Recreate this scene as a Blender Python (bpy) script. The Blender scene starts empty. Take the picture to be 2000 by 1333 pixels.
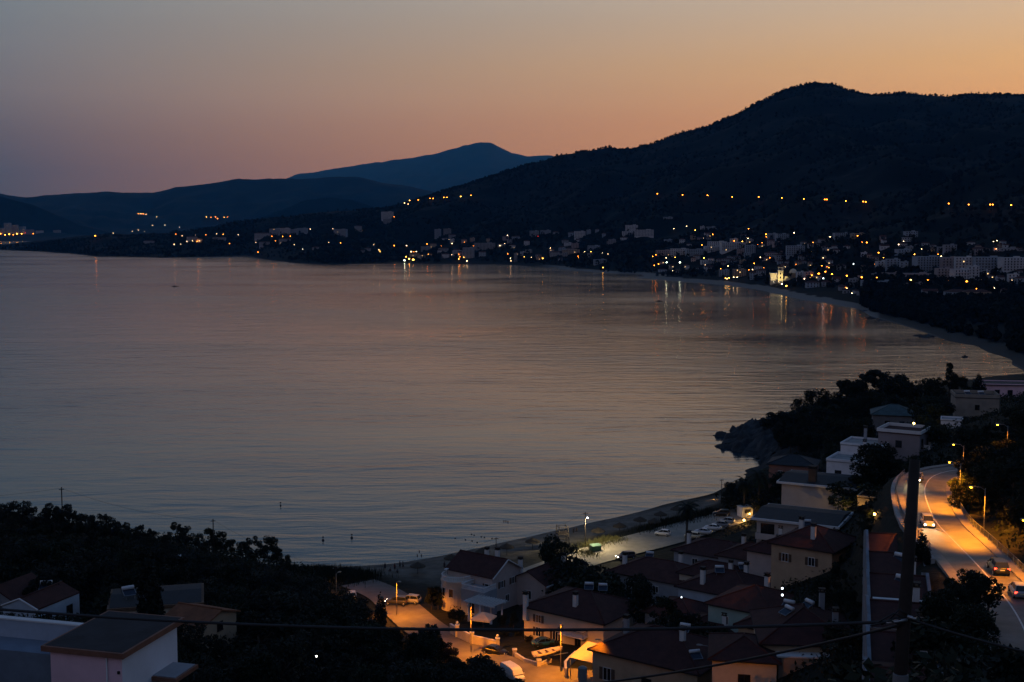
import bpy, math, random
import numpy as np
from mathutils import Vector, Matrix

random.seed(7)
RNG = np.random.default_rng(11)
SC = bpy.context.scene
COL = SC.collection
R = math.radians

# ------------------------------------------------------------------ camera
FPX = 2414.0                       # focal length in pixels of the 2000 px wide photograph
CAMZ = 78.0                        # metres above the sea
TILT = math.atan((666.5 - 446.0) / FPX)
cam_d = bpy.data.cameras.new('camera')
cam_d.sensor_width = 36.0
cam_d.lens = 36.0 * FPX / 2000.0
cam_d.clip_start = 0.5
cam_d.clip_end = 120000.0
cam = bpy.data.objects.new('camera', cam_d)
COL.objects.link(cam)
cam.location = (0, 0, CAMZ)
cam.rotation_euler = (math.pi / 2 - TILT, 0, 0)
SC.camera = cam

# ------------------------------------------------------------------ world: dusk sky
def lin(c):
    return tuple(((v / 255.0) / 12.92 if v / 255.0 <= 0.04045 else ((v / 255.0 + 0.055) / 1.055) ** 2.4) for v in c)

SUN_AZ = R(27.0)                   # the sun has set behind the big hill, right of the view
world = bpy.data.worlds.new('World')
SC.world = world
world.use_nodes = True
wn, wl = world.node_tree.nodes, world.node_tree.links
wn.clear()
w_out = wn.new('ShaderNodeOutputWorld')
w_bg = wn.new('ShaderNodeBackground')
w_tc = wn.new('ShaderNodeTexCoord')
w_sep = wn.new('ShaderNodeSeparateXYZ')
wl.new(w_tc.outputs['Generated'], w_sep.inputs[0])

def wmath(op, a, b=None, c=None):
    n = wn.new('ShaderNodeMath'); n.operation = op
    for i, v in enumerate((a, b, c)):
        if v is None: continue
        if isinstance(v, (int, float)): n.inputs[i].default_value = v
        else: wl.new(v, n.inputs[i])
    return n.outputs[0]

def wramp(fac, stops):
    n = wn.new('ShaderNodeValToRGB')
    n.color_ramp.interpolation = 'EASE' if False else 'LINEAR'
    e = n.color_ramp.elements
    while len(e) < len(stops): e.new(0.5)
    for el, (p, c) in zip(e, stops):
        el.position = p; el.color = (*lin(c), 1)
    wl.new(fac, n.inputs[0])
    return n.outputs[0]

hx = wmath('MULTIPLY', w_sep.outputs[0], math.sin(SUN_AZ))
hy = wmath('MULTIPLY_ADD', w_sep.outputs[1], math.cos(SUN_AZ), hx)
hl = wmath('SQRT', wmath('SUBTRACT', 1.0001, wmath('MULTIPLY', w_sep.outputs[2], w_sep.outputs[2])))
dotp = wmath('DIVIDE', hy, hl)
elev = wmath('MAXIMUM', w_sep.outputs[2], 0.0)
SKY_SUN = [(0.0, (222, 170, 106)), (0.05, (226, 180, 116)), (0.083, (227, 177, 120)), (0.126, (227, 189, 137)), (0.182, (213, 198, 180)), (0.3, (122, 148, 176)), (0.55, (66, 94, 136)), (1.0, (54, 75, 112))]
SKY_SIDE = [(0.0, (74, 79, 106)), (0.042, (76, 86, 124)), (0.07, (93, 98, 122)), (0.103, (112, 117, 135)), (0.182, (117, 134, 151)), (0.3, (78, 114, 154)), (0.55, (56, 84, 128)), (1.0, (54, 75, 112))]
SKY_BACK = [(0.0, (96, 92, 112)), (0.08, (140, 118, 134)), (0.2, (146, 134, 150)), (0.4, (116, 122, 148)), (0.7, (74, 96, 130)), (1.0, (54, 75, 112))]
cs, cd, cb = wramp(elev, SKY_SUN), wramp(elev, SKY_SIDE), wramp(elev, SKY_BACK)
def wmix(f, a, b):
    n = wn.new('ShaderNodeMix'); n.data_type = 'RGBA'
    wl.new(f, n.inputs[0]); wl.new(a, n.inputs[6]); wl.new(b, n.inputs[7])
    return n.outputs[2]
def wrange(v, a, b, kind='LINEAR'):
    n = wn.new('ShaderNodeMapRange'); n.interpolation_type = kind
    wl.new(v, n.inputs[0]); n.inputs[1].default_value = a; n.inputs[2].default_value = b
    return n.outputs[0]
ang = wmath('ARCCOSINE', wmath('MINIMUM', wmath('MAXIMUM', dotp, -1.0), 1.0))
f_side = wrange(ang, 0.0, 0.87)
f_back = wrange(ang, 0.87, math.pi)
w_col = wmix(f_back, wmix(f_side, cs, cd), cb)
w_noise = wn.new('ShaderNodeTexNoise'); w_noise.inputs['Scale'].default_value = 1.6; w_noise.inputs['Detail'].default_value = 3
w_map = wn.new('ShaderNodeMapping'); w_map.inputs['Scale'].default_value = (1, 1, 9)
wl.new(w_tc.outputs['Generated'], w_map.inputs[0]); wl.new(w_map.outputs[0], w_noise.inputs['Vector'])
w_hz = wmath('MULTIPLY_ADD', w_noise.outputs[0], 0.14, 0.93)
w_mul = wn.new('ShaderNodeVectorMath'); w_mul.operation = 'SCALE'
wl.new(w_col, w_mul.inputs[0]); wl.new(w_hz, w_mul.inputs['Scale'])
wl.new(w_mul.outputs[0], w_bg.inputs[0])
w_bg.inputs[1].default_value = 1.0
wl.new(w_bg.outputs[0], w_out.inputs[0])

# ------------------------------------------------------------------ render settings
SC.render.engine = 'CYCLES'
SC.view_settings.view_transform = 'Standard'
SC.view_settings.look = 'None'
SC.view_settings.exposure = 0.0
SC.view_settings.gamma = 1.0
SC.view_settings.use_curve_mapping = False
cy = SC.cycles
cy.use_denoising = True
try: cy.denoiser = 'OPENIMAGEDENOISE'
except Exception: pass
cy.use_light_tree = True
cy.max_bounces = 4; cy.diffuse_bounces = 2; cy.glossy_bounces = 3; cy.transmission_bounces = 3
cy.volume_bounces = 0; cy.transparent_max_bounces = 6
cy.sample_clamp_indirect = 4.0; cy.sample_clamp_direct = 20.0
cy.caustics_reflective = False; cy.caustics_refractive = False
cy.use_adaptive_sampling = True; cy.adaptive_threshold = 0.008

# ------------------------------------------------------------------ projection helpers (photo pixel -> place in the world)
CT, ST = math.cos(TILT), math.sin(TILT)
def ray(px, py):
    u = (px - 1000.0) / FPX; v = (666.5 - py) / FPX
    return Vector((u, CT + v * ST, -ST + v * CT))
def G(px, py, z=0.0):                      # where the ray meets the level z
    r = ray(px, py); k = (z - CAMZ) / r.z
    return Vector((r.x * k, r.y * k, z))
def Wd(px, py, d):                         # the ray at depth y = d
    r = ray(px, py); k = d / r.y
    return Vector((r.x * k, d, CAMZ + r.z * k))
def PX(px, d, z):                          # point at depth d and height z in the column px
    F = d * CT + (CAMZ - z) * ST
    return Vector(((px - 1000.0) / FPX * F, d, z))
def proj(p):
    x, y, z = p[0], p[1], p[2] - CAMZ
    F = y * CT - z * ST
    return (1000 + FPX * x / F, 666.5 - FPX * (y * ST + z * CT) / F)
def scale_at(d): return FPX / d

# ------------------------------------------------------------------ noise
def _hash(ix, iy, s):
    h = (ix * 374761393 + iy * 668265263 + s * 1442695041) & 0xFFFFFFFF
    h = ((h ^ (h >> 13)) * 1274126177) & 0xFFFFFFFF
    return ((h ^ (h >> 16)) & 0xFFFF) / 65535.0
def vnoise(x, y, s=0):
    x = np.asarray(x, float); y = np.asarray(y, float)
    ix = np.floor(x).astype(np.int64); iy = np.floor(y).astype(np.int64)
    fx = x - ix; fy = y - iy
    fx = fx * fx * (3 - 2 * fx); fy = fy * fy * (3 - 2 * fy)
    a = _hash(ix, iy, s); b = _hash(ix + 1, iy, s); c = _hash(ix, iy + 1, s); d = _hash(ix + 1, iy + 1, s)
    return (a * (1 - fx) + b * fx) * (1 - fy) + (c * (1 - fx) + d * fx) * fy - 0.5
def fbm(x, y, octs=4, s=0):
    t = 0; amp = 1.0
    for o in range(octs):
        t = t + amp * vnoise(x * 2 ** o, y * 2 ** o, s + o); amp *= 0.5
    return t

# ------------------------------------------------------------------ materials
MATS = {}
def mat(name, col, rough=0.8, var=0.25, scale=1.5, bump=0.0, bscale=8.0, metal=0.0, rnd=0.0, spec=0.3, stripes=None):
    if name in MATS: return MATS[name]
    m = bpy.data.materials.new(name); m.use_nodes = True
    n, l = m.node_tree.nodes, m.node_tree.links
    b = n['Principled BSDF']
    b.inputs['Roughness'].default_value = rough; b.inputs['Metallic'].default_value = metal
    b.inputs['Specular IOR Level'].default_value = spec
    tc = n.new('ShaderNodeTexCoord')
    nz = n.new('ShaderNodeTexNoise'); nz.inputs['Scale'].default_value = scale; nz.inputs['Detail'].default_value = 5; nz.inputs['Roughness'].default_value = 0.65
    l.new(tc.outputs['Object'], nz.inputs['Vector'])
    mr = n.new('ShaderNodeMapRange'); mr.inputs[1].default_value = 0.3; mr.inputs[2].default_value = 0.7
    mr.inputs[3].default_value = 1 - var; mr.inputs[4].default_value = 1 + var
    l.new(nz.outputs[0], mr.inputs[0])
    fac = mr.outputs[0]
    if rnd:
        oi = n.new('ShaderNodeObjectInfo')
        r2 = n.new('ShaderNodeMapRange'); r2.inputs[3].default_value = 1 - rnd; r2.inputs[4].default_value = 1 + rnd
        l.new(oi.outputs['Random'], r2.inputs[0])
        mm = n.new('ShaderNodeMath'); mm.operation = 'MULTIPLY'
        l.new(fac, mm.inputs[0]); l.new(r2.outputs[0], mm.inputs[1]); fac = mm.outputs[0]
    vm = n.new('ShaderNodeVectorMath'); vm.operation = 'SCALE'; vm.inputs[0].default_value = col[:3]
    l.new(fac, vm.inputs['Scale']); l.new(vm.outputs[0], b.inputs['Base Color'])
    if bump or stripes:
        bp = n.new('ShaderNodeBump'); bp.inputs['Distance'].default_value = 0.05; bp.inputs['Strength'].default_value = max(bump, 0.6 if stripes else 0)
        if stripes:
            wv = n.new('ShaderNodeTexWave'); wv.inputs['Scale'].default_value = stripes; wv.bands_direction = 'DIAGONAL'
            wv.inputs['Distortion'].default_value = 0.6
            l.new(tc.outputs['Object'], wv.inputs['Vector']); l.new(wv.outputs[1], bp.inputs['Height'])
        else:
            n2 = n.new('ShaderNodeTexNoise'); n2.inputs['Scale'].default_value = bscale; n2.inputs['Detail'].default_value = 4
            l.new(tc.outputs['Object'], n2.inputs['Vector']); l.new(n2.outputs[0], bp.inputs['Height'])
        l.new(bp.outputs[0], b.inputs['Normal'])
    MATS[name] = m
    return m
def emit(name, col, strength):
    if name in MATS: return MATS[name]
    m = bpy.data.materials.new(name); m.use_nodes = True
    n, l = m.node_tree.nodes, m.node_tree.links
    b = n['Principled BSDF']; b.inputs['Base Color'].default_value = (*[min(1, 0.5 * c) for c in col], 1)
    b.inputs['Emission Color'].default_value = (*col, 1); b.inputs['Emission Strength'].default_value = strength
    MATS[name] = m
    return m

# ------------------------------------------------------------------ mesh building
class MB:
    def __init__(s): s.v = []; s.f = []
    def box(s, x0, x1, y0, y1, z0, z1):
        o = len(s.v)
        s.v += [(x0, y0, z0), (x1, y0, z0), (x1, y1, z0), (x0, y1, z0), (x0, y0, z1), (x1, y0, z1), (x1, y1, z1), (x0, y1, z1)]
        s.f += [tuple(o + i for i in q) for q in ((0, 3, 2, 1), (4, 5, 6, 7), (0, 1, 5, 4), (1, 2, 6, 5), (2, 3, 7, 6), (3, 0, 4, 7))]
        return s
    def tube(s, pts, rad, n=8, cap=True):
        pts = [Vector(p) for p in pts]
        if isinstance(rad, (int, float)): rad = [rad] * len(pts)
        o = len(s.v)
        for i, p in enumerate(pts):
            t = (pts[min(i + 1, len(pts) - 1)] - pts[max(i - 1, 0)])
            t = t.normalized() if t.length > 1e-9 else Vector((0, 0, 1))
            a = Vector((0, 0, 1)) if abs(t.z) < 0.9 else Vector((1, 0, 0))
            u = t.cross(a).normalized(); w = t.cross(u)
            for k in range(n):
                th = 2 * math.pi * k / n
                q = p + (u * math.cos(th) + w * math.sin(th)) * rad[i]
                s.v.append(tuple(q))
        for i in range(len(pts) - 1):
            for k in range(n):
                a, b = o + i * n + k, o + i * n + (k + 1) % n
                s.f.append((a, b, b + n, a + n))
        if cap:
            s.f.append(tuple(o + k for k in range(n))[::-1]); e = o + (len(pts) - 1) * n
            s.f.append(tuple(e + k for k in range(n)))
        return s
    def lathe(s, prof, n=12, c=(0, 0)):
        o = len(s.v)
        for r, z in prof:
            for k in range(n):
                th = 2 * math.pi * k / n
                s.v.append((c[0] + r * math.cos(th), c[1] + r * math.sin(th), z))
        for i in range(len(prof) - 1):
            for k in range(n):
                a, b = o + i * n + k, o + i * n + (k + 1) % n
                s.f.append((a, b, b + n, a + n))
        s.f.append(tuple(o + k for k in range(n))[::-1]); e = o + (len(prof) - 1) * n
        s.f.append(tuple(e + k for k in range(n)))
        return s
    def prism(s, poly, z0, z1):
        o = len(s.v); n = len(poly)
        z0s = z0 if hasattr(z0, '__len__') else [z0] * n; z1s = z1 if hasattr(z1, '__len__') else [z1] * n
        s.v += [(p[0], p[1], z) for p, z in zip(poly, z0s)] + [(p[0], p[1], z) for p, z in zip(poly, z1s)]
        s.f.append(tuple(o + i for i in range(n))[::-1]); s.f.append(tuple(o + n + i for i in range(n)))
        for i in range(n):
            j = (i + 1) % n; s.f.append((o + i, o + j, o + n + j, o + n + i))
        return s
    def poly(s, vs, fs):
        o = len(s.v); s.v += [tuple(v) for v in vs]; s.f += [tuple(o + i for i in f) for f in fs]; return s
    def loft(s, secs, cap=True):
        o = len(s.v); n = len(secs[0])
        for q in secs: s.v += [tuple(p) for p in q]
        for i in range(len(secs) - 1):
            for k in range(n):
                a, b = o + i * n + k, o + i * n + (k + 1) % n
                s.f.append((a, b, b + n, a + n))
        if cap:
            s.f.append(tuple(o + k for k in range(n))[::-1]); e = o + (len(secs) - 1) * n
            s.f.append(tuple(e + k for k in range(n)))
        return s
    def sphere(s, c, r, n=8, m=5, sz=1.0):
        prof = [(max(1e-4, r * math.sin(math.pi * i / m)), c[2] - r * sz * math.cos(math.pi * i / m)) for i in range(m + 1)]
        return s.lathe(prof, n, (c[0], c[1]))
    def xf(s, M, start=0):
        for i in range(start, len(s.v)): s.v[i] = tuple(M @ Vector(s.v[i]))
        return s
    def mesh(s, name, m, smooth=False):
        me = bpy.data.meshes.new(name); me.from_pydata(s.v, [], s.f)
        if m: me.materials.append(m)
        if smooth: me.polygons.foreach_set('use_smooth', [True] * len(me.polygons))
        me.update(); return me
    def build(s, name, m, parent=None, smooth=False):
        return link(name, s.mesh(name, m, smooth), parent)
def link(name, me, parent=None, loc=None, rz=0, sc=None):
    o = bpy.data.objects.new(name, me); COL.objects.link(o)
    if parent: o.parent = parent
    if loc is not None: o.location = loc
    if rz: o.rotation_euler = (0, 0, rz)
    if sc is not None: o.scale = sc if hasattr(sc, '__len__') else (sc, sc, sc)
    return o
def fast_mesh(name, V, F, m, smooth=False):        # V (n,3), F (k,3 or 4) numpy
    me = bpy.data.meshes.new(name)
    me.vertices.add(len(V)); me.vertices.foreach_set('co', np.ascontiguousarray(V, dtype=np.float32).ravel())
    k = F.shape[1]
    me.loops.add(F.size); me.loops.foreach_set('vertex_index', np.ascontiguousarray(F, dtype=np.int32).ravel())
    me.polygons.add(len(F)); me.polygons.foreach_set('loop_start', np.arange(0, F.size, k, dtype=np.int32))
    me.polygons.foreach_set('loop_total', np.full(len(F), k, dtype=np.int32))
    if smooth: me.polygons.foreach_set('use_smooth', np.ones(len(F), dtype=bool))
    me.update(calc_edges=True)
    if m: me.materials.append(m)
    return me
def tag(o, label, cat, group=None):
    o['label'] = label; o['category'] = cat
    if group: o['group'] = group
    return o
def thing(name, label, cat, loc=(0, 0, 0), rz=0, group=None):
    o = bpy.data.objects.new(name, None); COL.objects.link(o); o.empty_display_size = 0.5
    o.location = loc; o.rotation_euler = (0, 0, rz)
    return tag(o, label, cat, group)
def struct(o): o['kind'] = 'structure'; return o
def stuff(o): o['kind'] = 'stuff'; return o
def copy_tree(o, parent=None):
    c = o.copy(); COL.objects.link(c)
    if parent is not None: c.parent = parent
    for ch in list(o.children): copy_tree(ch, c)
    return c
ORD = ['first', 'second', 'third', 'fourth', 'fifth', 'sixth', 'seventh', 'eighth', 'ninth', 'tenth', 'eleventh', 'twelfth', 'thirteenth', 'fourteenth', 'fifteenth']
SERIES = {}
def series(key, o, text): SERIES.setdefault(key, []).append((o, text))     # text holds {o}
def finish_series():
    for key, rows in SERIES.items():
        rows.sort(key=lambda r: proj(r[0].matrix_basis.translation)[0])
        n = len(rows)
        for i, (o, text) in enumerate(rows):
            w = 'only one' if n == 1 else 'leftmost' if i == 0 else 'rightmost' if i == n - 1 else ORD[i] + ' from the left' if i <= n / 2 else (ORD[n - 1 - i] + ' from the right')
            o['label'] = text.replace('{o}', w)
# ------------------------------------------------------------------ materials used below
M_SAND = mat('sand', (0.20, 0.17, 0.13), 0.95, 0.25, 0.3, 0.3, 3)
M_DIRT = mat('pale_dirt', (0.30, 0.27, 0.22), 0.95, 0.22, 0.25, 0.3, 3)
M_ASPH = mat('asphalt', (0.12, 0.112, 0.102), 0.6, 0.45, 0.35, 0.2, 12, spec=0.45)
M_PAVE = mat('paving', (0.26, 0.23, 0.20), 0.8, 0.2, 0.8, 0.2, 8)
M_CONC = mat('concrete', (0.30, 0.30, 0.29), 0.85, 0.2, 0.8, 0.2, 6)
M_PAINT = mat('road_paint', (0.7, 0.68, 0.62), 0.7, 0.25, 2)
M_ROCK = mat('coast_rock', (0.03, 0.036, 0.04), 0.85, 0.5, 0.25, 0.8, 1.2)

# ------------------------------------------------------------------ sea
def water_material():
    m = bpy.data.materials.new('sea_water'); m.use_nodes = True
    n, l = m.node_tree.nodes, m.node_tree.links
    b = n['Principled BSDF']
    b.inputs['Base Color'].default_value = (0.018, 0.036, 0.050, 1)
    b.inputs['IOR'].default_value = 1.42
    b.inputs['Specular IOR Level'].default_value = 0.62
    ge = n.new('ShaderNodeNewGeometry')
    def mp(scale, rot):
        k = n.new('ShaderNodeMapping'); k.inputs['Scale'].default_value = scale; k.inputs['Rotation'].default_value = (0, 0, rot)
        l.new(ge.outputs['Position'], k.inputs[0]); return k.outputs[0]
    def nz(vec, detail=2, rough=0.5, dist=0.0):
        k = n.new('ShaderNodeTexNoise'); k.inputs['Scale'].default_value = 1.0
        k.inputs['Detail'].default_value = detail; k.inputs['Roughness'].default_value = rough; k.inputs['Distortion'].default_value = dist
        l.new(vec, k.inputs['Vector']); return k.outputs[0]
    def mth(op, a, b_=None, c=None):
        k = n.new('ShaderNodeMath'); k.operation = op
        for i, v in enumerate((a, b_, c)):
            if v is None: continue
            if isinstance(v, (int, float)): k.inputs[i].default_value = v
            else: l.new(v, k.inputs[i])
        return k.outputs[0]
    swell = nz(mp((0.045, 0.16, 0.1), R(-14)), 3, 0.5, 0.4)
    chop = nz(mp((0.22, 0.6, 0.3), R(-9)), 3, 0.6)
    patch = nz(mp((0.0026, 0.0050, 0.002), R(8)), 4, 0.55)
    patch2 = nz(mp((0.006, 0.014, 0.004), R(-12)), 3, 0.5)
    pm = n.new('ShaderNodeMapRange'); pm.inputs[1].default_value = 0.36; pm.inputs[2].default_value = 0.64; pm.inputs[3].default_value = 0.40; pm.inputs[4].default_value = 1.15
    l.new(mth('MULTIPLY_ADD', patch2, 0.35, mth('MULTIPLY', patch, 0.65)), pm.inputs[0])
    roll = nz(mp((0.022, 0.060, 0.03), R(-13)), 3, 0.55, 0.8)
    h = mth('MULTIPLY_ADD', roll, 1.1, mth('MULTIPLY_ADD', swell, 0.8, mth('MULTIPLY', chop, 0.16)))
    bp = n.new('ShaderNodeBump'); bp.inputs['Distance'].default_value = 0.36
    l.new(pm.outputs[0], bp.inputs['Strength']); l.new(h, bp.inputs['Height']); l.new(bp.outputs[0], b.inputs['Normal'])
    rr = n.new('ShaderNodeMapRange'); rr.inputs[1].default_value = 0.40; rr.inputs[2].default_value = 1.15; rr.inputs[3].default_value = 0.10; rr.inputs[4].default_value = 0.18
    l.new(pm.outputs[0], rr.inputs[0]); l.new(rr.outputs[0], b.inputs['Roughness'])
    return m
sea = MB()
SEA_X, SEA_Y0, SEA_Y1 = 34000, -1500, 44000
sea.poly([(-SEA_X, SEA_Y0, 0), (SEA_X, SEA_Y0, 0), (SEA_X, SEA_Y1, 0), (-SEA_X, SEA_Y1, 0)], [(0, 1, 2, 3)])
struct(sea.build('sea_water', water_material()))

# ------------------------------------------------------------------ far terrain: profiles round the bay
def hill_material(name, dark, light, rock=None, scale=0.004):
    m = bpy.data.materials.new(name); m.use_nodes = True
    n, l = m.node_tree.nodes, m.node_tree.links
    b = n['Principled BSDF']; b.inputs['Roughness'].default_value = 0.95; b.inputs['Specular IOR Level'].default_value = 0.1
    ge = n.new('ShaderNodeNewGeometry')
    nz = n.new('ShaderNodeTexNoise'); nz.inputs['Scale'].default_value = scale; nz.inputs['Detail'].default_value = 9; nz.inputs['Roughness'].default_value = 0.7
    l.new(ge.outputs['Position'], nz.inputs['Vector'])
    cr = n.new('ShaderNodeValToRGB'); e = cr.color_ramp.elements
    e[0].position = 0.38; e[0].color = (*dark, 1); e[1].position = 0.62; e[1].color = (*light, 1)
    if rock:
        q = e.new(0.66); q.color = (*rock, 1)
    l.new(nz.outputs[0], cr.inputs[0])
    at = n.new('ShaderNodeAttribute'); at.attribute_name = 'sand'
    mx = n.new('ShaderNodeMix'); mx.data_type = 'RGBA'; mx.inputs[7].default_value = (0.20, 0.185, 0.16, 1)
    l.new(at.outputs['Fac'], mx.inputs[0]); l.new(cr.outputs[0], mx.inputs[6]); l.new(mx.outputs[2], b.inputs['Base Color'])
    return m

class Profile:
    """Land in polar strips round the camera: a coast line, a ridge line and a slope between them."""
    def __init__(s, coast, sky, ridge, power, rough, seed, behind=0.75):
        ca = [(p.x / p.y, p.y) for p in (G(x, y, 0) for x, y in coast)]
        s.ca = np.array([c[0] for c in ca]); s.cd = np.array([c[1] for c in ca])
        rp = np.array([k[0] for k in ridge]); rd = np.array([k[1] for k in ridge])
        sk = []
        for x, y in sky:
            d = float(np.interp(x, rp, rd)); w = Wd(x, y, d); sk.append((w.x / w.y, d, w.z))
        s.sa = np.array([k[0] for k in sk]); s.sd = np.array([k[1] for k in sk]); s.sz = np.array([k[2] for k in sk])
        s.power, s.rough, s.seed, s.behind = power, rough, seed, behind
    def z(s, a, d):
        dc = np.interp(a, s.ca, s.cd); dr = np.interp(a, s.sa, s.sd); zr = np.interp(a, s.sa, s.sz)
        dr = np.maximum(dr, dc + 60)
        t = (d - dc) / (dr - dc)
        tc = np.clip(t, 0, 1)
        up = zr * tc ** s.power
        x = a * d
        nz = fbm(x / 260.0, d / 260.0, 4, s.seed) * s.rough * np.clip(tc * 2.2, 0, 1) * (0.25 + 0.75 * np.clip((1 - tc) * 3, 0, 1)) * np.clip(zr / 150, 0.15, 1)
        nz = nz + fbm(x / 45.0, d / 45.0, 2, s.seed + 9) * 5.0 * np.clip(tc * 3, 0, 1) * np.clip(zr / 120, 0.1, 1)
        over = np.clip(t - 1, 0, None)
        zz = up + nz - zr * s.behind * np.clip(over / 0.6, 0, 2)
        return np.where(t < 0, np.maximum(-12, t * (dr - dc) * 0.05), zz)
    def hit(s, px, py):
        r = ray(px, py); a = r.x / r.y
        dc = float(np.interp(a, s.ca, s.cd)); dr = float(np.interp(a, s.sa, s.sd))
        ds = np.linspace(dc, dr * 1.02, 500)
        f = s.z(np.full_like(ds, a), ds) - (CAMZ + r.z / r.y * ds)
        k = np.nonzero(f > 0)[0]
        d = ds[k[0]] if len(k) else dr
        return Vector((a * d, d, CAMZ + r.z / r.y * d if len(k) else float(s.z(a, d))))
    def ground(s, x, y): return float(s.z(x / y, y))
    def mesh(s, name, m, a0, a1, na, nd, d0k=-0.12, d1k=1.7, sandf=None):
        a = np.linspace(a0, a1, na); t = np.linspace(0, 1, nd)
        t = np.concatenate([np.linspace(d0k, 0, 6)[:-1], t ** 1.4, np.linspace(1, d1k, 14)[1:]])
        dc = np.interp(a, s.ca, s.cd); dr = np.maximum(np.interp(a, s.sa, s.sd), dc + 60)
        D = dc[:, None] + t[None, :] * (dr - dc)[:, None]
        A = np.repeat(a[:, None], len(t), 1)
        Z = s.z(A, D)
        V = np.stack([A * D, D, Z], -1).reshape(-1, 3)
        k = len(t); i = np.arange(na - 1)[:, None] * k + np.arange(k - 1)[None, :]
        F = np.stack([i, i + k, i + k + 1, i + 1], -1).reshape(-1, 4)
        me = fast_mesh(name, V, F, m, True)
        at = me.attributes.new('sand', 'FLOAT', 'POINT')
        sv = np.zeros(len(V)) if sandf is None else sandf(A, D, Z).ravel()
        at.data.foreach_set('value', sv.astype(np.float32))
        return struct(link(name, me))

COAST_A = [(-900, 500), (-300, 492), (0, 490), (60, 491), (150, 497), (200, 503), (300, 505), (400, 503), (480, 500), (520, 508), (580, 515), (650, 518), (720, 517),
           (800, 516), (900, 517), (1000, 518), (1075, 525), (1150, 532), (1200, 540), (1330, 551), (1420, 558), (1480, 567), (1560, 585), (1620, 594), (1680, 605), (1700, 618), (1760, 635),
           (1820, 655), (1860, 672), (1920, 690), (1960, 705), (2000, 725), (2100, 760), (2300, 800), (2800, 850)]
SKY_A = [(-900, 470), (-300, 480), (0, 478), (60, 472), (130, 464), (200, 457), (260, 457), (330, 456), (400, 444), (450, 431), (500, 424), (560, 418), (640, 412), (720, 408), (790, 396),
         (850, 376), (900, 361), (960, 346), (1000, 334), (1050, 316), (1090, 300), (1140, 290), (1190, 286), (1230, 291), (1260, 286), (1300, 274), (1350, 256), (1400, 238),
         (1450, 214), (1490, 193), (1530, 176), (1560, 167), (1590, 163), (1625, 163), (1660, 174), (1700, 182), (1760, 183), (1810, 191), (1850, 191), (1890, 182), (1940, 182), (2000, 179),
         (2150, 190), (2400, 215), (2800, 260)]
RIDGE_A = [(-900, 5200), (0, 4700), (300, 4300), (600, 4300), (900, 4400), (1200, 4300), (1600, 4200), (2000, 3800), (2400, 3300), (2800, 2900)]
PA = Profile(COAST_A, SKY_A, RIDGE_A, 1.55, 85.0, 3)
PB = Profile([(-900, 468), (-300, 470), (0, 472), (90, 472), (300, 468), (1100, 466)],
             [(-900, 350), (-300, 372), (0, 379), (60, 384), (130, 378), (200, 374), (300, 376), (370, 363), (460, 350), (560, 351), (620, 349), (700, 347), (740, 353), (800, 363), (850, 375), (1000, 392), (1100, 400)],
             [(-900, 12500), (1100, 12500)], 1.7, 90.0, 21)
PB2 = Profile([(380, 466), (800, 466)], [(380, 445), (450, 440), (520, 419), (560, 402), (600, 387), (640, 379), (690, 386), (740, 405), (800, 430)], [(0, 8600), (1000, 8600)], 1.3, 40.0, 33)
PB3 = Profile([(-400, 470), (220, 468)], [(-400, 370), (-100, 376), (0, 385), (60, 398), (110, 420), (160, 442), (220, 455)], [(-400, 8800), (220, 8800)], 1.3, 40.0, 37)
PC = Profile([(300, 462), (1500, 462)], [(300, 400), (420, 380), (550, 352), (580, 341), (650, 331), (700, 323), (760, 314), (850, 301), (900, 286), (940, 278), (960, 280), (1000, 299), (1030, 306), (1075, 304), (1120, 312), (1300, 340), (1500, 360)],
             [(300, 30000), (1500, 30000)], 1.5, 120.0, 41)
def apx(px): return (px - 1000.0) / FPX * CT
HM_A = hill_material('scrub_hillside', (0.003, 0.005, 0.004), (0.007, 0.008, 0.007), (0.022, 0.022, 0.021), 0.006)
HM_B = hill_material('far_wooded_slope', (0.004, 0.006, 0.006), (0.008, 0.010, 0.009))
def sand_a(A, D, Z):
    px = 1000 + A / CT * FPX
    w = np.clip((px - 1040) / 60, 0, 1) * np.where(px > 1720, 0.25, 0.95)
    lim = np.where(px > 1700, 1.2, 2.6) + fbm(A * D / 20, D / 20, 2, 5) * 0.8
    dc = np.interp(A, PA.ca, PA.cd)
    other = ((D - dc) < 12) & (D > dc - 30)
    return np.where(Z < lim, w, 0.0) + np.where(other, 0.35 * (1 - w), 0)
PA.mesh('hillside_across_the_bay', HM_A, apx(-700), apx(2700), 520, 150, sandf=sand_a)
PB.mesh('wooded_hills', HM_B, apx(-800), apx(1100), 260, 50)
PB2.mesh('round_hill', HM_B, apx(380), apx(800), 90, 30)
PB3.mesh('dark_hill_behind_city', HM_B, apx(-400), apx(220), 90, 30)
PC.mesh('far_mountain', HM_B, apx(300), apx(1500), 200, 50)

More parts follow.
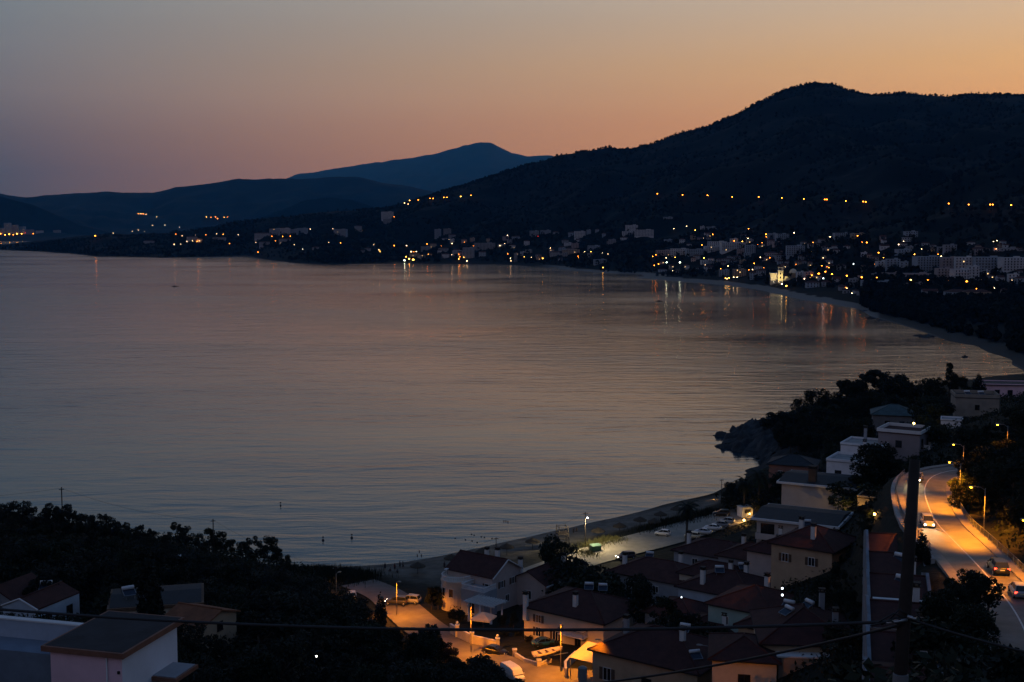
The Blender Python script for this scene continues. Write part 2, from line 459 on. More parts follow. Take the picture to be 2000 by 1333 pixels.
# ------------------------------------------------------------------ near ground: height from known points
ROAD = [(2062, 1420, 39.5), (2040, 1345, 39), (2015, 1265, 38.5), (1985, 1200, 38), (1945, 1145, 37.5), (1905, 1100, 37), (1868, 1062, 37), (1830, 1022, 36.5), (1812, 985, 35.5), (1806, 960, 34.8), (1811, 942, 34.3), (1826, 929, 34.0), (1852, 921, 34.0), (1896, 915, 34.2)]
STREET = [(700, 1138, 2.6), (752, 1160, 3.0), (785, 1188, 3.6), (830, 1226, 5.0), (900, 1266, 7.0), (970, 1296, 8.5), (1060, 1318, 9.6), (1150, 1331, 10.6), (1270, 1356, 12.5)]
LOT = [(1030, 1125, 2.4), (1110, 1100, 2.5), (1190, 1076, 2.6), (1290, 1050, 2.7), (1380, 1024, 2.9), (1450, 1004, 3.1), (1490, 990, 3.4)]
def spline(pts, step=2.0):
    P = [Vector(p) for p in pts]; out = []
    for i in range(len(P) - 1):
        p0, p1, p2, p3 = P[max(i - 1, 0)], P[i], P[i + 1], P[min(i + 2, len(P) - 1)]
        k = max(2, int((p2 - p1).length / step))
        for j in range(k):
            t = j / k
            out.append(0.5 * ((2 * p1) + (p2 - p0) * t + (2 * p0 - 5 * p1 + 4 * p2 - p3) * t * t + (3 * p1 - p0 - 3 * p2 + p3) * t ** 3))
    out.append(P[-1]); return out
road_c = spline([G(*p) for p in ROAD]); street_c = spline([G(*p) for p in STREET]); lot_c = spline([G(*p) for p in LOT])

CP = [(0, -40, 84), (-60, -40, 82), (60, -40, 84), (0, 0, 73), (-40, 10, 70), (40, 10, 73), (0, 30, 62), (-20, 48, 55), (20, 45, 57), (45, 50, 58), (80, 50, 66),
      (-60, 60, 52), (-110, 60, 54), (-30, 100, 34), (0, 100, 32), (-60, 100, 40), (-100, 100, 42), (30, 100, 30), (45, 105, 32), (58, 100, 39), (78, 100, 47), (110, 100, 62),
      (-90, 150, 29), (-50, 130, 33), (-60, 160, 25.2), (-43, 160, 27.4), (-20, 150, 22), (0, 150, 16), (25, 150, 17), (40, 150, 25), (50, 140, 31), (75, 150, 44), (110, 150, 62),
      (-120, 200, 28), (-80, 200, 20), (-40, 200, 11), (0, 195, 9), (22, 182, 12), (38, 170, 18), (45, 200, 18), (53, 205, 22), (66, 190, 33), (90, 200, 42), (130, 200, 60),
      (-100, 240, 20), (-72, 250, 14), (-55, 252, 9), (-30, 240, 4), (0, 240, 3.6), (10, 212, 7.5), (29, 235, 4.6), (41, 255, 4.6), (37, 215, 9), (45, 240, 9), (53, 232, 18.5), (62, 250, 18.5), (70, 256, 21), (85, 270, 25.5), (88, 240, 33), (120, 240, 46),
      (-42, 270, 2.0), (0, 270, 2.2), (28, 275, 2.5), (48, 280, 3.2), (56, 312, 3.2), (64, 322, 4), (72, 290, 12), (100, 280, 32), (130, 280, 40), (77, 335, 9), (110, 330, 25), (124, 330, 26), (150, 330, 32), (200, 330, 45),
      (98, 385, 16), (120, 400, 21), (160, 400, 22), (220, 400, 30), (300, 400, 46), (100, 430, 11), (118, 450, 13), (150, 470, 13), (200, 490, 14), (140, 515, 8), (180, 555, 7), (230, 575, 9), (300, 580, 18), (300, 250, 80), (200, 100, 90), (-200, 200, 34), (-200, 100, 52), (-190, 0, 80), (200, 0, 95)]
COAST_N = [(-500, 935), (-300, 950), (-150, 970), (0, 1000), (200, 1040), (400, 1085), (520, 1104), (600, 1109), (700, 1106), (780, 1100), (870, 1085), (950, 1068), (1040, 1048), (1120, 1030), (1200, 1012), (1300, 985), (1400, 960),
           (1460, 935), (1500, 906), (1480, 890), (1432, 874), (1423, 862), (1442, 838), (1500, 823), (1560, 800), (1650, 775), (1750, 757), (1900, 745), (2060, 748)]
coast_n = [G(x, y) for x, y in COAST_N]
for i, p in enumerate(coast_n):
    CP.append((p.x, p.y, 0.0))
    t = (coast_n[min(i + 1, len(coast_n) - 1)] - coast_n[max(i - 1, 0)]).normalized()
    nrm = Vector((-t.y, t.x, 0))                       # seaward side
    rocky = i >= 17
    CP.append((p.x + nrm.x * 14, p.y + nrm.y * 14, -3.0 if rocky else -1.6)); CP.append((p.x + nrm.x * 45, p.y + nrm.y * 45, -7.0))
    if not rocky and 6 < i: CP.append((p.x - nrm.x * 9, p.y - nrm.y * 9, 1.2))
for p in lot_c[::5] + street_c[::5]: CP.append((p.x, p.y, p.z))
CPX = np.array(CP, float)
_d = np.sqrt(((CPX[:, None, :2] - CPX[None, :, :2]) ** 2).sum(-1))
_w = np.linalg.solve(np.block([[-_d + np.eye(len(CPX)) * 0.8, np.ones((len(CPX), 1))], [np.ones((1, len(CPX))), np.zeros((1, 1))]]), np.append(CPX[:, 2], 0))
def near_raw(x, y):
    x = np.asarray(x, float); y = np.asarray(y, float); sh = x.shape; x = x.ravel(); y = y.ravel()
    out = np.empty(len(x))
    for i in range(0, len(x), 20000):
        dd = np.sqrt((x[i:i + 20000, None] - CPX[None, :, 0]) ** 2 + (y[i:i + 20000, None] - CPX[None, :, 1]) ** 2)
        out[i:i + 20000] = -dd @ _w[:-1] + _w[-1]
    return out.reshape(sh)
def line_dist(x, y, pts):
    P = np.array([(p.x, p.y, p.z) for p in pts]); best = np.full(np.shape(x), 1e9); zz = np.zeros(np.shape(x))
    for a, b in zip(P[:-1], P[1:]):
        ab = b[:2] - a[:2]; L = max(1e-6, (ab ** 2).sum())
        t = np.clip(((x - a[0]) * ab[0] + (y - a[1]) * ab[1]) / L, 0, 1)
        d = np.hypot(x - a[0] - t * ab[0], y - a[1] - t * ab[1])
        k = d < best; best = np.where(k, d, best); zz = np.where(k, a[2] + t * (b[2] - a[2]), zz)
    return best, zz
LINES = [(road_c, 5.8, 6.0), (street_c, 6.0, 6.0), (lot_c, 9.0, 7.0)]
def near_z(x, y):
    x = np.asarray(x, float); y = np.asarray(y, float)
    z = near_raw(x, y)
    z = z + fbm(x / 14, y / 14, 3, 2) * np.clip((z - 3) / 10, 0, 1) * 1.6
    for pts, hw, fall in LINES:
        d, lz = line_dist(x, y, pts[::2] + [pts[-1]])
        k = np.clip((d - hw) / fall, 0, 1); k = k * k * (3 - 2 * k)
        z = (lz - 0.22) * (1 - k) + z * k
    return z
gx = np.arange(-230, 330, 2.5); gy = np.arange(-60, 640, 2.5)
GX, GY = np.meshgrid(gx, gy, indexing='ij'); GZ = near_z(GX, GY)
# rocky foreshore of the headland: sharp ledges
_rk = np.clip(1 - np.hypot((GX - 92) / 42, (GY - 440) / 75), 0, 1)
GZ = GZ + np.where((GZ > -4) & (GZ < 14), 1, 0) * np.clip(_rk * 2, 0, 1) * (np.abs(fbm(GX / 9 + GY / 30, GY / 7 - GX / 30, 4, 71)) * 5.0 - 0.6)
def ground(x, y):
    i = min(max((x - gx[0]) / 2.5, 0), len(gx) - 1.001); j = min(max((y - gy[0]) / 2.5, 0), len(gy) - 1.001)
    a, b = int(i), int(j); u, v = i - a, j - b
    return float((GZ[a, b] * (1 - u) + GZ[a + 1, b] * u) * (1 - v) + (GZ[a, b + 1] * (1 - u) + GZ[a + 1, b + 1] * u) * v)
def nhit(px, py, d0=60, d1=650):
    r = ray(px, py)
    d = d0
    while d < d1:
        if ground(r.x / r.y * d, d) >= CAMZ + r.z / r.y * d: break
        d += 0.5
    return Vector((r.x / r.y * d, d, ground(r.x / r.y * d, d)))
def headland_rocks():
    hx_ = np.arange(70, 128, 0.75); hy_ = np.arange(402, 520, 0.75); X, Y = np.meshgrid(hx_, hy_, indexing='ij')
    i = (X - gx[0]) / 2.5; j = (Y - gy[0]) / 2.5; a = i.astype(int); b_ = j.astype(int); u = i - a; v = j - b_
    Z = (GZ[a, b_] * (1 - u) + GZ[a + 1, b_] * u) * (1 - v) + (GZ[a, b_ + 1] * (1 - u) + GZ[a + 1, b_ + 1] * u) * v
    m_ = np.clip(1 - np.hypot((X - 96) / 32, (Y - 440) / 60), 0, 1); m_ = np.clip(m_ * 4, 0, 1) * np.clip((10 - Z) / 3, 0, 1) * np.clip((Z + 0.7) / 0.8, 0, 1)
    led = np.abs(fbm((X + Y * .35) / 5.0, (Y - X * .5) / 2.6, 4, 91)); led2 = fbm(X / 1.6, Y / 1.2, 2, 95)
    st = led * 4.6 + led2 * .5; st = np.floor(st / .45) * .45 * .7 + st * .3
    Z2 = Z + np.where(m_ > 0, m_ * (st - .5), 0) - (1 - m_) * .8
    k_ = len(hy_); ii = np.arange(len(hx_) - 1)[:, None] * k_ + np.arange(k_ - 1)[None, :]
    F = np.stack([ii, ii + k_, ii + k_ + 1, ii + 1], -1).reshape(-1, 4); keep = (m_.ravel()[F] > .02).any(1)
    struct(link('headland_rocks', fast_mesh('headland_rocks', np.stack([X, Y, Z2], -1).reshape(-1, 3), F[keep], M_ROCK)))
headland_rocks()
def near_material():
    m = bpy.data.materials.new('near_ground_soil'); m.use_nodes = True
    n, l = m.node_tree.nodes, m.node_tree.links
    b = n['Principled BSDF']; b.inputs['Roughness'].default_value = 0.95; b.inputs['Specular IOR Level'].default_value = 0.15
    ge = n.new('ShaderNodeNewGeometry')
    nz = n.new('ShaderNodeTexNoise'); nz.inputs['Scale'].default_value = 0.12; nz.inputs['Detail'].default_value = 8; nz.inputs['Roughness'].default_value = 0.7
    l.new(ge.outputs['Position'], nz.inputs['Vector'])
    cr = n.new('ShaderNodeValToRGB'); e = cr.color_ramp.elements
    e[0].position = 0.38; e[0].color = (0.008, 0.011, 0.007, 1); e[1].position = 0.66; e[1].color = (0.024, 0.022, 0.015, 1)
    l.new(nz.outputs[0], cr.inputs[0])
    prev = cr.outputs[0]
    for nm, c in (('sand', (0.135, 0.122, 0.10)), ('rock', (0.026, 0.032, 0.037))):
        at = n.new('ShaderNodeAttribute'); at.attribute_name = nm
        n3 = n.new('ShaderNodeTexNoise'); n3.inputs['Scale'].default_value = 0.35; n3.inputs['Detail'].default_value = 7; l.new(ge.outputs['Position'], n3.inputs['Vector'])
        vs = n.new('ShaderNodeVectorMath'); vs.operation = 'SCALE'; vs.inputs[0].default_value = c
        mr = n.new('ShaderNodeMapRange'); mr.inputs[1].default_value = 0.3; mr.inputs[2].default_value = 0.7; mr.inputs[3].default_value = 0.6; mr.inputs[4].default_value = 1.35
        l.new(n3.outputs[0], mr.inputs[0]); l.new(mr.outputs[0], vs.inputs['Scale'])
        mx = n.new('ShaderNodeMix'); mx.data_type = 'RGBA'
        l.new(at.outputs['Fac'], mx.inputs[0]); l.new(prev, mx.inputs[6]); l.new(vs.outputs[0], mx.inputs[7]); prev = mx.outputs[2]
    l.new(prev, b.inputs['Base Color'])
    bp = n.new('ShaderNodeBump'); bp.inputs['Distance'].default_value = 0.4; bp.inputs['Strength'].default_value = 0.7
    n4 = n.new('ShaderNodeTexNoise'); n4.inputs['Scale'].default_value = 0.8; n4.inputs['Detail'].default_value = 8; l.new(ge.outputs['Position'], n4.inputs['Vector'])
    l.new(n4.outputs[0], bp.inputs['Height']); l.new(bp.outputs[0], b.inputs['Normal'])
    return m
_V = np.stack([GX, GY, GZ], -1).reshape(-1, 3); _k = len(gy)
_i = np.arange(len(gx) - 1)[:, None] * _k + np.arange(_k - 1)[None, :]
_me = fast_mesh('near_hillside', _V, np.stack([_i, _i + _k, _i + _k + 1, _i + 1], -1).reshape(-1, 4), near_material(), True)
_sd = np.clip((2.4 - GZ) / 0.7, 0, 1) * np.clip((320 - GY + GX * 0.6) / 10, 0, 1) * np.clip((GX + 62) / 10, 0, 1)
_at = _me.attributes.new('sand', 'FLOAT', 'POINT'); _at.data.foreach_set('value', np.clip(_sd, 0, 1).ravel().astype(np.float32))
_at = _me.attributes.new('rock', 'FLOAT', 'POINT'); _at.data.foreach_set('value', (np.clip(_rk * 4, 0, 1) * np.clip((11 - GZ) / 4, 0, 1)).ravel().astype(np.float32))
struct(link('near_hillside', _me))

# ------------------------------------------------------------------ road, street, dirt car park
def ribbon(pts, offs_l, offs_r, dz=0.0, kerb=0.0):
    mb = MB(); n = len(pts)
    for i, p in enumerate(pts):
        t = (pts[min(i + 1, n - 1)] - pts[max(i - 1, 0)]); t.z = 0; t.normalize(); nn = Vector((t.y, -t.x, 0))   # right side
        ol = offs_l(i / (n - 1)) if callable(offs_l) else offs_l; orr = offs_r(i / (n - 1)) if callable(offs_r) else offs_r
        for o in (ol, (ol + orr) / 2, orr): q = p + nn * o; mb.v.append((q.x, q.y, p.z + dz))
        if kerb:
            for o in (orr, ol): q = p + nn * o; mb.v.append((q.x, q.y, p.z + dz - kerb))
    k = 5 if kerb else 3
    for i in range(n - 1):
        for j in range(k if kerb else 2):
            a, b = i * k + j, i * k + (j + 1) % k
            mb.f.append((a, b, b + k, a + k))
    return mb
struct(ribbon(road_c, -3.3, 3.3, 0.02).build('coast_road', M_ASPH))
struct(ribbon(road_c, -0.09, 0.09, 0.032).build('road_centre_line', M_PAINT))
struct(ribbon(road_c, -4.6, -3.32, 0.14, 0.5).build('pavement', M_PAVE))
struct(ribbon(road_c, 3.32, 4.6, 0.14, 0.5).build('pavement', M_PAVE))
struct(ribbon(street_c, lambda t: -4.0 - 2.5 * max(0, t - 0.6), 4.2, 0.02).build('village_street', mat('street_asphalt', (0.16, 0.14, 0.12), 0.8, 0.25, 0.3, 0.2, 9)))
struct(ribbon(street_c[60:], -5.6 - 0.6, -4.3 - 0.9, 0.14, 0.4).build('pavement', M_PAVE))
struct(ribbon(lot_c, lambda t: -4.2 - 2.5 * math.sin(3.1 * t), lambda t: 4.5 + 2 * math.sin(3.1 * t), 0.03).build('dirt_car_park', M_DIRT))
# ------------------------------------------------------------------ building kit
M_WHITE = mat('white_render', (0.72, 0.72, 0.73), 0.85, 0.12, 0.6)
M_CREAM = mat('cream_render', (0.55, 0.47, 0.37), 0.85, 0.14, 0.5)
M_OCHRE = mat('ochre_render', (0.48, 0.34, 0.22), 0.85, 0.14, 0.5)
M_PINK = mat('pink_render', (0.82, 0.54, 0.60), 0.85, 0.10, 0.6)
M_GREYW = mat('grey_render', (0.30, 0.315, 0.34), 0.85, 0.14, 0.5)
M_YELLOW = mat('yellow_render', (0.55, 0.50, 0.32), 0.85, 0.14, 0.5)
M_TRIM = mat('white_trim', (0.66, 0.65, 0.63), 0.7, 0.08, 2)
M_TILE = mat('clay_tiles', (0.060, 0.022, 0.018), 0.85, 0.35, 0.9, stripes=5.0)
M_TILE2 = mat('brown_clay_tiles', (0.072, 0.028, 0.022), 0.85, 0.35, 0.7, stripes=5.0)
M_SLATE = mat('grey_roof_sheet', (0.022, 0.026, 0.031), 0.7, 0.25, 0.7, stripes=2.5)
M_GLASS = mat('dark_window_glass', (0.012, 0.014, 0.018), 0.12, 0.2, 1, spec=0.6)
M_WOOD = mat('brown_wood', (0.13, 0.075, 0.045), 0.7, 0.3, 3)
M_DARKW = mat('dark_wood', (0.024, 0.018, 0.015), 0.75, 0.3, 3)
M_METAL = mat('galvanised_metal', (0.42, 0.43, 0.44), 0.4, 0.12, 4, metal=0.8)
M_STEEL = mat('dull_steel', (0.20, 0.21, 0.22), 0.55, 0.2, 4, metal=0.3)
M_BLACK = mat('black_iron', (0.02, 0.02, 0.022), 0.6, 0.2, 4)
M_PANEL = mat('solar_panel_glass', (0.015, 0.022, 0.04), 0.3, 0.2, 2, spec=0.3)
M_SHUT = mat('shutter_brown', (0.10, 0.062, 0.04), 0.7, 0.2, 6)
M_BLUEW = mat('blue_grey_wall', (0.42, 0.50, 0.58), 0.85, 0.12, 0.5)
M_GREENW = mat('pale_green_wall', (0.34, 0.46, 0.42), 0.85, 0.12, 0.5)
M_REDW = mat('brick_red_wall', (0.28, 0.15, 0.12), 0.85, 0.14, 0.5)

WIN_CACHE = {}
def window_meshes(w, h, kind):
    k = (round(w, 2), round(h, 2), kind)
    if k in WIN_CACHE: return WIN_CACHE[k]
    f = MB(); t = 0.09                         # in the plane x (across), z (up), facing -y
    f.box(-w / 2 - t, w / 2 + t, -0.07, 0.0, h, h + t); f.box(-w / 2 - t - 0.05, w / 2 + t + 0.05, -0.13, 0.0, -t, 0)
    f.box(-w / 2 - t, -w / 2, -0.07, 0.0, 0, h); f.box(w / 2, w / 2 + t, -0.07, 0.0, 0, h)
    if w > 0.9: f.box(-0.035, 0.035, -0.055, -0.022, 0, h)
    p = MB(); p.box(-w / 2, w / 2, -0.02, 0.0, 0.0, h)
    sh = None
    if kind == 'shut':
        sh = MB(); c = w * 0.75 + t
        sh.box(c - w / 4, c + w / 4, -0.075, -0.03, 0, h)
    r = (f.mesh('window', M_TRIM if kind != 'dark' else M_DARKW), p.mesh('pane', M_GLASS), sh.mesh('shutter', M_SHUT) if sh else None)
    WIN_CACHE[k] = r
    return r
SIDE = {'S': (0, (0, -1)), 'E': (math.pi / 2, (1, 0)), 'N': (math.pi, (0, 1)), 'W': (-math.pi / 2, (-1, 0))}
def add_window(t, W, L, side, u, z, w=1.1, h=1.3, kind='plain', name='window', dx=0, dy=0, lit=None):
    rz, (nx, ny) = SIDE[side]
    half = W / 2 if nx else L / 2
    loc = Vector((nx * half, ny * half, z)) + Matrix.Rotation(rz, 3, 'Z') @ Vector((u, -0.002, 0)) + Vector((dx, dy, 0))
    f, p, sh = window_meshes(w, h, kind)
    o = link(name, f, t, loc, rz)
    q = link('pane', p, o)
    if lit: q.data = lit_pane(w, h, lit)
    if sh: link('shutter', sh, o); link('shutter', sh, o, (-(w * 1.5 + 0.18), 0, 0))
    return o
LIT = {}
def lit_pane(w, h, lit):
    k = (round(w, 2), round(h, 2), lit)
    if k not in LIT:
        p = MB(); p.box(-w / 2, w / 2, -0.02, 0.0, 0.0, h)
        LIT[k] = p.mesh('lit_pane', emit('lit_window_' + lit, {'warm': (1, 0.6, 0.2), 'white': (0.9, 0.95, 1.0)}[lit], 1.4))
    return LIT[k]
def hip_roof(W, L, z, rh, ov, th=0.16):
    a, b = W / 2 + ov, L / 2 + ov
    mb = MB()
    if a >= b: r = [(-(a - b), 0, z + rh), (a - b, 0, z + rh)]
    else: r = [(0, -(b - a), z + rh), (0, b - a, z + rh)]
    e = [(-a, -b, z), (a, -b, z), (a, b, z), (-a, b, z)]
    eb = [(x, y, zz - th) for x, y, zz in e]
    vs = e + eb + r
    if abs(a - b) < 0.05:
        vs = e + eb + [(0, 0, z + rh)]
        fs = [(0, 1, 8), (1, 2, 8), (2, 3, 8), (3, 0, 8)]; rid = [(vs[i], vs[8]) for i in range(4)]
    elif a > b:
        fs = [(0, 1, 9, 8), (1, 2, 9), (2, 3, 8, 9), (3, 0, 8)]; rid = [(vs[0], vs[8]), (vs[3], vs[8]), (vs[1], vs[9]), (vs[2], vs[9]), (vs[8], vs[9])]
    else:
        fs = [(0, 1, 8), (1, 2, 9, 8), (2, 3, 9), (3, 0, 8, 9)]; rid = [(vs[0], vs[8]), (vs[1], vs[8]), (vs[2], vs[9]), (vs[3], vs[9]), (vs[8], vs[9])]
    fs += [(0, 4, 5, 1), (1, 5, 6, 2), (2, 6, 7, 3), (3, 7, 4, 0), (7, 6, 5, 4)]
    mb.poly(vs, fs)
    return mb, rid
def gable_roof(W, L, z, rh, ov, th=0.2, along='x'):
    mb = MB()
    a, b = W / 2 + ov, L / 2 + ov
    if along == 'x':
        prof = [(-b, z - ov * rh / (L / 2)), (0, z + rh), (b, z - ov * rh / (L / 2))]
        for s in (0, 1):
            (y0, z0), (y1, z1) = prof[s], prof[s + 1]
            vs = [(-a, y0, z0), (a, y0, z0), (a, y1, z1), (-a, y1, z1)]; vs += [(x, y, q + th) for x, y, q in vs]
            mb.poly(vs, [(3, 2, 1, 0), (4, 5, 6, 7), (0, 1, 5, 4), (1, 2, 6, 5), (2, 3, 7, 6), (3, 0, 4, 7)])
        rid = [((-a, 0, z + rh + th), (a, 0, z + rh + th))]
    else:
        prof = [(-a, z - ov * rh / (W / 2)), (0, z + rh), (a, z - ov * rh / (W / 2))]
        for s in (0, 1):
            (x0, z0), (x1, z1) = prof[s], prof[s + 1]
            vs = [(x0, -b, z0), (x0, b, z0), (x1, b, z1), (x1, -b, z1)]; vs += [(x, y, q + th) for x, y, q in vs]
            mb.poly(vs, [(0, 1, 2, 3), (7, 6, 5, 4), (4, 5, 1, 0), (5, 6, 2, 1), (6, 7, 3, 2), (7, 4, 0, 3)])
        rid = [((0, -b, z + rh + th), (0, b, z + rh + th))]
    return mb, rid
def add_ridges(roof, rid, m):
    for a, b in rid: MB().tube([a, b], 0.13, 6).build('ridge_tiles', m, roof, True)
def add_chimney(t, x, y, z0, z1, m=None, s=0.7):
    mb = MB(); mb.box(x - s / 2, x + s / 2, y - s / 2, y + s / 2, z0, z1)
    c = mb.build('chimney', m or M_TRIM, t)
    q = MB(); q.box(x - s / 2 - 0.1, x + s / 2 + 0.1, y - s / 2 - 0.1, y + s / 2 + 0.1, z1, z1 + 0.12)
    for i in (-1, 1): q.box(x + i * s * 0.38 - 0.06, x + i * s * 0.38 + 0.06, y - s / 2, y + s / 2, z1 + 0.12, z1 + 0.4)
    q.box(x - s / 2 - 0.1, x + s / 2 + 0.1, y - s / 2 - 0.1, y + s / 2 + 0.1, z1 + 0.4, z1 + 0.5)
    q.build('chimney_cap', M_DARKW, c)
HEAT = {}
def add_heater(t, x, y, z, rz):
    if not HEAT:
        a = MB().tube([(-0.95, 0.62, 1.0), (0.95, 0.62, 1.0)], 0.33, 12); HEAT['tank'] = a.mesh('tank', mat('white_enamel', (.6, .61, .62), .4, .08, 3), True)
        b = MB(); M = Matrix.Translation((0, 0, 0.5)) @ Matrix.Rotation(R(26), 4, 'X')
        b.box(-0.95, 0.95, -0.95, 0.75, -0.05, 0.05).xf(M); HEAT['panel'] = b.mesh('solar_panel', M_PANEL)
        c = MB(); c.box(-1.0, 1.0, -1.0, -0.95, -0.07, 0.07); c.box(-1.0, 1.0, 0.75, 0.8, -0.07, 0.07); c.box(-1.0, -0.95, -0.95, 0.75, -0.07, 0.07); c.box(0.95, 1.0, -0.95, 0.75, -0.07, 0.07); c.xf(M)
        for sx in (-0.7, 0.7):
            c.tube([(sx, 0.6, -0.6), (sx, 0.6, 0.9)], 0.03, 5); c.tube([(sx, -0.7, -0.6), (sx, -0.7, 0.1)], 0.03, 5)
        HEAT['stand'] = c.mesh('stand', M_METAL)
    o = link('solar_water_heater', HEAT['panel'], t, (x, y, z - .25), rz, .8)
    link('tank', HEAT['tank'], o); link('stand', HEAT['stand'], o)
def rail_balcony(t, W, L, side, u, z, w, d=1.3, solid=None, name='balcony', h=0.95):
    rz, (nx, ny) = SIDE[side]; half = W / 2 if nx else L / 2
    mb = MB(); mb.box(-w / 2, w / 2, -d, 0.0, -0.16, 0.0)
    o = mb.build(name, M_TRIM if not solid else solid, t); o.location = (nx * half, ny * half, z)
    o.location = Vector(o.location) + Matrix.Rotation(rz, 3, 'Z') @ Vector((u, -0.003, 0)); o.rotation_euler = (0, 0, rz)
    r = MB()
    if solid:
        r.box(-w / 2, w / 2, -d, -d + 0.12, 0, h); r.box(-w / 2, -w / 2 + 0.12, -d + 0.12, 0, 0, h); r.box(w / 2 - 0.12, w / 2, -d + 0.12, 0, 0, h)
        r.build('parapet', solid, o)
    else:
        for a, b in (((-w / 2, -d + .05), (w / 2, -d + .05)), ((-w / 2 + .03, -d + .05), (-w / 2 + .03, -.02)), ((w / 2 - .03, -d + .05), (w / 2 - .03, -.02))):
            r.tube([(a[0], a[1], h), (b[0], b[1], h)], 0.035, 5)
            n = max(2, int(math.hypot(b[0] - a[0], b[1] - a[1]) / 0.16))
            for i in range(n + 1):
                x, y = a[0] + (b[0] - a[0]) * i / n, a[1] + (b[1] - a[1]) * i / n; r.tube([(x, y, 0), (x, y, h)], 0.014, 4, False)
        stuff(r.build('railing', M_BLACK, o))
    return o
def balusters(t, pts, z, m=None, h=0.9):
    """white balustrade along local points: rail, base and turned balusters joined (too small to pick apart)"""
    mb = MB(); b = MB()
    for p, q in zip(pts[:-1], pts[1:]):
        p = Vector((*p, 0)); q = Vector((*q, 0)); n = max(1, int((q - p).length / 0.3))
        b.tube([p + Vector((0, 0, z + h)), q + Vector((0, 0, z + h))], 0.09, 6); mb.tube([p + Vector((0, 0, z + .05)), q + Vector((0, 0, z + .05))], 0.08, 6)
        for i in range(n):
            c = p.lerp(q, (i + .5) / n); mb.lathe([(0.05, z + .1), (0.085, z + .32), (0.04, z + .6), (0.06, z + h - .06)], 6, (c.x, c.y))
    r = b.build('balustrade_rail', m or M_TRIM, t); stuff(mb.build('balusters', m or M_TRIM, r, True)); return r

def house(label, cx, cy, z, W, L, H, rot=-36, roof='hip', rh=2.2, ov=0.55, wall=None, tile=None, windows=(), chimneys=(), heaters=(), balconies=(), doors=(), base=3.0, name='house', cat='house', along='x', fascia=None, group=None, ridge=True):
    wall = wall or M_CREAM; tile = tile or M_TILE
    t = thing(name, label, cat, (cx, cy, z), R(rot), group)
    mb = MB()
    if roof == 'gable':
        prof = [(-L / 2, -base), (L / 2, -base), (L / 2, H), (0, H + rh), (-L / 2, H)] if along == 'x' else [(-W / 2, -base), (W / 2, -base), (W / 2, H), (0, H + rh), (-W / 2, H)]
        half = W / 2 if along == 'x' else L / 2
        s0 = [(-half, p, q) if along == 'x' else (p, half, q) for p, q in prof]; s1 = [(half, p, q) if along == 'x' else (p, -half, q) for p, q in prof]
        mb.loft([s0, s1])
    else:
        mb.box(-W / 2, W / 2, -L / 2, L / 2, -base, H)
    mb.build('wall', wall, t)
    if roof == 'hip':
        rb, rid = hip_roof(W, L, H + 0.17, rh, ov); ro = rb.build('roof', tile, t)
        if ridge: add_ridges(ro, rid, tile)
        f = MB(); a, b = W / 2 + ov, L / 2 + ov
        for x0, x1, y0, y1 in ((-a - .06, a + .06, -b - .06, -b - .003), (-a - .06, a + .06, b + .003, b + .06), (-a - .06, -a - .003, -b, b), (a + .003, a + .06, -b, b)): f.box(x0, x1, y0, y1, H - 0.04, H + 0.13)
        f.build('gutter', fascia or M_DARKW, ro)
    elif roof == 'gable':
        rb, rid = gable_roof(W, L, H, rh, ov, along=along); ro = rb.build('roof', tile, t)
        if ridge: add_ridges(ro, rid, tile)
    elif roof == 'mono':                    # shallow sheet roof with a deep white fascia
        a, b = W / 2 + ov, L / 2 + ov
        q = MB(); q.prism([(-a, -b), (a, -b), (a, b), (-a, b)], H + 0.002, [H + .42, H + .42, H + .42 + rh * .3, H + .42 + rh * .3])
        ro = q.build('roof', fascia or M_TRIM, t)
        s = MB(); e = 0.32; s.poly([(-a + e, -b + e, H + .47), (a - e, -b + e, H + .47), (a - e, 0, H + .47 + rh), (-a + e, 0, H + .47 + rh), (a - e, b - e, H + .47 + rh * .3), (-a + e, b - e, H + .47 + rh * .3), (-a + e, -b + e, H + .3), (a - e, -b + e, H + .3), (a - e, b - e, H + .3), (-a + e, b - e, H + .3)],
                              [(0, 1, 2, 3), (3, 2, 4, 5), (0, 6, 7, 1), (1, 7, 8, 4, 2), (4, 8, 9, 5), (5, 9, 6, 0, 3)]); s.build('roof_sheet', tile, ro)
    else:                                    # flat with parapet
        q = MB(); a, b = W / 2 + ov, L / 2 + ov; q.box(-a, a, -b, b, H + .002, H + .2); ro = q.build('roof', tile, t)
        p = MB(); p.box(-a, a, -b, -b + .2, H + .203, H + .203 + rh); p.box(-a, a, b - .2, b, H + .203, H + .203 + rh); p.box(-a, -a + .2, -b + .2, b - .2, H + .203, H + .203 + rh); p.box(a - .2, a, -b + .2, b - .2, H + .203, H + .203 + rh); p.build('parapet', fascia or wall, ro)
    for w in windows: add_window(t, W, L, *w)
    for d in doors: add_window(t, W, L, *d, name='door')
    for c in chimneys: add_chimney(t, *c)
    for h in heaters: add_heater(t, *h)
    for b in balconies: rail_balcony(t, W, L, *b)
    return t

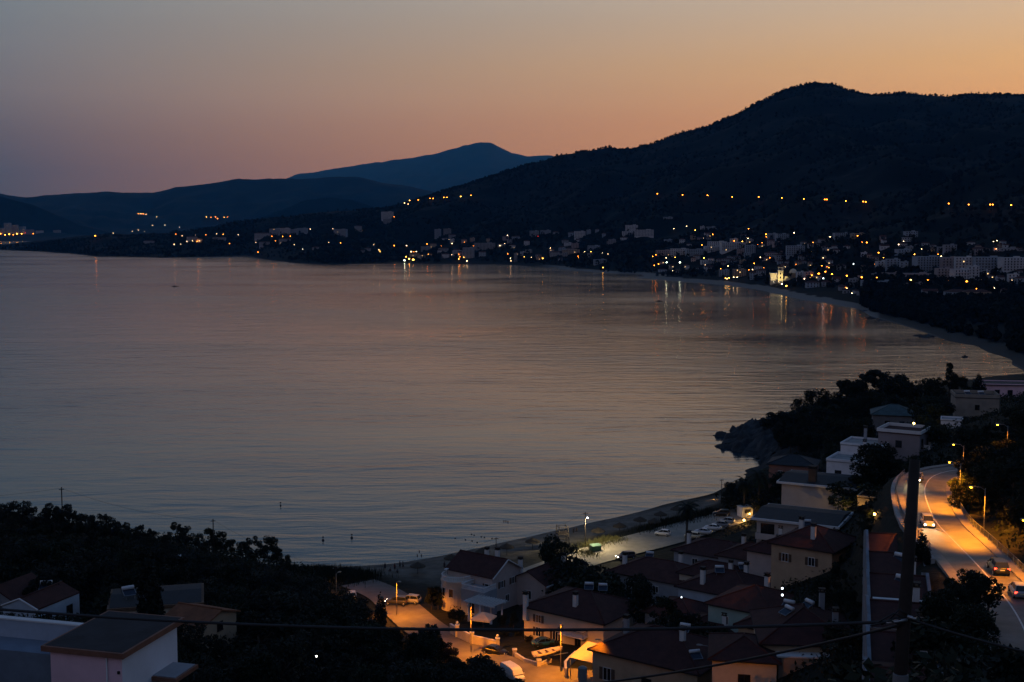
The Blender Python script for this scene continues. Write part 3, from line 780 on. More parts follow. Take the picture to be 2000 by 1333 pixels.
# ------------------------------------------------------------------ vegetation prototypes
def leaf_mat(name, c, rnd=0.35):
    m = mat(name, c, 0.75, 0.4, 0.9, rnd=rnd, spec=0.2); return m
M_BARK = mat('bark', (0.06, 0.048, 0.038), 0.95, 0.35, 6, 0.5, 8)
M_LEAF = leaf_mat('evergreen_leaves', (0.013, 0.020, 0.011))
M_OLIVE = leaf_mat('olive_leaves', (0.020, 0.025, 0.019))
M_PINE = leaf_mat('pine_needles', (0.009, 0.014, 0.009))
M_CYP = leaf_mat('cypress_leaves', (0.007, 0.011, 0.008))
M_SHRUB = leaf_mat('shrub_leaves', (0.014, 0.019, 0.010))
M_DRY = leaf_mat('dry_grass', (0.12, 0.115, 0.045))
def leaves(centres, radii, n, size, rng, squash=0.8, shell=0.55):
    C = np.asarray(centres, float); Rr = np.asarray(radii, float)
    w = Rr ** 2; k = rng.choice(len(C), n, p=w / w.sum())
    d = rng.normal(size=(n, 3)); d /= np.linalg.norm(d, axis=1, keepdims=True)
    rad = (shell + (1 - shell) * rng.random(n) ** 0.6)
    P = C[k] + d * (rad * Rr[k])[:, None] * np.array([1, 1, squash])
    u = rng.normal(size=(n, 3)); u /= np.linalg.norm(u, axis=1, keepdims=True)
    v = np.cross(u, d + rng.normal(size=(n, 3)) * 0.6); v /= np.linalg.norm(v, axis=1, keepdims=True) + 1e-9
    s = size * (0.6 + 0.8 * rng.random(n))[:, None]
    V = np.stack([P - u * s, P - v * s * 0.55, P + u * s, P + v * s * 0.55], 1).reshape(-1, 3)
    F = np.arange(4 * n).reshape(-1, 4)
    return V, F
PROTO = {}
def proto_tree(kind, var):
    rng = np.random.default_rng(hash(kind) % 1000 + var * 17 if False else {'broad': 100, 'olive': 200, 'pine': 300, 'cypress': 400, 'bush': 500}[kind] + var)
    tr = MB(); cs = []; rs = []
    if kind in ('broad', 'olive'):           # unit height about 1
        lean = rng.normal(0, 0.04, 2); tr.tube([(0, 0, -0.15), (lean[0] * .4, lean[1] * .4, 0.2), (lean[0], lean[1], 0.45)], [0.035, 0.026, 0.018], 7)
        for i in range(6):
            a = rng.random() * 6.28; l = rng.uniform(.16, .32); z0 = rng.uniform(.2, .42)
            e = (lean[0] + math.cos(a) * l, lean[1] + math.sin(a) * l, z0 + rng.uniform(.1, .3)); tr.tube([(lean[0] * z0 / .45, lean[1] * z0 / .45, z0), e], [0.012, 0.005], 5)
        for i in range(20):
            a = rng.random() * 6.28; l = 0.38 * math.sqrt(rng.random()); z = rng.uniform(.2, .88); k = 1 - ((z - .5) / .5) ** 2
            cs.append((math.cos(a) * l * max(.35, k), math.sin(a) * l * max(.35, k), z)); rs.append(rng.uniform(.06, .19))
        n, size = 3200, 0.026
    elif kind == 'pine':
        tr.tube([(0, 0, -0.15), (.01, .01, .4), (.03, 0, .85)], [0.028, 0.02, 0.008], 7)
        for i in range(15):
            z = rng.uniform(.38, .97); a = rng.random() * 6.28; l = rng.uniform(.08, .36) * (1.15 - z * .75)
            cs.append((math.cos(a) * l, math.sin(a) * l, z)); rs.append(rng.uniform(.06, .12)); tr.tube([(0, 0, z - .06), (math.cos(a) * l, math.sin(a) * l, z)], [0.009, 0.004], 5)
        n, size = 2400, 0.024
    elif kind == 'cypress':
        tr.tube([(0, 0, -0.15), (0, 0, .5)], [0.02, 0.01], 6)
        for i in range(18):
            z = .08 + .9 * i / 18; r = .11 * math.sin(math.pi * min(1, (z + .12)) ** .8) ** .7 + .015; cs.append((rng.normal(0, .012), rng.normal(0, .012), z)); rs.append(r)
        n, size = 2000, 0.02
    else:
        for i in range(4):
            a = i * 1.6 + rng.random(); tr.tube([(0, 0, -0.1), (math.cos(a) * .2, math.sin(a) * .2, .4)], [0.02, 0.008], 5)
        for i in range(12):
            a = rng.random() * 6.28; l = .5 * math.sqrt(rng.random()); cs.append((math.cos(a) * l, math.sin(a) * l, rng.uniform(.25, .72))); rs.append(rng.uniform(.16, .28))
        n, size = 1800, 0.045
    V, F = leaves(cs, rs, n, size, rng)
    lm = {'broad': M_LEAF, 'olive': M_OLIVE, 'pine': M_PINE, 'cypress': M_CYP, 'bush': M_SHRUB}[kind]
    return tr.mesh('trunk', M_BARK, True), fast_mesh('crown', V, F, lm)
for k in ('broad', 'olive', 'pine', 'cypress', 'bush'): PROTO[k] = [proto_tree(k, v) for v in range(7)]
TREE_NAME = {'broad': 'broadleaf_tree', 'olive': 'olive_tree', 'pine': 'pine_tree', 'cypress': 'cypress_tree', 'bush': 'shrub'}
TREE_CAT = {'broad': 'tree', 'olive': 'tree', 'pine': 'tree', 'cypress': 'tree', 'bush': 'shrub'}
def plant(kind, x, y, h, wide, key, text, group):
    z = ground(x, y) - 0.05
    t = thing(TREE_NAME[kind], text, TREE_CAT[kind], (x, y, z), random.random() * 6.28, group)
    tm, cm = random.choice(PROTO[kind])
    s = (h * wide * random.uniform(.85, 1.2), h * wide * random.uniform(.85, 1.2), h)
    link('trunk' if kind != 'bush' else 'stem', tm, t, sc=s); link('crown' if kind != 'bush' else 'foliage', cm, t, sc=s)
    series(key, t, text)
    return t
def plant_top(kind, px, pytop, d, wide, key, text, group):   # a tree whose top is seen at this pixel, standing at depth d
    p = Wd(px, pytop, d); g = ground(p.x, p.y)
    h = p.z - g
    if h < 1.2: h = 1.2
    return plant(kind, p.x, p.y, h, wide, key, text, group)

# palm: trunk with ring scars and feathered fronds
def palm(px, pybase, pytop, zb, key, text, group='palm trees near the beach'):
    b = G(px, pybase, zb); g = ground(b.x, b.y); top = Wd(px, pytop, b.y); h = top.z - g
    t = thing('palm_tree', text, 'palm tree', (b.x, b.y, g), 0, group); series(key, t, text)
    rng = random.Random(int(px))
    th = h * 0.80
    tr = MB(); pts = []; rad = []
    for i in range(16):
        f = i / 15; pts.append((0.25 * math.sin(f * 1.3), 0.1 * f, -0.3 + (th + .3) * f)); rad.append(0.30 - 0.10 * f + (0.03 if i % 2 else 0))
    tr.tube(pts, rad, 9).build('trunk', M_BARK, t, True)
    hx, hy, hz = pts[-1]
    for k in range(30):
        a = k * 2.4 + rng.random() * .4; el = 1.25 - 1.9 * (k / 30); ln = h * 0.30 * rng.uniform(.85, 1.1)
        mb = MB(); prev = None; c = Vector((hx, hy, hz)); e = el
        P = [c.copy()]
        for s in range(7):
            c = c + Vector((math.cos(a) * math.cos(e), math.sin(a) * math.cos(e), math.sin(e))) * ln / 7; e -= 0.24; P.append(c.copy())
        mb.tube(P, [0.05 - .006 * i for i in range(8)], 4, False)
        for i in range(1, 8):
            tdir = (P[i] - P[i - 1]).normalized(); side = tdir.cross(Vector((0, 0, 1)));
            side = side.normalized() if side.length > .01 else Vector((1, 0, 0))
            for q in (0.0, 0.33, 0.66):
                o = P[i - 1].lerp(P[i], q)
                for sg in (-1, 1):
                    lw = ln * 0.20 * (1 - .5 * abs(i / 7 - .45)); tip = o + side * sg * lw + tdir * lw * .7 - Vector((0, 0, lw * .35)); w = tdir * 0.09
                    mb.poly([o - w, o + w, tip], [(0, 1, 2)])
        mb.build('frond', M_LEAF, t)
    return t

# ------------------------------------------------------------------ vehicles
def car_paint(name, c): return mat('car_paint_' + name, c, 0.3, 0.05, 2, spec=0.6)
M_TYRE = mat('tyre_rubber', (0.02, 0.02, 0.02), 0.9, 0.2, 5)
M_RIM = mat('wheel_rim', (0.45, 0.45, 0.46), 0.35, 0.1, 5, metal=0.8)
M_CGLASS = mat('car_glass', (0.015, 0.018, 0.022), 0.08, 0.1, 1, spec=0.7)
M_HEADOFF = mat('headlight_lens', (0.5, 0.5, 0.5), 0.15, 0.1, 3, spec=0.6)
M_TAILOFF = mat('tail_lens', (0.25, 0.01, 0.01), 0.2, 0.1, 3, spec=0.6)
M_HEADON = emit('headlight_lit', (1.0, 0.86, 0.62), 90.0)
M_TAILON = emit('tail_light_lit', (1.0, 0.05, 0.02), 10.0)
M_PLATE = mat('number_plate', (0.7, 0.66, 0.4), 0.5, 0.05, 3)
CARMESH = {}
def car_meshes(kind):
    if kind in CARMESH: return CARMESH[kind]
    # stations along x (front +x): (x, z_bottom, z_top, half width)
    if kind == 'hatch': body = [(-1.95, .45, .80, .70), (-1.85, .30, .95, .80), (-1.3, .22, 1.0, .84), (0, .20, .98, .85), (.9, .22, .95, .84), (1.5, .24, .82, .80), (1.88, .30, .68, .70), (1.95, .42, .58, .60)]; cab = [(-1.80, .94, .70, 0), (-1.45, 1.46, .60, 1), (-.3, 1.52, .62, 1), (.25, 1.46, .60, 1), (1.05, .95, .72, 0)]
    elif kind == 'suv': body = [(-2.25, .55, .95, .80), (-2.15, .38, 1.10, .90), (-1.4, .32, 1.12, .93), (0, .30, 1.1, .94), (1.1, .32, 1.08, .92), (1.8, .34, .98, .88), (2.15, .40, .86, .80), (2.25, .52, .72, .70)]; cab = [(-2.12, 1.08, .78, 0), (-1.85, 1.66, .66, 1), (-.4, 1.74, .68, 1), (.3, 1.66, .66, 1), (1.15, 1.08, .80, 0)]
    elif kind == 'van': body = [(-2.5, .55, 1.2, .90), (-2.45, .38, 2.05, .95), (-1.0, .34, 2.12, .97), (.6, .34, 2.12, .97), (1.25, .34, 1.95, .95), (1.75, .36, 1.22, .93), (2.3, .40, 1.02, .86), (2.45, .52, .82, .74)]; cab = [(1.18, 1.25, .90, 0), (1.28, 1.90, .84, 1), (1.34, 1.88, .82, 1), (1.78, 1.28, .88, 1), (1.86, 1.22, .86, 0)]
    else: body = [(-2.2, .45, .85, .72), (-2.1, .30, .98, .83), (-1.3, .22, 1.0, .87), (0, .20, .98, .88), (1.0, .22, .95, .87), (1.7, .24, .84, .82), (2.1, .30, .70, .72), (2.2, .42, .60, .60)]; cab = [(-1.75, .97, .74, 0), (-1.0, 1.40, .62, 1), (-.2, 1.46, .64, 1), (.25, 1.41, .62, 1), (1.15, .96, .75, 0)]
    b = MB(); b.loft([[(x, -w * .82, z0), (x, -w, z0 + (z1 - z0) * .35), (x, -w * .97, z0 + (z1 - z0) * .8), (x, -w * .84, z1), (x, w * .84, z1), (x, w * .97, z0 + (z1 - z0) * .8), (x, w, z0 + (z1 - z0) * .35), (x, w * .82, z0)] for x, z0, z1, w in body])
    zb = cab[0][1] - .06
    c = MB(); c.loft([[(x, -w - (.10 if up else .0), zb), (x, -w, z), (x, w, z), (x, w + (.10 if up else .0), zb)] for x, z, w, up in cab])
    r = MB(); s = [q for q in cab if q[3]]
    r.loft([[(x - (.02 if i == 0 else -.02 if i == len(s) - 1 else 0), -w - .015, z - .05), (x, -w + .04, z + .03), (x, w - .04, z + .03), (x, w + .015, z - .05)] for i, (x, z, w, u) in enumerate(s)])
    # pillars
    for sg in (-1, 1):
        for p, q in zip(cab[:-1], cab[1:]):
            if p[3] != q[3]: r.tube([(p[0], sg * (p[2] + .01), p[1]), (q[0], sg * (q[2] + .01), q[1])], 0.045, 5)
        m_ = s[1] if len(s) > 1 else s[0]; r.tube([(m_[0], sg * (m_[2] + .09), zb), (m_[0], sg * (m_[2] + .01), m_[1])], 0.045, 5)
    rr = .31 if kind in ('hatch', 'sedan') else .36
    ty = MB(); M = Matrix.Rotation(math.pi / 2, 4, 'X'); ty.lathe([(rr * .62, -.1), (rr * .95, -.1), (rr, -.06), (rr, .06), (rr * .95, .1), (rr * .62, .1)], 14).xf(M)
    ri = MB(); ri.lathe([(.05, -.112), (rr * .6, -.105), (rr * .63, -.085), (rr * .63, .085), (rr * .6, .105), (.05, .112)], 10).xf(M)
    L = body[-1][0]; fx = body[-2][0]; wf = body[-2][3]; zf = body[-2][2]
    hd = MB(); hd.sphere((0, 0, 0), .15, 8, 5, .75)
    tl = MB(); tl.box(-.05, .05, -.13, .13, -.09, .09)
    CARMESH[kind] = dict(body=b, cab=c.mesh('windows', M_CGLASS), roof=r, tyre=ty.mesh('tyre', M_TYRE, True), rim=ri.mesh('rim', M_RIM, True), hd=hd, tl=tl, bodyst=body, rr=rr)
    return CARMESH[kind]
def car(label, kind, colname, col, loc, heading, head=False, tail=False, group='vehicles', name='car', cat='car', beam=0.0):
    m = car_meshes(kind); t = thing(name, label, cat, loc, heading, group)
    key = (kind, colname)
    pm = car_paint(colname, col)
    if key not in CARMESH: CARMESH[key] = (m['body'].mesh('body', pm, kind != 'van'), m['roof'].mesh('roof', pm, False), m['hd'].mesh('headlight', M_HEADOFF, True), m['tl'].mesh('tail_light', M_TAILOFF))
    if 'on' not in CARMESH: CARMESH['on'] = (m['hd'].mesh('headlight_on', M_HEADON, True), m['tl'].mesh('tail_light_on', M_TAILON))
    bm, rm, hm, tm = CARMESH[key]; st = m['bodyst']; rr = m['rr']
    link('body', bm, t); link('roof', rm, t); link('windows', m['cab'], t)
    wx = st[-2][0] - .52
    for x in (wx, -wx + (.05 if kind != 'van' else .25)):
        for s in (-1, 1):
            w = link('wheel', m['tyre'], t, (x, s * (st[3][3] - .1), rr)); link('rim', m['rim'], w)
    hz = st[-2][2] - .12; fx = st[-2][0] - .02
    for s in (-1, 1):
        link('headlight', CARMESH['on'][0] if head else hm, t, (fx, s * (st[-2][3] - .16), hz))
        link('tail_light', CARMESH['on'][1] if tail else tm, t, (st[1][0] - .03, s * (st[1][3] - .16), st[1][2] - .14))
        mi = MB(); mi.box(-.06, .06, -.09, .09, -.06, .06); link('mirror', mi.mesh('mirror', pm), t, (.72 if kind != 'van' else 1.5, s * (st[3][3] + .07), st[3][2] + .04 if kind != 'van' else 1.3))
    pl = MB(); pl.box(-.015, .015, -.26, .26, -.06, .06); link('number_plate', pl.mesh('number_plate', M_PLATE), t, (st[0][0] - .016, 0, st[0][2] - .12)); link('number_plate', pl.mesh('number_plate', M_PLATE), t, (st[-1][0] + .016, 0, st[-1][1] + .06))
    if beam:
        for s in (-1, 1):
            ld = bpy.data.lights.new('headlight_beam', 'SPOT'); ld.energy = beam; ld.color = (1, .74, .36); ld.spot_size = R(44); ld.spot_blend = 0.9; ld.shadow_soft_size = 0.06
            lo = bpy.data.objects.new('headlight_beam', ld); COL.objects.link(lo); lo.parent = t; lo.location = (fx + .35, s * (st[-2][3] - .16), hz)
            lo.rotation_euler = (0, R(90 - 84) - math.pi / 2 + 0.0, 0) if False else (Vector((1, 0, -0.07)).to_track_quat('-Z', 'Z').to_euler())
    return t

# ------------------------------------------------------------------ street lamps
SODIUM = (1.0, 0.295, 0.006)
HALO = {}
def near_lamp(label, base, h, arm, heading, power, color=SODIUM, m_pole=None, group='street lamps', spot=150, glow=30.0, name='street_lamp', r0=.085):
    t = thing(name, label, 'street lamp', base, heading, group)
    p = MB(); p.tube([(0, 0, -.3), (0, 0, h * .5), (0, 0, h)], [r0, r0 * .8, r0 * .6], 8); p.build('pole', m_pole or M_STEEL, t, True)
    if arm > 0:
        a = MB(); a.tube([(0, 0, h - .3), (arm * .4, 0, h + .15), (arm, 0, h + .25)], [.045, .04, .035], 6); a.build('arm', m_pole or M_STEEL, t, True)
    hd = MB(); hd.loft([[(arm + x, -w, h + .25 + z0), (arm + x, w, h + .25 + z0), (arm + x, w * .6, h + .25 + z1), (arm + x, -w * .6, h + .25 + z1)] for x, w, z0, z1 in ((-.1, .08, -.04, .05), (.2, .17, -.06, .12), (.55, .17, -.06, .12), (.75, .08, -.03, .05))])
    ho = hd.build('lamp_head', m_pole or M_STEEL, t)
    g = MB(); g.sphere((arm + .38, 0, h + .17), .17 if glow > 10 else .12, 10, 5, .55 if glow > 10 else .25)
    key = tuple(color)
    g.build('lamp_glass', emit('lamp_glow_%d_%d_%d_%d' % (*[int(c * 255) for c in color], int(glow)), (color[0], color[1] * 1.5, color[2] * 3), glow), ho, True)
    if power:
        ld = bpy.data.lights.new('lamp_light', 'SPOT'); ld.energy = power; ld.color = color; ld.spot_size = R(spot); ld.spot_blend = 0.35; ld.shadow_soft_size = 0.12
        lo = bpy.data.objects.new('lamp_light', ld); COL.objects.link(lo); lo.parent = t; lo.location = (arm + .38, 0, h + .02); lo.rotation_euler = (0, 0, 0)
    return t
def glow_point(name, label, loc, r, col, strength, power=0, cat='lamp', group=None):
    t = thing(name, label, cat, loc, 0, group)
    MB().tube([(0, 0, -.4), (0, 0, .02)], .04, 6).build('post', M_BLACK, t, True)
    MB().sphere((0, 0, .1), r, 10, 6).build('globe', emit('globe_%s_%d' % ('_'.join(str(int(c * 100)) for c in col), strength), col, strength), t, True)
    if power:
        ld = bpy.data.lights.new('lamp_light', 'POINT'); ld.energy = power; ld.color = col; ld.shadow_soft_size = r
        lo = bpy.data.objects.new('lamp_light', ld); COL.objects.link(lo); lo.parent = t; lo.location = (0, 0, .1 + r + .03)
    return t
# ------------------------------------------------------------------ near houses
def at(px, d, z): p = PX(px, d, z); return p.x, p.y, z
V = M_TRIM
# beach house with the gable and round balcony tower
x, y, z = at(945, 240, 4)
h1 = house('cream two-storey beach house with dark gable and round balcony tower', x, y, z, 11, 9, 7.0, roof='gable', rh=2.4, ov=0.5, wall=M_PINK if False else mat('rosy_render', (0.50, 0.40, 0.36), 0.85, 0.12, 0.5),
           windows=[('E', -1.5, 4.2, 1.0, 1.3, 'shut'), ('E', 2.2, 4.2, 1.0, 1.3, 'shut'), ('E', 0.3, 1.0, 1.2, 1.4, 'plain'), ('S', 4.2, 3.8, 0.9, 1.6, 'shut')], chimneys=[(2.2, 1.6, 7.6, 10.6), (-1.5, 3.0, 7.2, 9.8)])
tw = MB(); tw.lathe([(3.1, -3), (3.1, 5.3), (3.25, 5.32), (3.25, 5.6), (3.1, 5.62)], 28, (-2.6, -5.2)); tw = tw.build('round_tower', M_CREAM, h1)
_b = [(-2.6 + 3.0 * math.cos(a), -5.2 + 3.0 * math.sin(a)) for a in np.linspace(math.pi * 0.95, math.pi * 2.1, 16)]
balusters(tw, _b, 5.62)
for _a in (-2.4, -1.9, -1.3): 
    f, p, s_ = window_meshes(0.9, 1.6, 'plain'); o = link('tower_window', f, h1, (-2.6 + 3.08 * math.cos(_a), -5.2 + 3.08 * math.sin(_a), 2.6), _a + math.pi / 2); link('pane', p, o)
wg = MB(); wg.box(1.0, 6.6, -8.6, -4.52, -3, 5.0); wg = wg.build('front_wing', M_GREYW, h1)
balusters(wg, [(1.1, -4.7), (1.1, -8.5), (6.5, -8.5), (6.5, -4.7)], 5.02)
f, p, s_ = window_meshes(1.6, 2.0, 'plain'); o = link('window', f, h1, (3.6, -8.602, 0.6)); link('pane', p, o)
po = MB(); po.box(-4.4, 1.0, -4.9, -4.52, 2.6, 2.85); po.build('canopy', M_TRIM, h1)
pc = MB(); pc.prism([(-5.6, -5.6), (-5.0, -5.6), (-5.0, 4.9), (-5.6, 4.9)], 6.9, 7.05); pc.build('eave_board', M_TRIM, h1)
for s in (-1, 1):
    bb = MB(); bb.tube([(6.02, s * 5.0, 6.75), (6.02, 0, 9.5)], 0.14, 5); bb.build('barge_board', M_TRIM, h1)
x, y, z = at(1066, 243, 4)
h2 = house('rosy single-storey wing house with white eaves beside the beach house', x, y, z, 8, 12, 4.7, roof='gable', along='y', rh=2.0, wall=mat('rosy_render', (0.5, 0.4, 0.36)), windows=[('E', -4.2, 1.5, 0.9, 1.6, 'shut'), ('E', -1.6, 1.5, 0.9, 1.6, 'shut'), ('E', 1.2, 1.5, 0.9, 1.6, 'shut'), ('E', 4.0, 1.5, 0.9, 1.6, 'shut'), ('S', 0, 1.2, 1.2, 1.6, 'plain')], chimneys=[(-3.0, -4.6, 4.0, 8.4), (1.8, 3.6, 5.0, 8.2), (-2.6, 5.0, 4.6, 8.6)])
MB().box(4.62, 4.74, -6.6, 6.6, 4.25, 4.55).build('eave_board', M_TRIM, h2)
# pergola, parasol and garden wall on the street
x, y, z = at(948, 226, 5.4)
pg = thing('pergola', 'white beamed pergola in front of the cream beach house', 'pergola', (x, y, z), R(-36))
for sx in (-2.6, 2.6):
    for sy in (-1.7, 1.7):
        c = MB(); c.lathe([(.24, -1.5), (.24, .1), (.17, .12), (.15, 2.6), (.22, 2.62), (.22, 2.75)], 10, (sx, sy)); c.build('column', M_TRIM, pg, True)
for sy in (-1.7, 1.7): MB().box(-3.4, 3.4, sy - .1, sy + .1, 2.76, 3.0).build('beam', M_TRIM, pg)
for i in range(12): MB().box(-3.2 + i * .58 - .06, -3.2 + i * .58 + .06, -2.5, 2.5, 3.003, 3.2).build('slat', M_TRIM, pg)
x, y, z = at(944, 217, 6.0)
gz = thing('garden_parasol', 'pale pyramid parasol glowing orange beside the pergola', 'parasol', (x, y, z), R(-20))
MB().tube([(0, 0, -.5), (0, 0, 3.3)], .05, 8).build('pole', M_DARKW, gz, True)
MB().poly([(-1.9, -1.9, 2.2), (1.9, -1.9, 2.2), (1.9, 1.9, 2.2), (-1.9, 1.9, 2.2), (-.35, -.35, 3.1), (.35, -.35, 3.1), (.35, .35, 3.1), (-.35, .35, 3.1), (0, 0, 3.3), (-1.9, -1.9, 2.0), (1.9, -1.9, 2.0), (1.9, 1.9, 2.0), (-1.9, 1.9, 2.0)],
          [(0, 1, 5, 4), (1, 2, 6, 5), (2, 3, 7, 6), (3, 0, 4, 7), (4, 5, 8), (5, 6, 8), (6, 7, 8), (7, 4, 8), (0, 9, 10, 1), (1, 10, 11, 2), (2, 11, 12, 3), (3, 12, 9, 0)]).build('canopy', mat('parasol_canvas', (0.62, 0.52, 0.38), 0.9, 0.1, 2), gz)
def wall_line(label, pts, h, th, m, pillars=(), globe=False, name='garden_wall', cat='wall', coping=True, depth=1.0):
    t = thing(name, label, cat, pts[0], 0); o = Vector(pts[0])
    P = [Vector(p) - o for p in pts]
    for a, b in zip(P[:-1], P[1:]):
        dv = (b - a); dv.z = 0; n = Vector((-dv.y, dv.x, 0)).normalized() * th / 2
        q = [a - n, b - n, b + n, a + n]
        mb = MB(); mb.prism([(v.x, v.y) for v in q], [a.z - depth, b.z - depth, b.z - depth, a.z - depth], [a.z + h, b.z + h, b.z + h, a.z + h]); mb.build('wall', m, t)
        if coping:
            n2 = n * 1.35; q = [a - n2, b - n2, b + n2, a + n2]
            mb = MB(); mb.prism([(v.x, v.y) for v in q], [a.z + h + .002, b.z + h + .002, b.z + h + .002, a.z + h + .002], [a.z + h + .09, b.z + h + .09, b.z + h + .09, a.z + h + .09]); mb.build('coping', M_TRIM, t)
    for i in pillars:
        p = P[i]; mb = MB(); mb.box(p.x - .32, p.x + .32, p.y - .32, p.y + .32, p.z - depth, p.z + h + .5); pl = mb.build('pillar', m, t)
        mb = MB(); mb.box(p.x - .4, p.x + .4, p.y - .4, p.y + .4, p.z + h + .502, p.z + h + .62); mb.build('pillar_cap', M_TRIM, pl)
        if globe:
            mb = MB(); mb.tube([(p.x, p.y, p.z + h + .6), (p.x, p.y, p.z + h + .8)], .06, 6); mb.sphere((p.x, p.y, p.z + h + 1.0), .24, 10, 6); mb.build('globe_finial', M_TRIM, pl, True)
    return t
wall_line('rendered garden wall with globe-topped pillars by the orange lit street', [G(880, 1235, 5.8), G(893, 1243, 6.2), G(922, 1258, 6.8), G(948, 1264, 6.9), G(972, 1270, 7.0)], 1.5, .3, M_CREAM, (1, 2, 4), True)
wall_line('low white wall with gateposts in front of the dark garden', [G(1005, 1283, 8.0), G(1025, 1296, 8.6), G(1053, 1304, 9.0), G(1076, 1296, 8.8)], 0.7, .28, M_CREAM, (0, 2), False)
wall_line('rendered ramp wall beside the small boat', [G(1105, 1322, 10.2), G(1104, 1308, 9.8), G(1113, 1298, 9.6), G(1125, 1287, 9.4)], 1.2, .3, M_CREAM, (), False)

# village roofs, street grid turned by 36 degrees
def H(label, px, d, z, W, L, Hh, **k): x, y, z = at(px, d, z); return house(label, x, y, z, W, L, Hh, **k)
H('wide hipped clay roof house behind the street pole, with two solar tanks', 1140, 208, 7.6, 16, 13, 5.6, rh=2.6, wall=M_CREAM, windows=[('S', -5, 1.0, 1.0, 1.5, 'shut'), ('S', -1.5, 1.0, 1.0, 1.5, 'shut'), ('S', 3, .4, 1.0, 2.1, 'dark'), ('S', -5, 3.4, 1.0, 1.3, 'shut'), ('E', 0, 3.2, 1.0, 1.3, 'plain'), ('E', 3.5, 3.2, 1.0, 1.3, 'plain')], chimneys=[(-7.4, -6.9, 3.5, 8.0), (1.0, -4.2, 6, 8.8)], heaters=[(-1.0, 3.2, 7.9, R(30)), (0.6, 5.2, 7.5, R(30))], balconies=[('S', 2.5, 2.9, 5.0, 1.6)])
H('long hipped clay roof house facing the car park', 1290, 240, 4.6, 17, 11, 5.4, rh=2.5, wall=M_GREYW, tile=M_TILE2, windows=[('S', -4, 3.0, 1.0, 1.2), ('S', 2, 3.0, 1.0, 1.2), ('E', 2, 3.0, 1.0, 1.2), ('S', 5.5, .5, 1, 2)], chimneys=[(-6.5, -3.0, 5.5, 8.6), (2.5, 3.6, 5.6, 8.8)], heaters=[(-4.5, 3.4, 7.3, R(20))])
H('low hipped house with white awning behind the palm tree', 1405, 258, 4.6, 16, 11, 5.0, rh=2.2, wall=M_GREYW, windows=[('S', -3, 2.6, 1.2, 1.4), ('S', 3, 2.6, 1.2, 1.4), ('E', 0, 2.6, 1, 1.4)], chimneys=[(-6.3, -2.0, 5, 8.4)], heaters=[(5.5, -2.5, 6.6, R(20))], balconies=[('S', 1.5, 2.8, 7, 1.8)])
H('hipped house with pale blue-grey gable wall and long balcony', 1425, 212, 9.0, 14, 12, 6.6, rh=2.6, wall=M_BLUEW, windows=[('E', -3, 3.8, 1.0, 1.6, 'dark'), ('E', 2.0, 3.8, 1.6, 1.9, 'dark'), ('E', 2, 0.6, 1.4, 1.9, 'dark'), ('S', 4.6, 1.0, 1.0, 1.3, 'shut')], chimneys=[(-3.0, -4.6, 7.2, 10.0), (2.0, 2.2, 8, 10.2)], heaters=[(-1.5, -1.2, 9.3, R(30))], balconies=[('E', 0.5, 3.3, 9.0, 1.8), ('S', -1.5, 3.2, 5.0, 1.0)])
H('red roofed house with blue roof hatch and three-sided balcony', 1475, 190, 13.0, 11, 11, 6.5, rh=2.5, wall=M_GREENW, tile=M_TILE2, windows=[('S', 2.5, 3.8, .8, 1.2), ('E', 0, 3.6, 1.4, 1.8, 'dark'), ('S', -2.5, 3.8, .8, 1.2), ('E', 3, .8, 1.0, 1.4)], chimneys=[(0.5, 3.0, 7.5, 10)], balconies=[('E', 0, 3.2, 6, 1.6)])
H('cream hipped house with brown windows below the modern villas', 1588, 203, 19.5, 10.5, 10.5, 6.3, rh=2.7, wall=M_OCHRE, windows=[('S', -2.8, 3.6, 1.0, 1.3, 'shut'), ('S', 1.8, 3.6, 1.0, 1.3, 'shut'), ('E', -1.5, 3.4, 1.0, 1.6, 'dark'), ('E', 2.4, 3.4, 1.0, 1.6, 'dark'), ('E', 0, .6, 1.2, 1.6, 'dark')], chimneys=[(1.2, -3.2, 7.3, 9.7, M_TRIM), (-2.8, 1.4, 7.0, 9.4)], heaters=[(-2.6, 3.0, 8.2, R(25))])
H('dark roofed house with pink side wall and awnings', 1535, 222, 13.5, 11, 10, 6.0, rh=2.4, wall=mat('rosy_render', (0.5, .4, .36)), windows=[('E', -2.8, 3.4, 1.0, 1.5, 'shut'), ('E', 0, 3.4, 1.0, 1.5, 'shut'), ('E', 2.8, 3.4, 1.0, 1.5, 'shut'), ('S', 1, 3.4, 1.0, 1.5, 'dark')], chimneys=[(-2, 2, 7, 9.2)])
H('low red roof house behind the white-walled one', 1400, 232, 6.5, 12, 8, 5.6, rh=2.1, wall=M_CREAM, windows=[('S', -2, 3, 1, 1.2), ('S', 2, 3, 1, 1.2)], chimneys=[(3.8, -2.0, 6.3, 8.8)], heaters=[(4.6, 1.5, 7.2, R(40))])
H('large hipped roof house above the lit awning at the bottom', 1300, 175, 12.0, 17, 13, 5.0, rh=3.0, wall=M_OCHRE, windows=[('S', -6, 1.0, 1.2, 1.8, 'shut'), ('S', 0.5, .4, 1.4, 2.2, 'dark'), ('S', 5.5, 1.2, 1.2, 1.4, 'shut'), ('W', 0, 1.2, 1.2, 1.4, 'shut'), ('E', 0, 2.2, 1.2, 1.4)], chimneys=[(-6.4, -.5, 5.4, 8.6, M_GREYW), (3.5, -1.5, 7.2, 9.0)], heaters=[(2.2, 1.4, 8.0, R(10)), (6.6, -3.4, 6.3, R(50))])
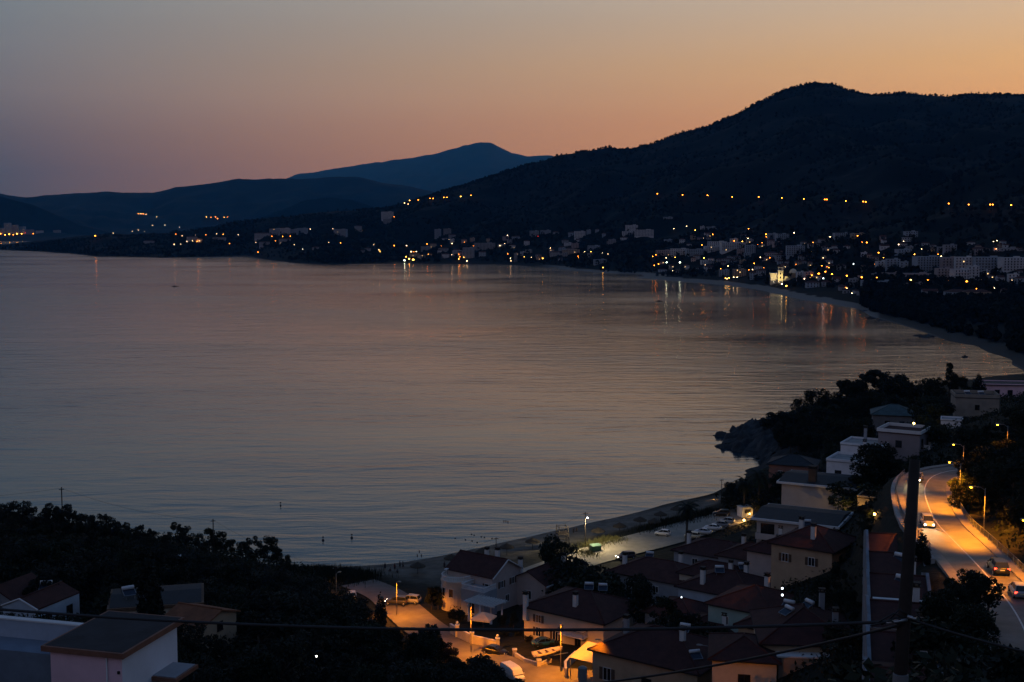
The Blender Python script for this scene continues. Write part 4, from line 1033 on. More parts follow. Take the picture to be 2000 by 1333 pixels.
H('red tile house with long solar tubes and broad cream end wall', 1565, 160, 18.0, 11.5, 13, 7.0, rot=-6, rh=3.0, wall=M_OCHRE, windows=[('S', -4.2, 3.4, 1.2, 1.6, 'dark'), ('E', 0, 3.6, 1.0, 1.4), ('E', 3.5, 3.6, 1.0, 1.4)], chimneys=[(4.0, -1.5, 7.5, 10.0, M_GREYW), (3.0, 3.8, 8, 11, M_GREYW)], heaters=[(-2.2, -.6, 9.4, R(-60)), (.6, .8, 9.9, R(-60)), (-1.4, 4.6, 8.6, R(-30))])
bw = MB(); _o = [o for o in COL.objects if o.get('label', '').startswith('red tile house with long')][0]
bw.box(-4.0, 3.4, -8.2, -6.53, -3, 5.9); bw.build('end_bay', mat('tan_render', (0.40, .30, .22), .85, .1, .5), _o); MB().box(-4.2, 3.6, -8.4, -6.5, 5.903, 6.1).build('bay_roof', M_TRIM, _o)
H('small red roof annex with white balcony at the bottom edge', 1452, 156, 19.0, 8, 9, 4.6, rot=-10, rh=1.8, wall=M_CREAM, windows=[('S', 0, 1.0, 1.4, 1.8, 'dark'), ('E', 0, 1.0, 1.0, 1.4)], balconies=[('S', 0, .4, 6.0, 1.4)])
H('clay roof house half hidden by trees left of the blue-walled house', 1330, 205, 9.0, 9, 9, 4.4, rh=2.0, wall=M_GREYW, windows=[('S', 0, 1.2, 1.2, 1.4, 'dark'), ('E', 0, 1.2, 1.2, 1.4, 'dark')])
H('small clay roof house squeezed behind the blue-walled house', 1395, 190, 10.5, 9, 8, 4.8, rh=2.0, wall=M_CREAM, windows=[('S', -2, 1.6, 1, 1.3, 'shut'), ('S', 2, 1.6, 1, 1.3, 'shut'), ('E', 0, 1.6, 1, 1.3, 'dark')], chimneys=[(2.5, -1.5, 5, 7.6)])
H('clay roof house between the car park fence and the cream house', 1468, 236, 9.5, 10, 9, 5.2, rh=2.2, wall=M_GREYW, tile=M_TILE2, windows=[('S', -2.4, 2.4, 1, 1.3, 'shut'), ('S', 2.2, 2.4, 1, 1.3, 'shut'), ('E', 0, 2.4, 1, 1.3, 'dark')], chimneys=[(-2.5, 1.5, 5.4, 8.2)], heaters=[(2.0, 1.2, 6.6, R(40))])
H('narrow clay roof house beside the red hatch roof', 1512, 172, 16.5, 7.5, 8, 5.4, rh=1.9, wall=M_OCHRE, tile=M_TILE2, windows=[('S', 0, 2.4, 1.2, 1.4, 'shut'), ('E', 0, 2.4, 1.0, 1.4, 'dark')], chimneys=[(1.5, 1.5, 5.6, 8.0)])
# lit awning over the terrace
x, y, z = at(1175, 181, 11.2)
aw = thing('terrace_awning', 'pale canvas awning glowing orange over the terrace', 'awning', (x, y, z), R(-36))
MB().prism([(-4.2, -2.6), (3.4, -2.6), (3.4, 2.6), (-4.2, 2.6)], [2.3, 2.3, 3.3, 3.3], [2.36, 2.36, 3.36, 3.36]).build('canvas', mat('awning_canvas', (0.55, .46, .34), .9, .1, 2), aw)
for sx in (-4.0, 3.2): MB().tube([(sx, -2.45, -1), (sx, -2.45, 2.3)], .06, 6).build('post', M_STEEL, aw, True)
x, y, z = at(1248, 171, 12)
kn = thing('garden_kiln', 'rounded masonry barbecue oven glowing in lamp light', 'oven', (x, y, z), R(-30))
MB().lathe([(1.05, -1), (1.05, 1.6), (.95, 2.2), (.6, 2.7), (.05, 2.85)], 16).build('dome', M_OCHRE, kn, True); MB().box(.9, 2.0, -.7, .7, -1, 1.5).build('side_bench', M_OCHRE, kn); MB().box(-.35, .35, -1.12, -.6, .8, 1.5).build('mouth', M_BLACK, kn)

# modern villas under the road
M_VW = mat('villa_render', (0.52, 0.45, 0.40), .85, .1, .5)
H('front modern villa with dark sheet roof and deep white eaves', 1566, 228, 17.5, 14.5, 10.5, 6.4, rot=-27, roof='mono', rh=.9, ov=.9, wall=M_VW, tile=M_SLATE, windows=[('S', -5.2, 3.5, 2.4, 2.2, 'dark'), ('S', -5.0, .3, 2.4, 2.3, 'dark'), ('S', 2.4, 3.6, .9, 1.5, 'dark'), ('S', 5.2, 3.6, .9, 1.5, 'dark'), ('E', -2.0, 3.4, 1.0, 1.8, 'dark'), ('E', 2.2, 3.4, 1.0, 1.8, 'dark')], balconies=[('S', -5.2, 3.2, 3.8, 1.4, M_VW)])
H('rear modern villa with dark sheet roof and tall brown chimney', 1606, 252, 18.8, 14.5, 10.5, 7.0, rot=-27, roof='mono', rh=.9, ov=.9, wall=M_VW, tile=M_SLATE, windows=[('E', -3.0, 3.6, 1.0, 2.0, 'dark'), ('E', 2.6, 3.8, 1.2, 1.6, 'dark'), ('S', 3.0, 3.6, 1.0, 1.6, 'dark')], chimneys=[(-1.2, -4.0, 6.8, 10.4, M_SHUT, 1.5)])
H('brown hipped house at the water behind the villas', 1550, 330, 8.5, 12, 10, 6.4, rot=-20, rh=2.0, wall=M_REDW, tile=M_SLATE, windows=[('S', -3, 3.2, 1, 1.6, 'plain'), ('S', 1, 3.2, 1, 1.6, 'plain'), ('E', 0, 3.2, 1, 1.6, 'plain')])
H('white stepped townhouse with yellow side and tall white chimney', 1660, 262, 19.5, 8, 9, 9.0, rot=-30, roof='flat', rh=.5, ov=.1, wall=M_WHITE, tile=M_CONC, windows=[('S', -1.5, 5.6, 1.2, 1.6, 'dark'), ('S', 1.6, 2.6, 1.2, 1.6, 'dark'), ('E', 0, 5.4, 1, 1.5, 'dark')], chimneys=[(2.6, 1.0, 9.0, 13.0, M_WHITE, .6)], balconies=[('S', -.5, 5.2, 6, 1.4, M_YELLOW)])
H('white upper townhouse with sloping roof terraces', 1690, 271, 21, 9, 9, 9.4, rot=-30, roof='flat', rh=.4, ov=.1, wall=M_WHITE, tile=M_CONC, windows=[('S', 1.6, 6, 1.2, 1.6, 'dark'), ('S', -2, 6, 1.2, 1.6, 'dark')], chimneys=[(-1, 3, 9.4, 12.4, M_GREYW, .6)])
H('pale yellow townhouse wing stepping down to the garden', 1634, 255, 18.5, 6, 8, 6.4, rot=-30, roof='flat', rh=.5, ov=.1, wall=M_YELLOW, tile=M_CONC, windows=[('S', 0, 3.4, 1.2, 1.6, 'dark'), ('E', 0, 3.4, 1, 1.5, 'dark')])
H('square block house with red roof inside a white parapet', 1764, 272, 24.5, 9, 9, 8.6, rot=-32, roof='flat', rh=.7, ov=.3, wall=mat('mauve_render', (.27, .235, .24), .85, .1, .5), tile=M_TILE, fascia=M_TRIM, windows=[('E', -2.4, 5.4, 1.4, 2.0, 'dark'), ('S', 0, 5.6, 1.2, 1.4, 'dark'), ('E', 2.4, 5.6, 1.0, 1.4, 'dark'), ('E', 1, 2.0, 1.2, 1.6, 'dark')], balconies=[('E', 1.5, 5.0, 4.5, 1.4, M_TRIM)])
H('low garage block with tan walls under the road wall', 1716, 238, 21.5, 7, 6, 4.2, rot=-28, roof='flat', rh=.3, ov=.1, wall=M_OCHRE, tile=M_TILE, windows=[('S', 0, .6, 2.4, 2.1, 'dark')], name='garage', cat='garage')
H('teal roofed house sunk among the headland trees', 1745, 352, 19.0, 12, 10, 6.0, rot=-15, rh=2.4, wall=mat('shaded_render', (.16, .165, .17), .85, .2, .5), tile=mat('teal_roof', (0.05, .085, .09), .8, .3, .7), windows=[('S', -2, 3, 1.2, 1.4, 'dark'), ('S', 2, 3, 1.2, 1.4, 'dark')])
H('tan house with blue roof tanks beside the slope trees', 1902, 328, 25.0, 11, 9, 8.2, rot=-12, roof='flat', rh=.9, ov=.1, wall=mat('drab_render', (.26, .23, .19), .85, .2, .5), tile=M_SLATE, windows=[('S', 2.6, 2.0, 1.6, 1.6, 'dark'), ('S', -1.0, 2.0, 1.0, 1.2, 'dark'), ('S', 0, 5.2, 1, 1.2, 'dark')], heaters=[(-2, -1, 9.0, R(20)), (1.5, -1, 9.0, R(20))])
H('flat roofed house with rosy end wall at the right edge above the bay', 1965, 400, 21.5, 15, 9, 6.0, rot=-8, roof='flat', rh=.3, ov=.6, wall=M_PINK, tile=M_SLATE, windows=[('S', -4, 2.6, 1.4, 1.8, 'dark'), ('S', 0, 2.6, 1.4, 1.8, 'dark'), ('S', 4.5, 2.8, 1, 1.2, 'dark')])
H('small white outbuilding behind the road lamp', 1858, 300, 27.0, 5, 5, 4.2, rot=-20, roof='flat', rh=.3, ov=.1, wall=M_WHITE, tile=M_CONC, windows=[('S', 0, 1.2, 1, 1.2, 'dark')])

# terraced row climbing towards the camera beside the alley
rowtxt = ['farthest unit of the terraced row, with an orange banner at its end', 'terraced unit with a white solar panel on its roof', 'terraced unit with dark roof between white party walls', 'terraced unit with a white roof terrace', 'terraced unit lit warm from the yard below', 'nearest terraced unit at the bottom edge']
for i, (px, d, ez) in enumerate([(1742, 166, 35.0), (1745, 154, 35.6), (1749, 142, 36.2), (1753, 130, 36.6), (1757, 118, 37.2), (1760, 107, 37.6)]):
    zb = ez - 5.6
    h = H(rowtxt[i], px, d, zb, 6.6 - .15 * i, 11.6, 5.2, rot=-14, roof='gable', along='x', rh=1.5, ov=.02, wall=M_GREYW if i < 3 else M_OCHRE, tile=M_TILE, base=8, windows=[('S', -1.6, 2.6, 1.1, 1.5, 'dark'), ('S', 1.8, 2.6, 1.1, 1.5, 'dark'), ('E', 0, 2.4, 1.2, 1.6, 'dark'), ('E', 3, 2.4, 1, 1.4, 'dark')], heaters=[(0.4, -1.4, 6.4, R(-40 + 10 * i))] if i in (1, 2, 4) else [], balconies=[('E', .5, 2.2, 5, 1.3, M_TRIM)] if i > 1 else [], name='terraced_house')
    for s in (-1, 1):
        w = 6.6 - .15 * i
        pw = MB(); pw.loft([[(s * (w / 2 + .02), -5.9, -8), (s * (w / 2 + .02), 5.9, -8), (s * (w / 2 + .02), 5.9, 5.75), (s * (w / 2 + .02), 0, 7.35), (s * (w / 2 + .02), -5.9, 5.75)], [(s * (w / 2 + .38), -5.9, -8), (s * (w / 2 + .38), 5.9, -8), (s * (w / 2 + .38), 5.9, 5.75), (s * (w / 2 + .38), 0, 7.35), (s * (w / 2 + .38), -5.9, 5.75)]]); pw.build('party_wall', mat('dull_blue_grey_wall', (.17, .20, .23), .9, .35, .5), h)  # party walls in a dull, mottled blue-grey
    MB().box(-3.1 + .07 * i, 3.1 - .07 * i, -6.7, -5.87, 5.4, 5.75).build('cornice', M_TRIM, h)
    add_chimney(h, 1.9, 2.6, 5.4, 8.0, M_TRIM, .7)
p = Wd(1760, 1075, 163)
bn = thing('orange_banner', 'orange plastic barrier mesh at the end of the terraced row', 'barrier', p, R(10))
bb = MB()
for i in range(9): bb.tube([(-5 + i * 1.2, 0.25 * math.sin(i), -.9), (-5 + i * 1.2 + .9, .25 * math.sin(i + 1), -.6 + .5 * math.sin(i * .9))], .16, 6)
bb.build('mesh_sheet', mat('orange_plastic', (0.75, .16, .02), .6, .2, 2), bn); MB().tube([(4.8, 0, -2), (4.8, 0, 1)], .05, 6).build('stake', M_STEEL, bn); MB().tube([(0, 0, -2), (0, 0, .4)], .05, 6).build('stake', M_STEEL, bn)

# left: white gabled house, brown house, orange roof, foreground house
x, y, z = at(84, 160, 23.6)
lh = house('white house with small curved gables and solar tank at the left edge', x, y, z, 5.6, 8, 5.4, rot=-20, roof='gable', along='y', rh=1.1, ov=.05, wall=M_BLUEW, tile=M_TILE, windows=[('S', 0.4, .8, 1.8, 1.8, 'plain'), ('E', -2, 3.0, 1.0, 1.3, 'dark'), ('E', 2, 3.0, 1.0, 1.3, 'dark')], heaters=[(-1.0, 2.0, 6.4, R(30))])
MB().loft([[(-8.6, y_, -4), (-2.83, y_, -4), (-2.83, y_, 5.6), (-5.7, y_, 7.0), (-8.6, y_, 5.6)] for y_ in (4.4, -2.2)]).build('side_wing', M_GREYW, lh); gable_roof(5.8, 6.8, 5.6, 1.4, .25, along='y')[0].xf(Matrix.Translation((-5.72, 1.1, 0.05))).build('wing_roof', M_TILE, lh)
MB().box(2.83, 6.2, -3.4, 2.4, -4, 1.6).build('terrace', M_GREYW, lh); balusters(lh, [(2.9, -3.3), (6.1, -3.3), (6.1, 2.3)], 1.62)
for s in (-1, 1): MB().tube([(s * 2.95, -4.1, 5.45), (0, -4.1, 6.65)], .12, 5).build('gable_trim', M_TRIM, lh)
H('brown low house with bluish flat roof and pipes', 308, 160, 25.0, 11.5, 8, 4.0, rot=14, roof='mono', rh=.6, ov=.3, wall=M_CREAM, tile=M_SLATE, fascia=M_WOOD, windows=[('S', -3, 1.4, 1.1, 1.4, 'dark'), ('S', 3.4, 1.2, 1.0, 1.6, 'plain'), ('E', 0, 1.4, 1, 1.4, 'dark')], heaters=[(-3.4, -1.5, 5.6, R(20))])
H('low shed with orange-brown sloping roof below the brown house', 392, 150, 27.8, 6, 6.5, 2.2, rot=-25, roof='gable', along='x', rh=1.0, ov=.4, wall=M_OCHRE, tile=mat('orange_tiles', (0.22, .085, .04), .85, .3, .9, stripes=5.0), windows=[('E', 0, .8, .9, 1.0, 'dark')], name='shed', cat='shed')
H('small pale roofed hut on the wooded slope above the sea', 330, 236, 10.5, 4.4, 5, 2.8, rot=15, roof='mono', rh=.3, ov=.2, wall=M_WHITE, tile=mat('pale_sheet', (.5, .53, .56), .6, .1, 2), windows=[('S', 0, 1, .8, 1, 'dark')], name='hut', cat='hut')
nx_, ny_, nz_ = Wd(240, 1278, 52)
fh = thing('stair_house', 'pink and white roof-top stair house with flat brown-edged roof', 'house', (nx_, ny_, nz_ - .25), R(-15))
q = MB(); q.prism([(-3.75, .3), (-.25, .3), (-.25, 4.9), (-3.75, 4.9)], -8, 0); q.build('side_wall', mat('pale_lilac_wall', (.76, .76, .80), .8, .08, .7), fh)
q = MB(); q.prism([(-3.747, .18), (-.253, .18), (-.253, .298), (-3.747, .298)], -8, -.003); q.build('front_wall', M_PINK, fh)
q = MB(); q.prism([(-4.1, 0), (0, 0), (0, 5.2), (-4.1, 5.2)], .003, [.25, .25, .27, .27]); fr = q.build('roof', mat('brown_fascia', (.22, .10, .065), .7, .2, 2), fh)
q = MB(); q.prism([(-3.98, .12), (-.12, .12), (-.12, 5.08), (-3.98, 5.08)], .24, [.262, .262, .282, .282]); q.build('roof_membrane', mat('dark_felt', (.018, .019, .023), .8, .5, .8, .3, 5), fr)
MB().tube([(-.9, .13, -8), (-.9, .13, -.02)], .035, 6).build('downpipe', M_TRIM, fh, True)
MB().box(-.38, -.28, .1, .178, -.72, -.60).build('wall_lamp', M_BLACK, fh)
q = MB(); q.box(-9.5, -3.753, 3.2, 3.45, -8, .1); q.build('parapet', mat('parapet_dusk_tint', (.36, .42, .50), .85, .15, .8), fh); MB().box(-9.55, -3.753, 3.15, 3.5, .103, .17).build('parapet_cap', M_TRIM, fh)  # white parapet; the blue dusk light on it is mixed into its colour
q = MB(); q.box(-9.5, -3.753, 1.6, 3.197, -8, -.75); q.build('terrace_floor', mat('terrace_grey', (.16, .20, .25), .85, .2, .8), fh)
q = MB(); q.box(-.247, 1.0, 2.6, 4.6, -1.9, -1.72); q.build('side_canopy', mat('brown_fascia', (.22, .1, .065)), fh); MB().box(-.24, .9, 2.7, 4.5, -1.717, -1.68).build('canopy_sheet', M_GREYW, fh)

# ------------------------------------------------------------------ road furniture
def off(pts, i, o, dz=0):
    t = pts[min(i + 1, len(pts) - 1)] - pts[max(i - 1, 0)]; t.z = 0; t.normalize(); return pts[i] + Vector((t.y, -t.x, 0)) * o + Vector((0, 0, dz)), t
def nearest(pts, px, py):
    return min(range(len(pts)), key=lambda i: (proj(pts[i])[0] - px) ** 2 + (proj(pts[i])[1] - py) ** 2)
def fence(label, idx, o, h, post_m, rails, name='railing_fence', step=1):
    p0, _ = off(road_c, idx[0], o); t = thing(name, label, 'fence', p0, 0)
    pm = MB(); pm.tube([(0, 0, -.2), (0, 0, h)], .04, 6); pme = pm.mesh('post', post_m)
    P = [off(road_c, i, o, .14)[0] - p0 for i in idx]
    for p in P[::step]: link('post', pme, t, p)
    for z in rails: MB().tube([p + Vector((0, 0, z)) for p in P], .028, 5).build('rail', post_m, t, True)
    bm = MB()
    for a, b in zip(P[:-1], P[1:]):
        for k in range(1, 8): c = a.lerp(b, k / 8); bm.tube([c + Vector((0, 0, rails[-1])), c + Vector((0, 0, rails[0]))], .011, 4, False)
    stuff(bm.build('bars', post_m, t))
i0, i1, i2 = nearest(road_c, 1960, 1160), nearest(road_c, 1830, 1022), nearest(road_c, 1815, 930)
fence('iron railing along the lit pavement right of the road', list(range(i0 - 4, nearest(road_c, 1812, 985) + 1)), 4.45, 1.05, M_STEEL, (1.0, .2))
fence('curved iron railing on top of the road retaining wall', list(range(i1 - 8, i2 + 1)), -4.45, 1.1, M_STEEL, (1.05, .2))
fence('dark guard rail on the outer bend at the lower right', list(range(0, i0 + 2)), -4.45, .9, M_BLACK, (.85, .3), name='guard_rail')
def rwall(label, idx, o, top, depth, m):
    p0, _ = off(road_c, idx[0], o); t = thing('retaining_wall', label, 'wall', p0, 0)
    a = [off(road_c, i, o)[0] - p0 for i in idx]; b = [off(road_c, i, o - .5)[0] - p0 for i in idx]
    mb = MB(); mb.loft([[(p.x, p.y, p.z + top), (q.x, q.y, q.z + top), (q.x, q.y, q.z - depth), (p.x, p.y, p.z - depth)] for p, q in zip(a, b)]); mb.build('wall', m, t)
    mb = MB(); mb.loft([[(p.x, p.y, p.z + top + .14), (q.x, q.y, q.z + top + .14), (q.x, q.y, q.z + top + .003), (p.x, p.y, p.z + top + .003)] for p, q in zip([off(road_c, i, o + .06)[0] - p0 for i in idx], [off(road_c, i, o - .56)[0] - p0 for i in idx])]); mb.build('coping', M_CONC, t)
rwall('curved pale retaining wall under the road railing', list(range(i1 - 10, i2 + 2)), -4.75, .18, 11, M_CONC)
rwall('grey retaining wall under the outer bend', list(range(0, i0 - 1)), -4.75, .18, 6, M_CONC)
# road lamps
def lampbase(px, py): return nhit(px, py)
i = nearest(road_c, 1850, 1040); p, t_ = off(road_c, i, 4.9, .14); hd = math.atan2(t_.y, t_.x)
near_lamp('lit sodium street lamp leaning over the road railing', p, 6.2, 1.6, hd + math.pi / 2 + .2, 17000, glow=60, spot=128)
for p, txt, pw in ((G(1874, 985, 35.8), 'lit street lamp half behind leaves where the road bends', 15000), (G(1880, 942, 34.8), 'lit street lamp below the dark slope beyond the bend', 3000), (nhit(1966, 905), 'lit street lamp high on the right beyond the trees', 1500)):
    near_lamp(txt, p, 6.3, 1.3, R(172), pw, glow=60, spot=124)
i = nearest(road_c, 1940, 1140); p, t_ = off(road_c, i, 4.9, .14); near_lamp('sodium street lamp beside the two cars on the bend', p, 7.0, 1.3, math.atan2(t_.y, t_.x) + math.pi / 2, 9000, glow=30, spot=116)
# cars on the road
def road_car(label, px, py, lane, toward, **k):
    i = nearest(road_c, px, py); p, t_ = off(road_c, i, lane, .03); a = math.atan2(t_.y, t_.x) + (math.pi if toward else 0)
    return car(label, k.pop('kind'), k.pop('cn'), k.pop('cc'), p, a, group='cars driving on the coast road', **k)
road_car('pale oncoming car with lit headlights nearest the utility pole', 1832, 1030, -1.65, True, kind='hatch', cn='silver', cc=(.35, .35, .36), head=True, beam=1700)
road_car('oncoming car with lit headlights where the road bends', 1812, 942, -1.65, True, kind='sedan', cn='grey', cc=(.2, .2, .21), head=True, beam=1700)
road_car('black car with red tail lights on the lit bend', 1935, 1112, 1.65, False, kind='suv', cn='black', cc=(.012, .012, .014), tail=True, head=True, beam=170)
road_car('silver car with red tail lights at the right edge', 1968, 1158, 1.65, False, kind='hatch', cn='silver', cc=(.35, .35, .36), tail=True, head=True, beam=150)
# village street lamps, van, cars, boat
def spole(label, px, pyb, z, h, power, heading=0, arm=.5, glow=4): return near_lamp(label, G(px, pyb, z), h, arm, heading, power, glow=glow, m_pole=mat('painted_pole', (.34, .30, .24), .7, .15, 3))
spole('thin street lamp post by the globe-topped garden wall', 920, 1277, 7.2, 8.2, 8000, R(-120))
spole('street lamp post in the middle of the lit square', 1095, 1312, 9.8, 7.6, 10000, R(-100))
spole('short street lamp post beside the lit awning', 1178, 1340, 11.6, 6.6, 2600, R(170))
spole('street lamp post at the beach end of the village street', 775, 1203, 3.9, 6.6, 7500, R(-40))
spole('lone lit lamp post at the edge of the beach', 657, 1168, 2.8, 5.0, 500, R(40))
near_lamp('grey street lamp with unlit curved arm at the bottom edge', G(1396, 1345, 16), 5.6, 1.8, R(165), 0, glow=.01, color=(.02, .02, .02))
car('white delivery van parked at the bottom of the lit street', 'van', 'white', (.72, .72, .70), G(1002, 1327, 9.3), R(-62), name='van', cat='van', group='vehicles in the village street')
car('black hatchback parked beside the garden wall', 'sedan', 'black', (.012, .012, .014), G(967, 1278, 7.6), R(-30), group='vehicles in the village street')
car('dark blue car parked in the yard behind the low wall', 'sedan', 'blue', (.02, .10, .16), G(1064, 1262, 8.0), R(20), group='vehicles in the village street')
car('dark car with lit headlights leaving the village street', 'suv', 'darkgrey', (.05, .05, .055), G(775, 1181, 3.6), R(170), head=True, beam=170, group='vehicles in the village street')
car('pale pickup parked behind the lit car', 'suv', 'silver', (.35, .35, .36), G(800, 1178, 3.6), R(160), group='vehicles in the village street')
car('small pale car parked below the lone lamp post', 'hatch', 'pale', (.5, .55, .6), G(688, 1168, 2.6), R(100), group='vehicles in the village street')
x, y, z = G(1108, 1287, 9.7) - Vector((3, 0, 0))
bo = thing('small_boat', 'small open fishing boat on a trailer in the lit square', 'boat', (x, y, z), R(28))
sec = []
for f in range(9):
    u = f / 8; xx = -2.6 + 5.2 * u; w = 0.95 * (1 - max(0, (u - .45) / .55) ** 2.2) + .02; zz = .75 + .35 * u * u
    sec.append([(xx, -w, zz + .55), (xx, -w * .8, zz + .15), (xx, 0, zz - .15 + .3 * max(0, u - .7)), (xx, w * .8, zz + .15), (xx, w, zz + .55), (xx, w * .86, zz + .55), (xx, w * .6, zz + .3), (xx, 0, zz + .12 + .3 * max(0, u - .7)), (xx, -w * .6, zz + .3), (xx, -w * .86, zz + .55)])
MB().loft(sec).build('hull', mat('boat_hull', (.55, .48, .38), .5, .15, 2), bo, True)
for xx in (-1.5, -.2, 1.0): MB().box(xx - .16, xx + .16, -.72, .72, 1.2, 1.26).build('thwart', M_WOOD, bo)
MB().box(-2.4, 3.6, -.06, .06, .35, .47).build('trailer_beam', M_STEEL, bo)
for s in (-1, 1): MB().lathe([(.1, -.08), (.3, -.08), (.3, .08), (.1, .08)], 12).xf(Matrix.Translation((-.4, s * .85, .3)) @ Matrix.Rotation(math.pi / 2, 4, 'X')).build('wheel', M_TYRE, bo)

# ------------------------------------------------------------------ car park and beach
def lot(px, py, z=2.75): return G(px, py, z)
car('white hatchback alone in the middle of the dirt car park', 'hatch', 'white', (.72, .72, .70), lot(1294, 1046), R(158), group='cars parked on the dirt lot')
for i, (px, py, k, cn, cc) in enumerate([(1352, 1051, 'hatch', 'cream', (.6, .56, .42)), (1373, 1043, 'sedan', 'pale', (.5, .55, .6)), (1392, 1035, 'sedan', 'white', (.72, .72, .7)), (1408, 1029, 'sedan', 'grey', (.2, .2, .21)), (1420, 1022, 'hatch', 'silver', (.35, .35, .36))]):
    t = car('', k, cn, cc, lot(px, py, 2.9), R(155), group='cars parked on the dirt lot'); series('lotrow', t, 'car parked nose-in along the villa fence, {o} of that row')
car('dark car parked at the beach end of the dirt lot', 'suv', 'black', (.012, .012, .014), lot(1409, 1008, 3.0), R(170), group='cars parked on the dirt lot')
car('dark off-roader with lit headlights behind the clay roofs', 'suv', 'darkred', (.06, .03, .03), lot(1222, 1092, 2.6), R(200), head=True, beam=170, group='cars parked on the dirt lot')
def pole(label, px, pyb, z, pytop, r=.11, cross=True):
    b = G(px, pyb, z); top = Wd(px, pytop, b.y); t = thing('utility_pole', label, 'utility pole', b, R(20), 'wooden utility poles'); h = top.z - b.z
    MB().tube([(0, 0, -.5), (0, 0, h)], [r, r * .75], 8).build('pole', M_DARKW, t, True)
    if cross:
        MB().box(-.6, .6, -.05, .05, h - .4, h - .28).build('crossarm', M_DARKW, t)
        for s in (-.5, .5): MB().lathe([(.03, h - .28), (.06, h - .2), (.03, h - .1)], 6, (s, 0)).build('insulator', M_TRIM, t)
    return b + Vector((0, 0, h - .15))
pA = Wd(120, 955, 238); gA = ground(pA.x, pA.y)
def pole_top(label, px, pytop, d):
    p = Wd(px, pytop, d); g = ground(p.x, p.y); t = thing('utility_pole', label, 'utility pole', (p.x, p.y, g), R(20), 'wooden utility poles')
    MB().tube([(0, 0, -.5), (0, 0, p.z - g)], [.13, .10], 8).build('pole', M_DARKW, t, True); MB().box(-.5, .5, -.05, .05, p.z - g - .5, p.z - g - .38).build('crossarm', M_DARKW, t); return Vector((p.x, p.y, p.z - .2))
w1 = pole_top('bare pole standing clear of the trees on the left slope', 120, 952, 236)
w2 = pole_top('bare pole rising from the trees left of the beach', 416, 1014, 248)
w3 = pole('slender pole at the left end of the beach', 656, 1150, 2.6, 1108)
w4 = pole('pole on the beach behind the round tower house', 969, 1092, 2.3, 1050)
w5 = pole('pole with a small white lamp beside the green skip', 1143, 1070, 2.5, 1001)
w6 = pole('pole near the tall palm at the dirt lot', 1409, 985, 2.6, 936)
lt = thing('beach_lamp', 'small white lit lamp on the pole by the green skip', 'lamp', w5 + Vector((.1, -.2, -1.0)), R(-60))
MB().tube([(0, 0, 0), (.7, 0, .1)], .03, 6).build('bracket', M_STEEL, lt); MB().sphere((.75, 0, 0), .16, 10, 6).build('bulb', emit('white_bulb', (.9, .95, 1), 40), lt, True)
ld = bpy.data.lights.new('lamp_light', 'SPOT'); ld.energy = 7000; ld.color = (1, .80, .45); ld.spot_size = R(165); ld.spot_blend = .4; ld.shadow_soft_size = .15
lo = bpy.data.objects.new('lamp_light', ld); COL.objects.link(lo); lo.parent = lt; lo.location = (.75, 0, -.22)
def wire(label, a, b, sag, r=.02, n=24, group='overhead wires'):
    t = MB(); a = Vector(a); b = Vector(b); P = [a.lerp(b, i / n) - a + Vector((0, 0, -4 * sag * (i / n) * (1 - i / n))) for i in range(n + 1)]
    o = t.tube(P, r, 5).build('overhead_wire', M_BLACK, None, True); o.location = a; tag(o, label, 'wire', group); return o
wire('thin wire leaving the left slope pole towards the left edge', w1, w1 + Vector((-30, -4, -1.5)), .6)
wire('thin wire between the two poles on the left slope', w1, w2, 1.3)
wire('thin wire falling from the slope pole to the beach pole', w2, w3, 1.5)
wire('thin wire between the beach end pole and tower house pole', w3, w4, 2.0)
wire('thin wire between the tower house pole and lamp pole', w4, w5, 1.4)
sk = thing('rubbish_skip', 'green steel rubbish skip on the grass by the lamp pole', 'skip', G(1163, 1077, 2.5), R(25))
MB().prism([(-1.2, -.7), (1.2, -.7), (1.2, .7), (-1.2, .7)], .15, 1.35).build('bin', mat('skip_green', (.03, .09, .06), .6, .25, 2), sk); MB().prism([(-1.25, -.75), (1.25, -.75), (1.25, .75), (-1.25, .75)], 1.353, [1.4, 1.4, 1.7, 1.7]).build('lid', mat('skip_lid', (.10, .2, .15), .6, .2, 2), sk)
for s in (-1, 1): MB().tube([(s * .9, -.5, 0), (s * .9, -.5, .16)], .12, 8).build('wheel', M_TYRE, sk)
ko = thing('beach_kiosk', 'small pale kiosk at the far end of the dirt lot', 'kiosk', G(1455, 1008, 3.1), R(20))
MB().box(-1.6, 1.6, -1.3, 1.3, -.5, 2.5).build('wall', M_WHITE, ko); MB().box(-1.8, 1.8, -1.5, 1.5, 2.503, 2.65).build('roof', M_TRIM, ko); MB().box(-.9, .9, -1.33, -1.303, 1.0, 1.9).build('hatch', M_DARKW, ko)
# scaffold watch tower
b = G(1098, 1068, 2.4); h = Wd(1098, 1026, b.y).z - b.z
wt = thing('watch_tower', 'open timber watch tower frame on the beach', 'tower', b, R(15))
for sx in (-1, 1):
    for sy in (-1, 1): MB().tube([(sx * 1.5, sy * 1.3, -.5), (sx * 1.05, sy * .95, h)], .09, 6).build('leg', M_DARKW, wt, True)
for k in range(6):
    f = (k + .6) / 6; w = 1.5 - .45 * f; v = 1.3 - .35 * f
    for sy in (-1, 1): MB().tube([(-w, sy * v, h * f), (w, sy * v, h * f)], .05, 5).build('brace', M_DARKW, wt)
    for sx in (-1, 1): MB().tube([(sx * w, -v, h * f), (sx * w, v, h * f)], .05, 5).build('brace', M_DARKW, wt)
MB().box(-1.3, 1.3, -1.15, 1.15, h * .62, h * .65).build('platform', M_DARKW, wt)
